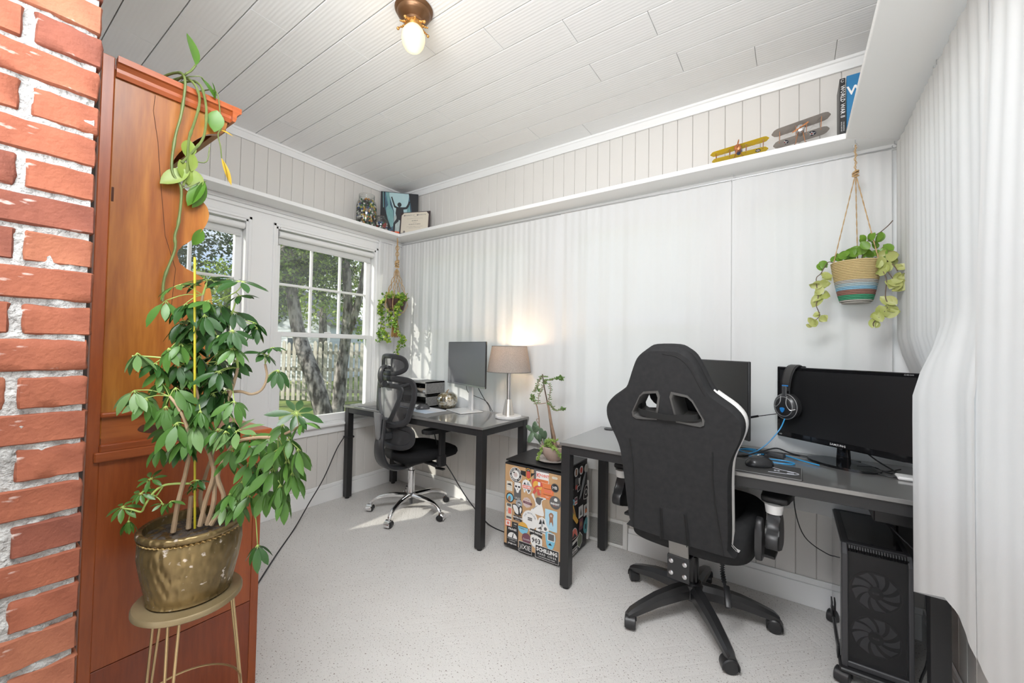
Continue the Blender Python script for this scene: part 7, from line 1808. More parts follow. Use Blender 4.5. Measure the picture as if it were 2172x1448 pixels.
UL = [pm('umbrella_leaf_dark', (0.018, 0.062, 0.014), 0.34, noise=(9, (0.034, 0.10, 0.020), 0.25), transl=0.22), pm('umbrella_leaf_mid', (0.055, 0.15, 0.028), 0.36, noise=(9, (0.10, 0.215, 0.042), 0.25), transl=0.3), pm('umbrella_leaf_pale', (0.14, 0.26, 0.085), 0.4, noise=(9, (0.19, 0.31, 0.12), 0.25), transl=0.3)]
CAMD = Vector((2.959, -2.436, 1.209))
ru = random.Random(17)
def umbrella_leaf(c, size, droop, tone, petiole):
    """one palmate leaf: petiole plus leaflets round its end"""
    c = Vector(c); droop *= 0.82
    q = G(); q.recalc = False
    to = (CAMD - c).normalized()
    axis = Vector((ru.gauss(0, .45), ru.gauss(0, .45), 1.0)).normalized()
    axis = (axis + to * ru.uniform(0.0, 0.55)).normalized()
    e1 = axis.orthogonal().normalized(); e2 = axis.cross(e1)
    n_ = ru.choice((6, 7, 8))
    a0 = ru.uniform(0, 6.28)
    for k in range(n_):
        a = a0 + 2 * PI * k / n_ + ru.uniform(-.15, .15)
        out = e1 * math.cos(a) + e2 * math.sin(a)
        d = (out * (1 - droop) + Vector((0, 0, -1)) * droop * 1.25).normalized()
        nn = (axis + out * 0.15).normalized()
        if droop > 0.55: nn = (out + Vector((0, 0, .4))).normalized()
        L_ = size * ru.uniform(0.85, 1.25)
        q.tube([c, c + d * L_ * 0.16], 0.0009, seg=4, mi=1)
        q.leaf(c + d * L_ * 0.14, d, nn, L_ * 0.88, L_ * 0.31, bend=ru.uniform(.05, .28), fold=ru.uniform(.1, .35), n=5, pointy=0.8, mi=0)
    if petiole is not None:
        p0 = Vector(petiole); mid = (p0 + c) / 2 + Vector((0, 0, 0.25 * (p0 - c).length * .4))
        q.tube(smooth_path([p0, mid, c], 4), 0.0013, seg=5, mi=1)
    return part('leaf', q, [UL[tone], GST], t, ang=180)
for c, s_, dr, tn, pe in LEAVES: umbrella_leaf(c, s_, dr, tn, pe)

# ================================================================ POTHOS ON TOP OF THE HUTCH
PX2, PY2 = 1.215, -2.085
t = thing('pothos_plant', 'trailing pothos with long vines spilling from a dark pot over the hutch side', 'plant', (PX2, PY2, 1.986))
M = Matrix.Translation((PX2, PY2, 1.986))
q = G(); q.lathe([(0.0, 0.0), (0.065, 0.0), (0.068, 0.005), (0.085, 0.045), (0.088, 0.050), (0.084, 0.052), (0.078, 0.046), (0, 0.044)], 40, M); part('pot', q, pm('dark_glazed_pot', (0.03, 0.022, 0.015), 0.3, noise=(22, (0.28, 0.17, 0.03), 0.1)), t)
VINE = pm('pothos_stem', (0.09, 0.13, 0.03), 0.5, noise=(30, (0.15, 0.19, 0.05), 0.2)); PL_ = [pm('pothos_leaf', (0.07, 0.19, 0.02), 0.33, noise=(14, (0.13, 0.28, 0.035), 0.3), transl=0.3), pm('pothos_leaf_light', (0.24, 0.36, 0.05), 0.35, noise=(14, (0.36, 0.44, 0.12), 0.2), transl=0.35), pm('pothos_leaf_withered', (0.62, 0.36, 0.03), 0.5, noise=(20, (0.45, 0.40, 0.05), 0.2), transl=0.2)]
VN = [
 [(1.25, -2.08, 2.03), (1.38, -2.04, 2.045), (1.432, -2.025, 2.016), (1.431, -2.030, 1.908), (1.428, -2.042, 1.829), (1.428, -2.047, 1.727), (1.428, -2.023, 1.678), (1.426, -2.026, 1.576), (1.424, -2.033, 1.531), (1.424, -2.032, 1.488), (1.424, -2.054, 1.399), (1.424, -2.056, 1.33)],
 [(1.25, -2.06, 2.03), (1.37, -2.02, 2.045), (1.433, -2.006, 2.016), (1.435, -1.990, 1.987), (1.431, -1.987, 1.952), (1.430, -1.997, 1.894), (1.430, -2.010, 1.829), (1.430, -2.010, 1.741), (1.430, -2.019, 1.687)],
 [(1.26, -2.05, 2.03), (1.37, -2.00, 2.045), (1.434, -1.990, 2.019), (1.437, -1.978, 1.994), (1.434, -1.968, 1.938), (1.430, -1.972, 1.861), (1.430, -1.997, 1.805), (1.430, -2.025, 1.757)],
 [(1.36, -2.03, 2.03), (1.43, -2.025, 2.03), (1.43, -2.010, 2.051), (1.43, -1.999, 2.075)],
 [(1.37, -1.97, 2.03), (1.43, -1.944, 2.022), (1.43, -1.930, 1.957), (1.43, -1.925, 1.913), (1.43, -1.934, 1.885), (1.43, -1.926, 1.850), (1.43, -1.922, 1.813)],
 [(1.428, -2.022, 1.679), (1.43, -1.994, 1.699), (1.43, -1.976, 1.716), (1.43, -1.962, 1.722)],
 [(1.41, -1.994, 1.781), (1.42, -1.960, 1.788), (1.42, -1.952, 1.839)]]
q = G()
for i, v in enumerate(VN):
    r_ = (0.0036, 0.0036, 0.0036, 0.003, 0.0018, 0.0016, 0.0018)[i]
    pth = smooth_path(v, 5)
    q.tube(pth, [r_ * (1.35 if k % 7 == 0 and i < 3 else 1) for k in range(len(pth))], seg=7)
q.tube(smooth_path([(1.40, -2.03, 2.03), (1.43, -1.99, 2.045), (1.43, -1.975, 2.04)], 4), 0.0016, seg=5)
part('vine', q, VINE, t)
for (a, b, w, m_, nn) in (((1.43, -1.999, 2.075), (1.43, -2.015, 2.168), 0.046, 0, (0.7, 0.5, 0.1)), ((1.43, -1.985, 2.044), (1.43, -1.936, 1.998), 0.034, 0, (0.6, -0.1, 0.8)), ((1.43, -1.955, 2.046), (1.43, -1.938, 1.995), 0.018, 0, (0.2, 0.8, 0.5)),
                          ((1.43, -1.939, 1.962), (1.43, -1.944, 1.892), 0.046, 0, (1, -0.3, 0)), ((1.43, -1.966, 1.722), (1.43, -1.986, 1.628), 0.046, 0, (0.8, 0.6, 0)), ((1.43, -1.964, 1.718), (1.43, -2.010, 1.635), 0.040, 0, (0.8, -0.5, 0.4)),
                          ((1.43, -2.005, 1.740), (1.43, -2.074, 1.682), 0.044, 1, (1, -0.2, 0.3)), ((1.43, -2.008, 1.835), (1.43, -2.011, 1.780), 0.040, 1, (1, 0.1, 0)), ((1.425, -2.00, 1.75), (1.425, -1.985, 1.685), 0.052, 1, (1, -0.4, 0)), ((1.43, -2.03, 1.765), (1.43, -2.0, 1.70), 0.05, 1, (1, 0.4, 0)),
                          ((1.43, -2.000, 1.740), (1.435, -1.996, 1.80), 0.03, 1, (1, 0.4, 0)), ((1.40, -1.958, 1.575), (1.40, -1.978, 1.518), 0.036, 0, (0.9, 0.4, 0.2)), ((1.43, -1.922, 1.812), (1.43, -1.888, 1.736), 0.016, 2, (1, 0, 0)), ((1.43, -1.920, 1.812), (1.432, -1.893, 1.738), 0.014, 2, (0.3, 1, 0)), ((1.43, -1.927, 1.903), (1.43, -1.889, 1.902), 0.014, 2, (0.6, 0, .6)), ((1.24, -2.18, 2.025), (1.26, -2.205, 2.045), 0.04, 0, (0.5, 0, 0.8))):
    q = G(); q.recalc = False
    a, b = Vector(a), Vector(b)
    q.leaf(a, b - a, nn, (b - a).length, w, bend=0.12, fold=0.25, n=7, pointy=0.75)
    part('leaf', q, PL_[m_], t, ang=180)
# ================================================================ CEILING LAMP
CLX, CLY = 1.672, -1.345
t = thing('ceiling_lamp', 'lit cream glass globe on a bronze ceiling mount with gilt leaf fitter', 'lamp', (CLX, CLY, H))
BRZ = pm('dark_bronze', (0.13, 0.065, 0.030), 0.32, 0.6, noise=(10, (0.20, 0.10, 0.045), 0.2)); GILT = pm('gilt_leaf', (0.62, 0.33, 0.10), 0.32, 0.85)
M = Matrix.Translation((CLX, CLY, 0))
q = G(); q.lathe([(0.0, H), (0.074, H), (0.078, H - 0.006), (0.074, H - 0.014), (0.068, H - 0.018), (0.066, H - 0.028), (0.060, H - 0.034), (0.048, H - 0.044), (0.038, H - 0.050), (0.036, H - 0.060), (0.0, H - 0.060)], 48, M); part('canopy', q, BRZ, t)
q = G(); q.lathe([(0.0, H - 0.058), (0.034, H - 0.058), (0.036, H - 0.072), (0.030, H - 0.078), (0, H - 0.078)], 32, M)
for k in range(10):
    a = 2 * PI * k / 10
    d = Vector((math.cos(a), math.sin(a), 0)); b0 = Vector((CLX, CLY, H - 0.064)) + d * 0.030
    for (o, w, z) in ((0.0, 0.012, 0.0), (0.010, 0.012, -0.006), (0.018, 0.010, -0.010), (0.026, 0.008, -0.012)):
        q.sphere(b0 + d * o + Vector((0, 0, z)), w * 0.55, 8, 6, sc=(1, 1, 0.7))
    if k % 2 == 0: q.sphere(b0 + d * 0.034 + Vector((0, 0, -0.018)), 0.0065, 8, 6)
part('fitter', q, GILT, t)
GLB = pm('lit_cream_glass', (0.62, 0.50, 0.32), 0.25, emis=(1.0, 0.80, 0.52), estr=0.62)
q = G(); q.lathe([(0.022, H - 0.070), (0.030, H - 0.078), (0.041, H - 0.092), (0.0475, H - 0.112), (0.048, H - 0.130), (0.043, H - 0.150), (0.033, H - 0.166), (0.018, H - 0.177), (0.0, H - 0.180)], 40, M); part('globe', q, GLB, t)
add_light('ceiling_globe', 'POINT', (CLX, CLY, H - 0.27), 1.1, (1.0, 0.80, 0.55), radius=0.05)

# ================================================================ ON THE CORNER SHELF
ZT = ZS + 0.0005
GJ = glass_mat('jar_glass', (0.97, 0.98, 0.97), 0.06, 0.02)
MBL = [pm('marble_%s' % n_, c, 0.12, spec=0.7) for n_, c in (('white', (.75, .74, .70)), ('black', (.015, .015, .018)), ('green', (.04, .16, .05)), ('amber', (.50, .22, .04)), ('blue', (.05, .10, .30)), ('red', (.38, .04, .03)), ('grey', (.26, .25, .23)), ('yellow', (.60, .50, .10)))]
def marble_jar(label, x, y, r, h, neck, seed, wts, fillh):
    t = thing('glass_jar', label, 'jar', (x, y, ZT))
    M = Matrix.Translation((x, y, ZT))
    q = G(); q.lathe([(0.0, 0.0), (r * .9, 0.0), (r, 0.008), (r, h * 0.66), (r * 0.92, h * 0.76), (neck, h * 0.86), (neck, h * 0.97), (neck + .003, h * 0.975), (neck + .003, h), (neck - .004, h)], 36, M, cap=False)
    part('jar_body', q, GJ, t, ang=60)
    q = G()
    for zz in (0.885, 0.92, 0.955): q.tube([(x + (neck + .001) * math.cos(a), y + (neck + .001) * math.sin(a), ZT + h * zz) for a in [2 * PI * k / 28 for k in range(28)]], 0.0016, seg=5, closed=True)
    part('rim_thread', q, GJ, t)
    q = G(); rj = random.Random(seed); q.recalc = False
    z = 0.010; lay = 0
    while z < fillh:
        rr_out = (r - 0.011) if z < h * 0.68 else max(neck - 0.011, (r - .011) * (1 - (z - h * .68) / (h * .32)))
        for ring_r in (rr_out, rr_out - 0.017, rr_out - 0.034, rr_out - 0.051):
            if ring_r < 0.006: break
            n_ = max(3, int(2 * PI * ring_r / 0.0175))
            if ring_r < rr_out - 0.03 and z < fillh - 0.02: continue
            for k in range(n_):
                a = 2 * PI * (k + 0.5 * (lay % 2)) / n_ + rj.uniform(-.1, .1)
                q.sphere((x + ring_r * math.cos(a), y + ring_r * math.sin(a), ZT + z + rj.uniform(-.002, .002)), 0.0086, 8, 6, mi=rj.choice(wts))
        z += 0.0148; lay += 1
    part('marbles', q, MBL, t, kind='stuff', ang=80)
    return t
marble_jar('tall glass jar full of mixed marbles, left end of the corner shelf group', 0.094, -0.452, 0.080, 0.262, 0.060, 2, (0, 1, 1, 2, 6, 6, 3, 1, 7, 0, 4, 2), 0.225)
marble_jar('short glass jar half filled with red and blue marbles before the climbing poster', 0.122, -0.330, 0.056, 0.118, 0.036, 4, (0, 4, 5, 5, 6, 3, 1, 2), 0.058)
# canvas print of a climber between dark cliffs, standing across the corner
A_ = Vector((0.040, -0.280, ZT)); B_ = Vector((0.258, -0.052, ZT))
ex = (B_ - A_).normalized(); W_ = (B_ - A_).length; HH = 0.375
lean = Vector((-ex.y * -1, -ex.x, 0)) * 1.0
nrm = Vector((ex.y, -ex.x, 0))          # towards the room
up = (Vector((0, 0, 1)) - nrm * 0.04).normalized()
t = thing('canvas_print', 'poster of a climber silhouetted between dark cliffs standing in the shelf corner', 'picture', tuple((A_ + B_) / 2))
CM = basis(ex, up, nrm, A_)
q = G(); q.prism([(0, 0), (W_, 0), (W_, HH), (0, HH)], 0.016, M=CM @ Matrix.Translation((0, 0, -0.016)), bev=0.002)
pmats = [pm('print_black', (0.012, 0.014, 0.018), 0.5), pm('print_sky', (0.36, 0.56, 0.60), 0.5, noise=(9, (0.50, 0.66, 0.66), 0.3)), pm('print_teal', (0.13, 0.30, 0.32), 0.5, noise=(30, (0.22, 0.42, 0.42), 0.2), stretch=(4, 4, .7)), pm('print_navy', (0.025, 0.05, 0.09), 0.5, noise=(24, (0.07, 0.16, 0.22), 0.12), stretch=(4, 4, .6)), pm('print_orange', (0.80, 0.10, 0.02), 0.5), pm('print_mist', (0.52, 0.60, 0.58), 0.5, noise=(20, (0.30, 0.38, 0.38), 0.2), stretch=(3, 3, .8))]
part('canvas', q, pmats[0], t, smooth=False)
q = G()
def pr(pts, mi, d):
    q.poly([CM @ Vector((x * W_, y * HH, d)) for x, y in pts], mi)
pr([(0.24, 0.02), (0.98, 0.02), (0.98, 0.985), (0.02, 0.985), (0.02, 0.5)], 3, 0.0004)
pr([(0.20, 0.985), (0.76, 0.985), (0.70, 0.55), (0.72, 0.20), (0.62, 0.1), (0.36, 0.1), (0.36, 0.55)], 1, 0.0006)
pr([(0.12, 0.985), (0.22, 0.985), (0.25, 0.70), (0.34, 0.55), (0.36, 0.20), (0.28, 0.16), (0.16, 0.45), (0.15, 0.62), (0.20, 0.68)], 2, 0.0008)
pr([(0.36, 0.08), (0.36, 0.42), (0.42, 0.48), (0.55, 0.40), (0.62, 0.15), (0.55, 0.05)], 5, 0.0009)
pr([(0.70, 0.55), (0.76, 0.80), (0.80, 0.55), (0.80, 0.30), (0.70, 0.30)], 2, 0.0010)
pr([(0.74, 0.985), (0.98, 0.985), (0.98, 0.25), (0.82, 0.25), (0.83, 0.60)], 0, 0.0012)
pr([(0.02, 0.985), (0.10, 0.985), (0.12, 0.60), (0.20, 0.35), (0.30, 0.12), (0.02, 0.12)], 0, 0.0012)
pr([(0.05, 0.985), (0.07, 0.985), (0.09, 0.62), (0.07, 0.62)], 2, 0.0014)
pr([(0.02, 0.015), (0.98, 0.015), (0.98, 0.075), (0.02, 0.075)], 4, 0.0014)
# climber
pr(smooth2d([(0.50 + 0.055 * math.cos(a), 0.71 + 0.055 * math.sin(a)) for a in [2 * PI * k / 8 for k in range(8)]], 2), 0, 0.0018)
pr([(0.42, 0.655), (0.60, 0.655), (0.62, 0.50), (0.57, 0.40), (0.57, 0.345), (0.43, 0.345), (0.43, 0.42), (0.40, 0.50)], 0, 0.0018)
pr([(0.44, 0.655), (0.45, 0.61), (0.36, 0.64), (0.27, 0.88), (0.30, 0.89), (0.385, 0.685)], 0, 0.0018)
pr([(0.58, 0.655), (0.60, 0.60), (0.70, 0.62), (0.75, 0.68), (0.79, 0.80), (0.75, 0.81), (0.71, 0.72), (0.67, 0.665)], 0, 0.0018)
pr([(0.43, 0.37), (0.50, 0.33), (0.40, 0.24), (0.395, 0.06), (0.345, 0.06), (0.35, 0.26)], 0, 0.0018)
pr([(0.52, 0.37), (0.58, 0.37), (0.66, 0.22), (0.66, 0.06), (0.61, 0.06), (0.61, 0.20), (0.53, 0.31)], 0, 0.0018)
part('print', q, pmats, t, smooth=False)
# diploma in a black folder
A2 = Vector((0.172, -0.180, ZT)); B2 = Vector((0.432, -0.078, ZT)); ex2 = (B2 - A2).normalized(); n2 = Vector((ex2.y, -ex2.x, 0)); up2 = (Vector((0, 0, 1)) - n2 * 0.10).normalized(); W2 = (B2 - A2).length; H2 = 0.192
t = thing('diploma', 'cream diploma with clipped corners in a dark folder leaning in the shelf corner', 'diploma', tuple((A2 + B2) / 2))
DM = basis(ex2, up2, n2, A2)
q = G(); q.prism([(0, 0), (W2, 0), (W2, H2), (0, H2)], 0.004, M=DM @ Matrix.Translation((0, 0, -0.004)), bev=0.0008); part('folder', q, pm('folder_leather', (0.05, 0.032, 0.035), 0.5), t, smooth=False)
q = G(); q.prism([(0.012, 0.008), (W2 - 0.014, 0.008), (W2 - 0.014, H2 - 0.028), (W2 - 0.034, H2 - 0.006), (0.034, H2 - 0.006), (0.012, H2 - 0.028)], 0.0005, M=DM); part('certificate', q, pm('cream_paper', (0.72, 0.65, 0.54), 0.7), t, smooth=False)
INK = pm('ink', (0.10, 0.09, 0.085), 0.7)
cx_ = W2 / 2
for txt, sz, v, kw in (('UNIVERSITY OF        MINNESOTA', 0.0135, H2 - 0.030, {}), ('The Regents', 0.006, H2 - 0.045, {}), ('on the recommendation of the faculty have conferred upon', 0.0062, H2 - 0.060, {}), ('BACHELOR', 0.011, H2 - 0.080, {'bold': 0.0002}), ('the degree of', 0.006, H2 - 0.097, {}), ('BACHELOR OF SCIENCE', 0.010, H2 - 0.112, {'bold': 0.0002}), ('with all its privileges and obligations given at the university', 0.0062, H2 - 0.132, {}), ('in witness whereof this diploma is granted', 0.0062, H2 - 0.143, {})):
    lettering(txt, sz, DM @ Matrix.Translation((cx_, v, 0.0008)), INK, t, **kw)
q = G()
q.prism(rrect(0.012, 0.012, 0.001, 2, 0.040, H2 - 0.030), 0.0003, M=DM @ Matrix.Translation((0, 0, 0.0006))); q.prism(rrect(0.014, 0.014, 0.001, 2, cx_ + 0.022, H2 - 0.030), 0.0003, M=DM @ Matrix.Translation((0, 0, 0.0006))); q.prism(circ(0.011, 20, 0.045, 0.016), 0.0002, M=DM @ Matrix.Translation((0, 0, 0.0005)))
part('crest', q, pm('crest_grey', (0.25, 0.22, 0.20), 0.7), t, smooth=False)

# ================================================================ MODEL BIPLANES
def wing(q, x0, x1, yc, z0, z1, chord, th=0.0035, round_=0.5):
    """a wing from (x0,z0) to (x1,z1) with rounded tips"""
    n_ = 22; rings = []
    L_ = x1 - x0
    for i in range(n_ + 1):
        u = i / n_
        x = x0 + L_ * u
        e = min(u, 1 - u) * L_ / (chord * round_)
        c = chord * math.sqrt(max(0.02, 1 - (1 - min(1, e)) ** 2))
        z = z0 + (z1 - z0) * u
        t_ = th * (0.4 + 0.6 * min(1, e))
        rings.append([Vector((x, yc - c / 2, z)), Vector((x, yc - c * .25, z + t_)), Vector((x, yc + c * .2, z + t_ * .8)), Vector((x, yc + c / 2, z)), Vector((x, yc, z - t_ * .3))])
    q.rings(rings)
def star_insignia(parent, x, y, z, r, rotx, white=True, pref=''):
    M_ = Matrix.Translation((x, y, z)) @ Matrix.Rotation(rotx, 4, 'X') @ Matrix.Rotation(PI, 4, 'X')
    q = G(); q.prism(circ(r, 24), 0.0003, M=M_); a_ = part('roundel', q, pm('insignia_navy', (0.03, 0.035, 0.06), 0.5), parent, smooth=False)
    st = []
    for k in range(10):
        rr = r * (0.97 if k % 2 == 0 else 0.40); a = PI / 2 + k * PI / 5; st.append((rr * math.cos(a), rr * math.sin(a)))
    q = G(); q.prism(st, 0.0003, M=M_ @ Matrix.Translation((0, 0, 0.0003))); _flat(q, WHITE, a_)
    q = G(); q.prism(circ(r * 0.26, 14), 0.0003, M=M_ @ Matrix.Translation((0, 0, 0.0006))); _flat(q, pm('insignia_red', (0.35, 0.03, 0.02), 0.5), a_)
def biplane(label, x0, x1, y, zl, zu, dzl, dzu, chord, wm, struts, fus_m, cowl_m, strut_m, stars, prop_rot, pitch=0.35):
    xc = (x0 + x1) / 2
    t = thing('model_biplane', label, 'model plane', (xc, y, ZT))
    # wings tilted nose-up so that the upper surface of the lower wing turns to the room
    def tilt(q, zc):
        M_ = Matrix.Translation((0, y, zc)) @ Matrix.Rotation(pitch, 4, 'X') @ Matrix.Translation((0, -y, -zc))
        q.bm.transform(M_)
    q = G(); wing(q, x0, x1, y - 0.006, zu, zu + dzu, chord); tilt(q, zu); part('upper_wing', q, wm, t)
    q = G(); wing(q, x0 + 0.006, x1 - 0.004, y + 0.006, zl, zl + dzl, chord); tilt(q, zl); part('lower_wing', q, wm, t)
    q = G()
    for u in struts:
        xx = x0 + (x1 - x0) * u
        for dy in (-chord * .3, chord * .3):
            q.tube([(xx, y + dy * .8 + .006, zl + dzl * u + dy * -pitch * .8), (xx + 0.002, y + dy - 0.006, zu + dzu * u + dy * -pitch)], 0.0013, seg=6)
        q.tube([(xx, y - chord * .24 + .006, zl + dzl * u + .006), (xx + 0.002, y + chord * .3 - 0.006, zu + dzu * u - .006)], 0.0010, seg=6)
    part('struts', q, strut_m, t)
    q = G()
    for a_, b_ in zip(struts[:-1], struts[1:]):
        xa, xb = x0 + (x1 - x0) * a_, x0 + (x1 - x0) * b_
        q.tube([(xa, y - .01, zl + dzl * a_), (xb, y - .01, zu + dzu * b_)], 0.0004, seg=4); q.tube([(xa, y - .01, zu + dzu * a_), (xb, y - .01, zl + dzl * b_)], 0.0004, seg=4)
    part('wire', q, STEEL, t)
    zf = zl * 0.45 + zu * 0.55
    L_ = 0.17
    q = G(); q.tube([(xc, y - 0.045, zf), (xc, y - 0.02, zf), (xc, y + 0.03, zf - .002), (xc + 0.0, y + 0.075, zf - .006)], [0.015, 0.0155, 0.012, 0.004], seg=14)
    q.box((xc - 0.030, y + 0.055, zf - 0.004), (xc + 0.030, y + 0.076, zf - 0.002)); q.prism([(0, 0), (0.022, 0), (0.022, 0.018), (0.010, 0.022)], 0.002, M=basis((0, 1, 0), (0, 0, 1), (1, 0, 0), (xc - .001, y + 0.055, zf - 0.002)))
    part('fuselage', q, fus_m, t)
    q = G(); q.tube([(xc, y - 0.062, zf), (xc, y - 0.060, zf), (xc, y - 0.042, zf), (xc, y - 0.036, zf)], [0.011, 0.0155, 0.0165, 0.015], seg=20); part('cowling', q, cowl_m, t)
    q = G(); ca, sa = math.cos(prop_rot), math.sin(prop_rot)
    for s_ in (-1, 1):
        q.rings([[Vector((xc + s_ * r_ * ca - w_ * sa, y - 0.066 + tw, zf + s_ * r_ * sa + w_ * ca)), Vector((xc + s_ * r_ * ca + w_ * sa, y - 0.066 - tw, zf + s_ * r_ * sa - w_ * ca)), Vector((xc + s_ * r_ * ca, y - 0.0635, zf + s_ * r_ * sa))] for r_, w_, tw in ((0.001, 0.0016, 0.0005), (0.014, 0.0036, 0.0012), (0.028, 0.0034, 0.0008), (0.036, 0.0014, 0.0004))])
    q.sphere((xc, y - 0.067, zf), 0.0042, 10, 8); part('propeller', q, strut_m, t)
    q = G()
    for s_ in (-1, 1):
        q.tube([(xc + s_ * 0.010, y - 0.02, zf - 0.010), (xc + s_ * 0.020, y - 0.026, ZT + 0.009)], 0.0012, seg=5); q.tube([(xc + s_ * 0.010, y - 0.035, zf - 0.010), (xc + s_ * 0.020, y - 0.026, ZT + 0.009)], 0.0012, seg=5)
    q.tube([(xc - 0.022, y - 0.026, ZT + 0.009), (xc + 0.022, y - 0.026, ZT + 0.009)], 0.001, seg=5)
    part('undercarriage', q, strut_m, t)
    for s_ in (-1, 1):
        q = G(); q.tube([(xc + s_ * 0.020, y - 0.026, ZT + 0.009), (xc + s_ * 0.024, y - 0.026, ZT + 0.009)], 0.009, seg=18); part('wheel', q, pm('model_tyre', (0.10, 0.035, 0.02), 0.6), t)
    for sx_, sy_, sz_, sr_ in stars: star_insignia(t, sx_, sy_, sz_, sr_, pitch)
    return t
WDK = pm('varnished_strut', (0.34, 0.12, 0.04), 0.4)
biplane('small yellow model biplane with a copper engine on the shelf', 2.600, 2.862, -0.118, 2.214, 2.243, 0.006, 0.022, 0.042, pm('yellow_wing', (0.80, 0.56, 0.03), 0.4), (0.10, 0.34, 0.62, 0.90), pm('model_navy', (0.02, 0.05, 0.22), 0.4), pm('copper_cowl', (0.45, 0.16, 0.06), 0.3, 0.5), WDK, [(2.815, -0.116, 2.2165, 0.0115)], R(80), R(-14))
biplane('larger grey model biplane with star roundels beside the books on the shelf', 2.872, 3.100, -0.120, 2.222, 2.272, 0.026, 0.034, 0.058, pm('grey_wing', (0.40, 0.36, 0.33), 0.5, noise=(60, (0.46, 0.42, 0.38), 0.2)), (0.14, 0.42, 0.60, 0.84), pm('model_grey', (0.30, 0.28, 0.26), 0.45), pm('alu_cowl', (0.6, 0.6, 0.6), 0.25, 0.9), pm('orange_strut', (0.50, 0.20, 0.07), 0.4), [(3.030, -0.116, 2.2385, 0.0165), (2.925, -0.116, 2.2265, 0.0160)], R(28), R(-14))
# two books at the right end
t = thing('book', 'black book with large white spine lettering at the right end of the shelf', 'book', (3.142, -0.10, ZT))
q = G(); q.box((3.128, -0.168, ZT), (3.148, -0.03, ZT + 0.255), bev=0.0015); part('cover', q, pm('book_black', (0.018, 0.017, 0.018), 0.4), t, smooth=False)
q = G(); q.box((3.1295, -0.160, ZT + 0.002), (3.1465, -0.0285, ZT + 0.257)); part('pages', q, PAPER, t, smooth=False)
SPM = basis((0, 0, -1), (1, 0, 0), (0, -1, 0), (3.138, -0.1684, 0))
def sp(v): return basis((0, 0, -1), (1, 0, 0), (0, -1, 0), (3.138, -0.1686, v))
lettering('WORLD WAR II', 0.0215, sp(ZT + 0.150), WHITE, t, bold=0.0001, sx=0.95)
lettering('THE DEFINITIVE', 0.0058, basis((0, 0, -1), (1, 0, 0), (0, -1, 0), (3.142, -0.1686, ZT + 0.038)), WHITE, t); lettering('VISUAL HISTORY', 0.0058, basis((0, 0, -1), (1, 0, 0), (0, -1, 0), (3.134, -0.1686, ZT + 0.038)), WHITE, t)
q = G(); q.tube([(3.138 + 0.005 * math.cos(a), -0.1686, ZT + 0.243 + 0.006 * math.sin(a)) for a in [R(k) for k in range(30, 331, 30)]], 0.0008, seg=5); part('spine_logo', q, WHITE, t)
t = thing('book', 'blue book leaning face out beside the black book on the shelf', 'book', (3.25, -0.14, ZT))
q = G(); q.box((3.152, -0.164, ZT), (3.36, -0.142, ZT + 0.262), bev=0.0015); part('cover', q, pm('book_blue', (0.015, 0.15, 0.36), 0.35, noise=(10, (0.03, 0.22, 0.44), 0.3)), t, smooth=False)
lettering('WORLD', 0.055, basis((1, 0, 0), (0, 0, 1), (0, -1, 0), (3.255, -0.1645, ZT + 0.19)), WHITE, t, bold=0.001)

# ================================================================ HANGING BASKET (RIGHT)
ROPE = pm('jute_rope', (0.42, 0.27, 0.13), 0.9, noise=(60, (0.55, 0.38, 0.20), 0.2), bump=(160, 0.6, 0.002))
BX, BY, BZT, BZB = 3.183, -0.150, 1.608, 1.428
t = thing('hanging_basket', 'striped woven basket of trailing pale green hoya hanging from jute ropes', 'plant', (BX, BY, BZB))
def bcol(z):
    u = (z - BZB) / (BZT - BZB)
    return 1 if u < 0.07 else 2 if u < 0.19 else 3 if u < 0.30 else 4 if u < 0.38 else 5 if u < 0.45 else 1 if u < 0.54 else 0
q = G(); n_c = 26
for i in range(n_c):
    z = BZB + 0.004 + (BZT - BZB - 0.006) * i / (n_c - 1)
    u = i / (n_c - 1)
    r = 0.050 + 0.034 * min(1, u ** 0.75)
    if i == 0: r = 0.046
    q.tube([(BX + (r + 0.0006 * math.sin(a * 44 + i)) * math.cos(a), BY + (r + 0.0006 * math.sin(a * 44 + i)) * math.sin(a), z) for a in [2 * PI * k / 88 for k in range(88)]], 0.0040, seg=5, closed=True, mi=bcol(z))
q.lathe([(0.0, BZB + 0.001), (0.048, BZB + 0.001), (0.046, BZB + 0.006), (0, BZB + .006)], 30, Matrix.Translation((BX, BY, 0)), mi=1)
part('basket', q, [pm('straw', (0.52, 0.40, 0.19), 0.85, bump=(200, .5, .001)), pm('grey_straw', (0.40, 0.38, 0.34), 0.85), pm('green_straw', (0.05, 0.26, 0.14), 0.85), pm('brown_straw', (0.26, 0.13, 0.10), 0.85), pm('blue_straw', (0.22, 0.40, 0.52), 0.85), pm('teal_straw', (0.35, 0.44, 0.46), 0.85)], t, ang=80)
q = G(); q.lathe([(0.0, BZT - 0.012), (0.078, BZT - 0.014)], 30, Matrix.Translation((BX, BY, 0)), cap=False); part('soil', q, MATS['potting_soil'], t)
q = G()
for a in (200, 325, 80):
    top = Vector((BX, BY, 2.0)); b_ = Vector((BX + 0.085 * math.cos(R(a)), BY + 0.085 * math.sin(R(a)), BZT - 0.012))
    for s_ in (0, 1):
        q.tube([top.lerp(b_, k / 40) + Vector((0.0012 * math.cos(k * .9 + PI * s_), 0.0012 * math.sin(k * .9 + PI * s_), 0)) for k in range(41)], 0.0014, seg=5)
for s_ in (0, 1): q.tube([(BX + (0.0014 + .003 * s_) * math.cos(k * .8 + PI * s_), BY + 0.0014 * math.sin(k * .8 + PI * s_), 1.995 + 0.133 * k / 30) for k in range(31)], 0.0019, seg=5)
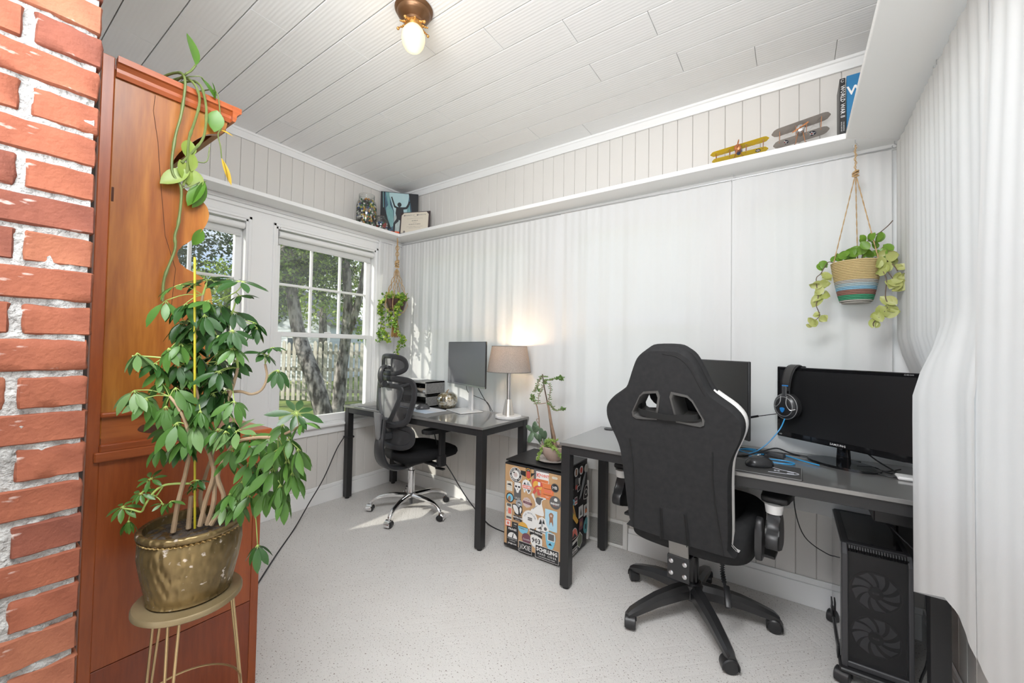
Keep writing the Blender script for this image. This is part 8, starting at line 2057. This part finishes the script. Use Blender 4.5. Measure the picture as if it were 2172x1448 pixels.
for k in range(3):
    q.tube([(BX + 0.0095 * math.cos(a), BY + 0.0095 * math.sin(a), 1.998 + 0.008 * k - .008 + 0.005 * math.sin(a + k)) for a in [2 * PI * j / 16 for j in range(16)]], 0.0036, seg=6, closed=True)
part('rope', q, ROPE, t, ang=80)
hook(BX, BY, 2.15, 'steel screw hook holding the jute ropes of the striped basket', 1.1)
TW = pm('hoya_stem', (0.13, 0.09, 0.065), 0.7)
q = G()
for v in (((3.11, 1.61), (3.085, 1.615), (3.060, 1.563), (3.043, 1.539), (3.05, 1.46), (3.043, 1.423), (3.055, 1.378), (3.035, 1.35)), ((3.25, 1.61), (3.27, 1.61), (3.294, 1.577), (3.307, 1.549)), ((3.245, 1.62), (3.263, 1.556), (3.274, 1.514), (3.270, 1.449), (3.278, 1.410), (3.258, 1.372), (3.234, 1.343), (3.234, 1.325)), ((3.26, 1.60), (3.279, 1.549), (3.294, 1.518)), ((3.20, 1.62), (3.219, 1.688), (3.237, 1.710), (3.259, 1.724), (3.284, 1.748), (3.299, 1.768))):
    q.tube(smooth_path([(x, BY - 0.055 if z < 1.6 else BY - 0.02, z) for x, z in v], 4), 0.0019, seg=6)
part('stem', q, TW, t)
HL = [pm('hoya_green', (0.11, 0.25, 0.022), 0.35, noise=(12, (0.20, 0.35, 0.04), 0.25), transl=0.2), pm('hoya_pale', (0.36, 0.42, 0.10), 0.4, noise=(12, (0.50, 0.50, 0.20), 0.25), transl=0.2)]
HOYA = [(3.073, 1.615, .05), (3.065, 1.604, .043), (3.088, 1.554, .057), (3.043, 1.519, .057), (3.075, 1.517, .057), (3.055, 1.486, .057), (3.04, 1.449, .065), (3.075, 1.466, .05), (3.05, 1.385, .036), (3.037, 1.347, .05), (3.075, 1.362, .05), (3.025, 1.334, .036), (3.12, 1.641, .05), (3.13, 1.625, .043), (3.149, 1.635, .036), (3.163, 1.648, .06), (3.172, 1.633, .05), (3.139, 1.645, .043), (3.2, 1.648, .057), (3.191, 1.66, .043), (3.214, 1.676, .06), (3.205, 1.702, .043), (3.237, 1.713, .043), (3.255, 1.71, .05), (3.241, 1.673, .043), (3.228, 1.644, .043), (3.25, 1.642, .043), (3.272, 1.633, .05), (3.286, 1.655, .06), (3.294, 1.624, .06), (3.303, 1.6, .057), (3.277, 1.603, .057), (3.255, 1.593, .06), (3.272, 1.567, .05), (3.255, 1.554, .05), (3.32, 1.566, .045), (3.313, 1.534, .043), (3.302, 1.5, .06), (3.315, 1.51, .05), (3.318, 1.486, .04), (3.289, 1.495, .057), (3.307, 1.476, .05), (3.278, 1.433, .057), (3.293, 1.4, .06), (3.285, 1.377, .057), (3.263, 1.395, .057), (3.249, 1.372, .057), (3.24, 1.339, .05)]
rh = random.Random(9)
for (x, z, s_) in HOYA:
    for rep in range(2):
        q = G(); q.recalc = False
        yy = BY - (0.055 if z < 1.60 else rh.uniform(-0.02, 0.05))
        cx, cz = x + rh.uniform(-.008, .008), z + rh.uniform(-.008, .008)
        a = rh.uniform(0, 6.28)
        d = Vector((math.cos(a), rh.uniform(-.5, .3), math.sin(a)))
        s2 = s_ * rh.uniform(.7, .95)
        q.leaf(Vector((cx, yy, cz)) - d * s2 * .5, d, Vector((rh.gauss(0, .4), -1, rh.gauss(0, .5))), s2, s2 * 0.72, bend=rh.uniform(-.1, .5), fold=rh.uniform(.2, .6), n=6, pointy=0.55)
        part('leaf', q, HL[1 if (z < 1.60 or x > 3.26 and rh.random() < .6) else 0], t, ang=180)

# ================================================================ MACRAME HANGING PLANT (LEFT)
MX, MY = 0.222, -0.235
t = thing('macrame_planter', 'macrame hanger with a dark pot of trailing green string vines in the left back corner', 'plant', (MX, MY, 1.50))
q = G()
def braid(a, b, n_, amp, r, g_):
    a, b = Vector(a), Vector(b)
    sd = (b - a).normalized().cross(Vector((0.57, -0.82, 0))).normalized()
    for s_ in (-1, 1):
        g_.tube([a.lerp(b, k / (n_ * 8)) + sd * (s_ * amp * abs(math.sin(k * PI / 8))) for k in range(n_ * 8 + 1)], r, seg=5)
for s_ in (-1, 0, 1): q.tube([(MX + 0.004 * math.cos(k * .9 + s_ * 2.1), MY + 0.004 * math.sin(k * .9 + s_ * 2.1), 2.12 - 0.20 * k / 40) for k in range(41)], 0.0026, seg=5)
braid((MX, MY, 2.06), (MX, MY, 1.96), 2, 0.014, 0.003, q)
for k in range(5):
    q.tube([(MX + 0.016 * math.cos(a), MY + 0.013 * math.sin(a), 1.925 - 0.012 * k + 0.008 * math.sin(a + k * 1.3)) for a in [2 * PI * j / 16 for j in range(16)]], 0.0055, seg=6, closed=True)
for a in (35, 125, 215, 305, 260):
    b_ = (MX + 0.088 * math.cos(R(a)), MY + 0.088 * math.sin(R(a)), 1.60)
    braid((MX, MY, 1.86), b_, 4, 0.009, 0.0028, q)
    q.tube([b_, (MX + 0.095 * math.cos(R(a)), MY + 0.095 * math.sin(R(a)), 1.55), (MX + 0.07 * math.cos(R(a)), MY + 0.07 * math.sin(R(a)), 1.50), (MX, MY, 1.455)], 0.003, seg=5)
part('macrame_cord', q, ROPE, t, ang=80)
q = G(); rt = random.Random(2)
for k in range(60):
    a = rt.uniform(0, 6.28); r0 = rt.uniform(0, .012); r1 = rt.uniform(.01, .035)
    q.tube([(MX + r0 * math.cos(a), MY + r0 * math.sin(a), 1.455), (MX + r1 * .8 * math.cos(a), MY + r1 * .8 * math.sin(a), 1.38), (MX + r1 * math.cos(a), MY + r1 * math.sin(a), rt.uniform(1.28, 1.31))], 0.0022, seg=4)
part('tassel', q, pm('jute_tassel', (0.50, 0.30, 0.11), 0.9, transl=0.2), t, kind='stuff')
q = G(); q.lathe([(0.0, 1.505), (0.055, 1.505), (0.062, 1.512), (0.084, 1.590), (0.087, 1.600), (0.080, 1.600), (0.076, 1.588), (0, 1.586)], 36, Matrix.Translation((MX, MY, 0))); part('pot', q, pm('dark_brown_pot', (0.06, 0.025, 0.02), 0.4), t)
VL = [pm('string_vine_green', (0.12, 0.26, 0.03), 0.35, noise=(20, (0.18, 0.32, 0.05), 0.3), transl=0.25), pm('string_vine_yellow', (0.42, 0.52, 0.06), 0.35, noise=(20, (0.30, 0.44, 0.06), 0.3), transl=0.25)]
q = G(); q.recalc = False; rv = random.Random(12)
def vine_leaves(pth, per, size, spread):
    for p in pth:
        for _ in range(per):
            o = Vector((rv.gauss(0, spread), rv.gauss(0, spread), rv.gauss(0, spread * .7)))
            d = Vector((rv.gauss(0, 1), rv.gauss(0, 1), rv.gauss(0, .7)))
            s_ = size * rv.uniform(.7, 1.2)
            q.leaf(p + o, d, (rv.gauss(0, .6), -1, rv.gauss(0.3, .6)), s_, s_ * .72, bend=.2, fold=.3, n=4, pointy=.6, mi=1 if rv.random() < .38 else 0)
tr = [[(MX - .06, 1.61), (0.12, 1.60), (0.085, 1.575), (0.088, 1.490), (0.098, 1.411), (0.098, 1.340), (0.080, 1.293), (0.072, 1.255)], [(0.092, 1.35), (0.13, 1.32), (0.166, 1.301), (0.168, 1.247)], [(0.20, 1.60), (0.194, 1.524), (0.208, 1.462), (0.195, 1.432), (0.198, 1.370)], [(0.29, 1.60), (0.312, 1.534), (0.300, 1.466), (0.280, 1.406), (0.305, 1.345), (0.360, 1.285), (0.376, 1.250)], [(0.376, 1.25), (0.343, 1.215), (0.311, 1.165)], [(0.25, 1.6), (0.26, 1.5), (0.27, 1.42), (0.25, 1.38)], [(0.10, 1.60), (0.09, 1.55), (0.08, 1.51), (0.075, 1.48)], [(0.28, 1.61), (0.31, 1.61), (0.325, 1.56), (0.32, 1.5)]]
stm = G()
for v in tr:
    pth = smooth_path([(x, MY - 0.05 if z < 1.59 else MY - .01, z) for x, z in v], 5)
    stm.tube(pth, 0.0015, seg=5)
    vine_leaves(pth, 4, 0.026, 0.011)
for _ in range(210):
    a = rv.uniform(0, 6.28); rr = 0.095 * math.sqrt(rv.random())
    vine_leaves([Vector((MX + rr * math.cos(a) - .012, MY + rr * math.sin(a), 1.605 + rv.uniform(-.02, .045) * (1 - rr * 5)))], 1, 0.034, 0.008)
stm.tube(smooth_path([(0.311, MY - .05, 1.165), (0.267, MY - .05, 1.119), (0.235, MY - .05, 1.098)], 4), 0.0018, seg=5); stm.tube(smooth_path([(0.32, MY - .05, 1.18), (0.29, MY - .05, 1.13), (0.275, MY - .05, 1.09)], 4), 0.0018, seg=5)
part('foliage', q, VL, t, ang=180, kind='stuff')
part('vine', stm, pm('pale_vine', (0.35, 0.32, 0.20), 0.7), t)
q = G()
q.tube([(MX + 0.0 + 0.008 * math.cos(a), MY, 2.118 + 0.014 * math.sin(a)) for a in [2 * PI * k / 16 for k in range(16)]], 0.0022, seg=6, closed=True)
q.tube([(MX, MY, 2.15), (MX, MY, 2.132)], 0.002, seg=6)
solo('carabiner', 'small steel clip holding the macrame hanger under the shelf', 'hook', q, STEEL, (MX, MY, 2.15))
# repeats carry the name of their set
for o in list(scn.objects):
    if o.parent or 'category' not in o: continue
    k = o.name.split('.')[0]
    gname = {'curtain': 'white curtains round the room', 'screw_hook': 'steel screw hooks of the curtain wires', 'tree': 'trees outside the windows', 'storage_cubby': 'stacked grey cubbies on the window desk', 'roller_shade': 'rolled up white shades', 'model_biplane': 'model biplanes on the wall shelf', 'book': 'books at the right end of the wall shelf', 'desk': 'black metal-legged desks', 'glass_jar': 'jars of marbles on the corner shelf', 'monitor': 'computer monitors on the desks'}.get(k)
    if gname: o['group'] = gname
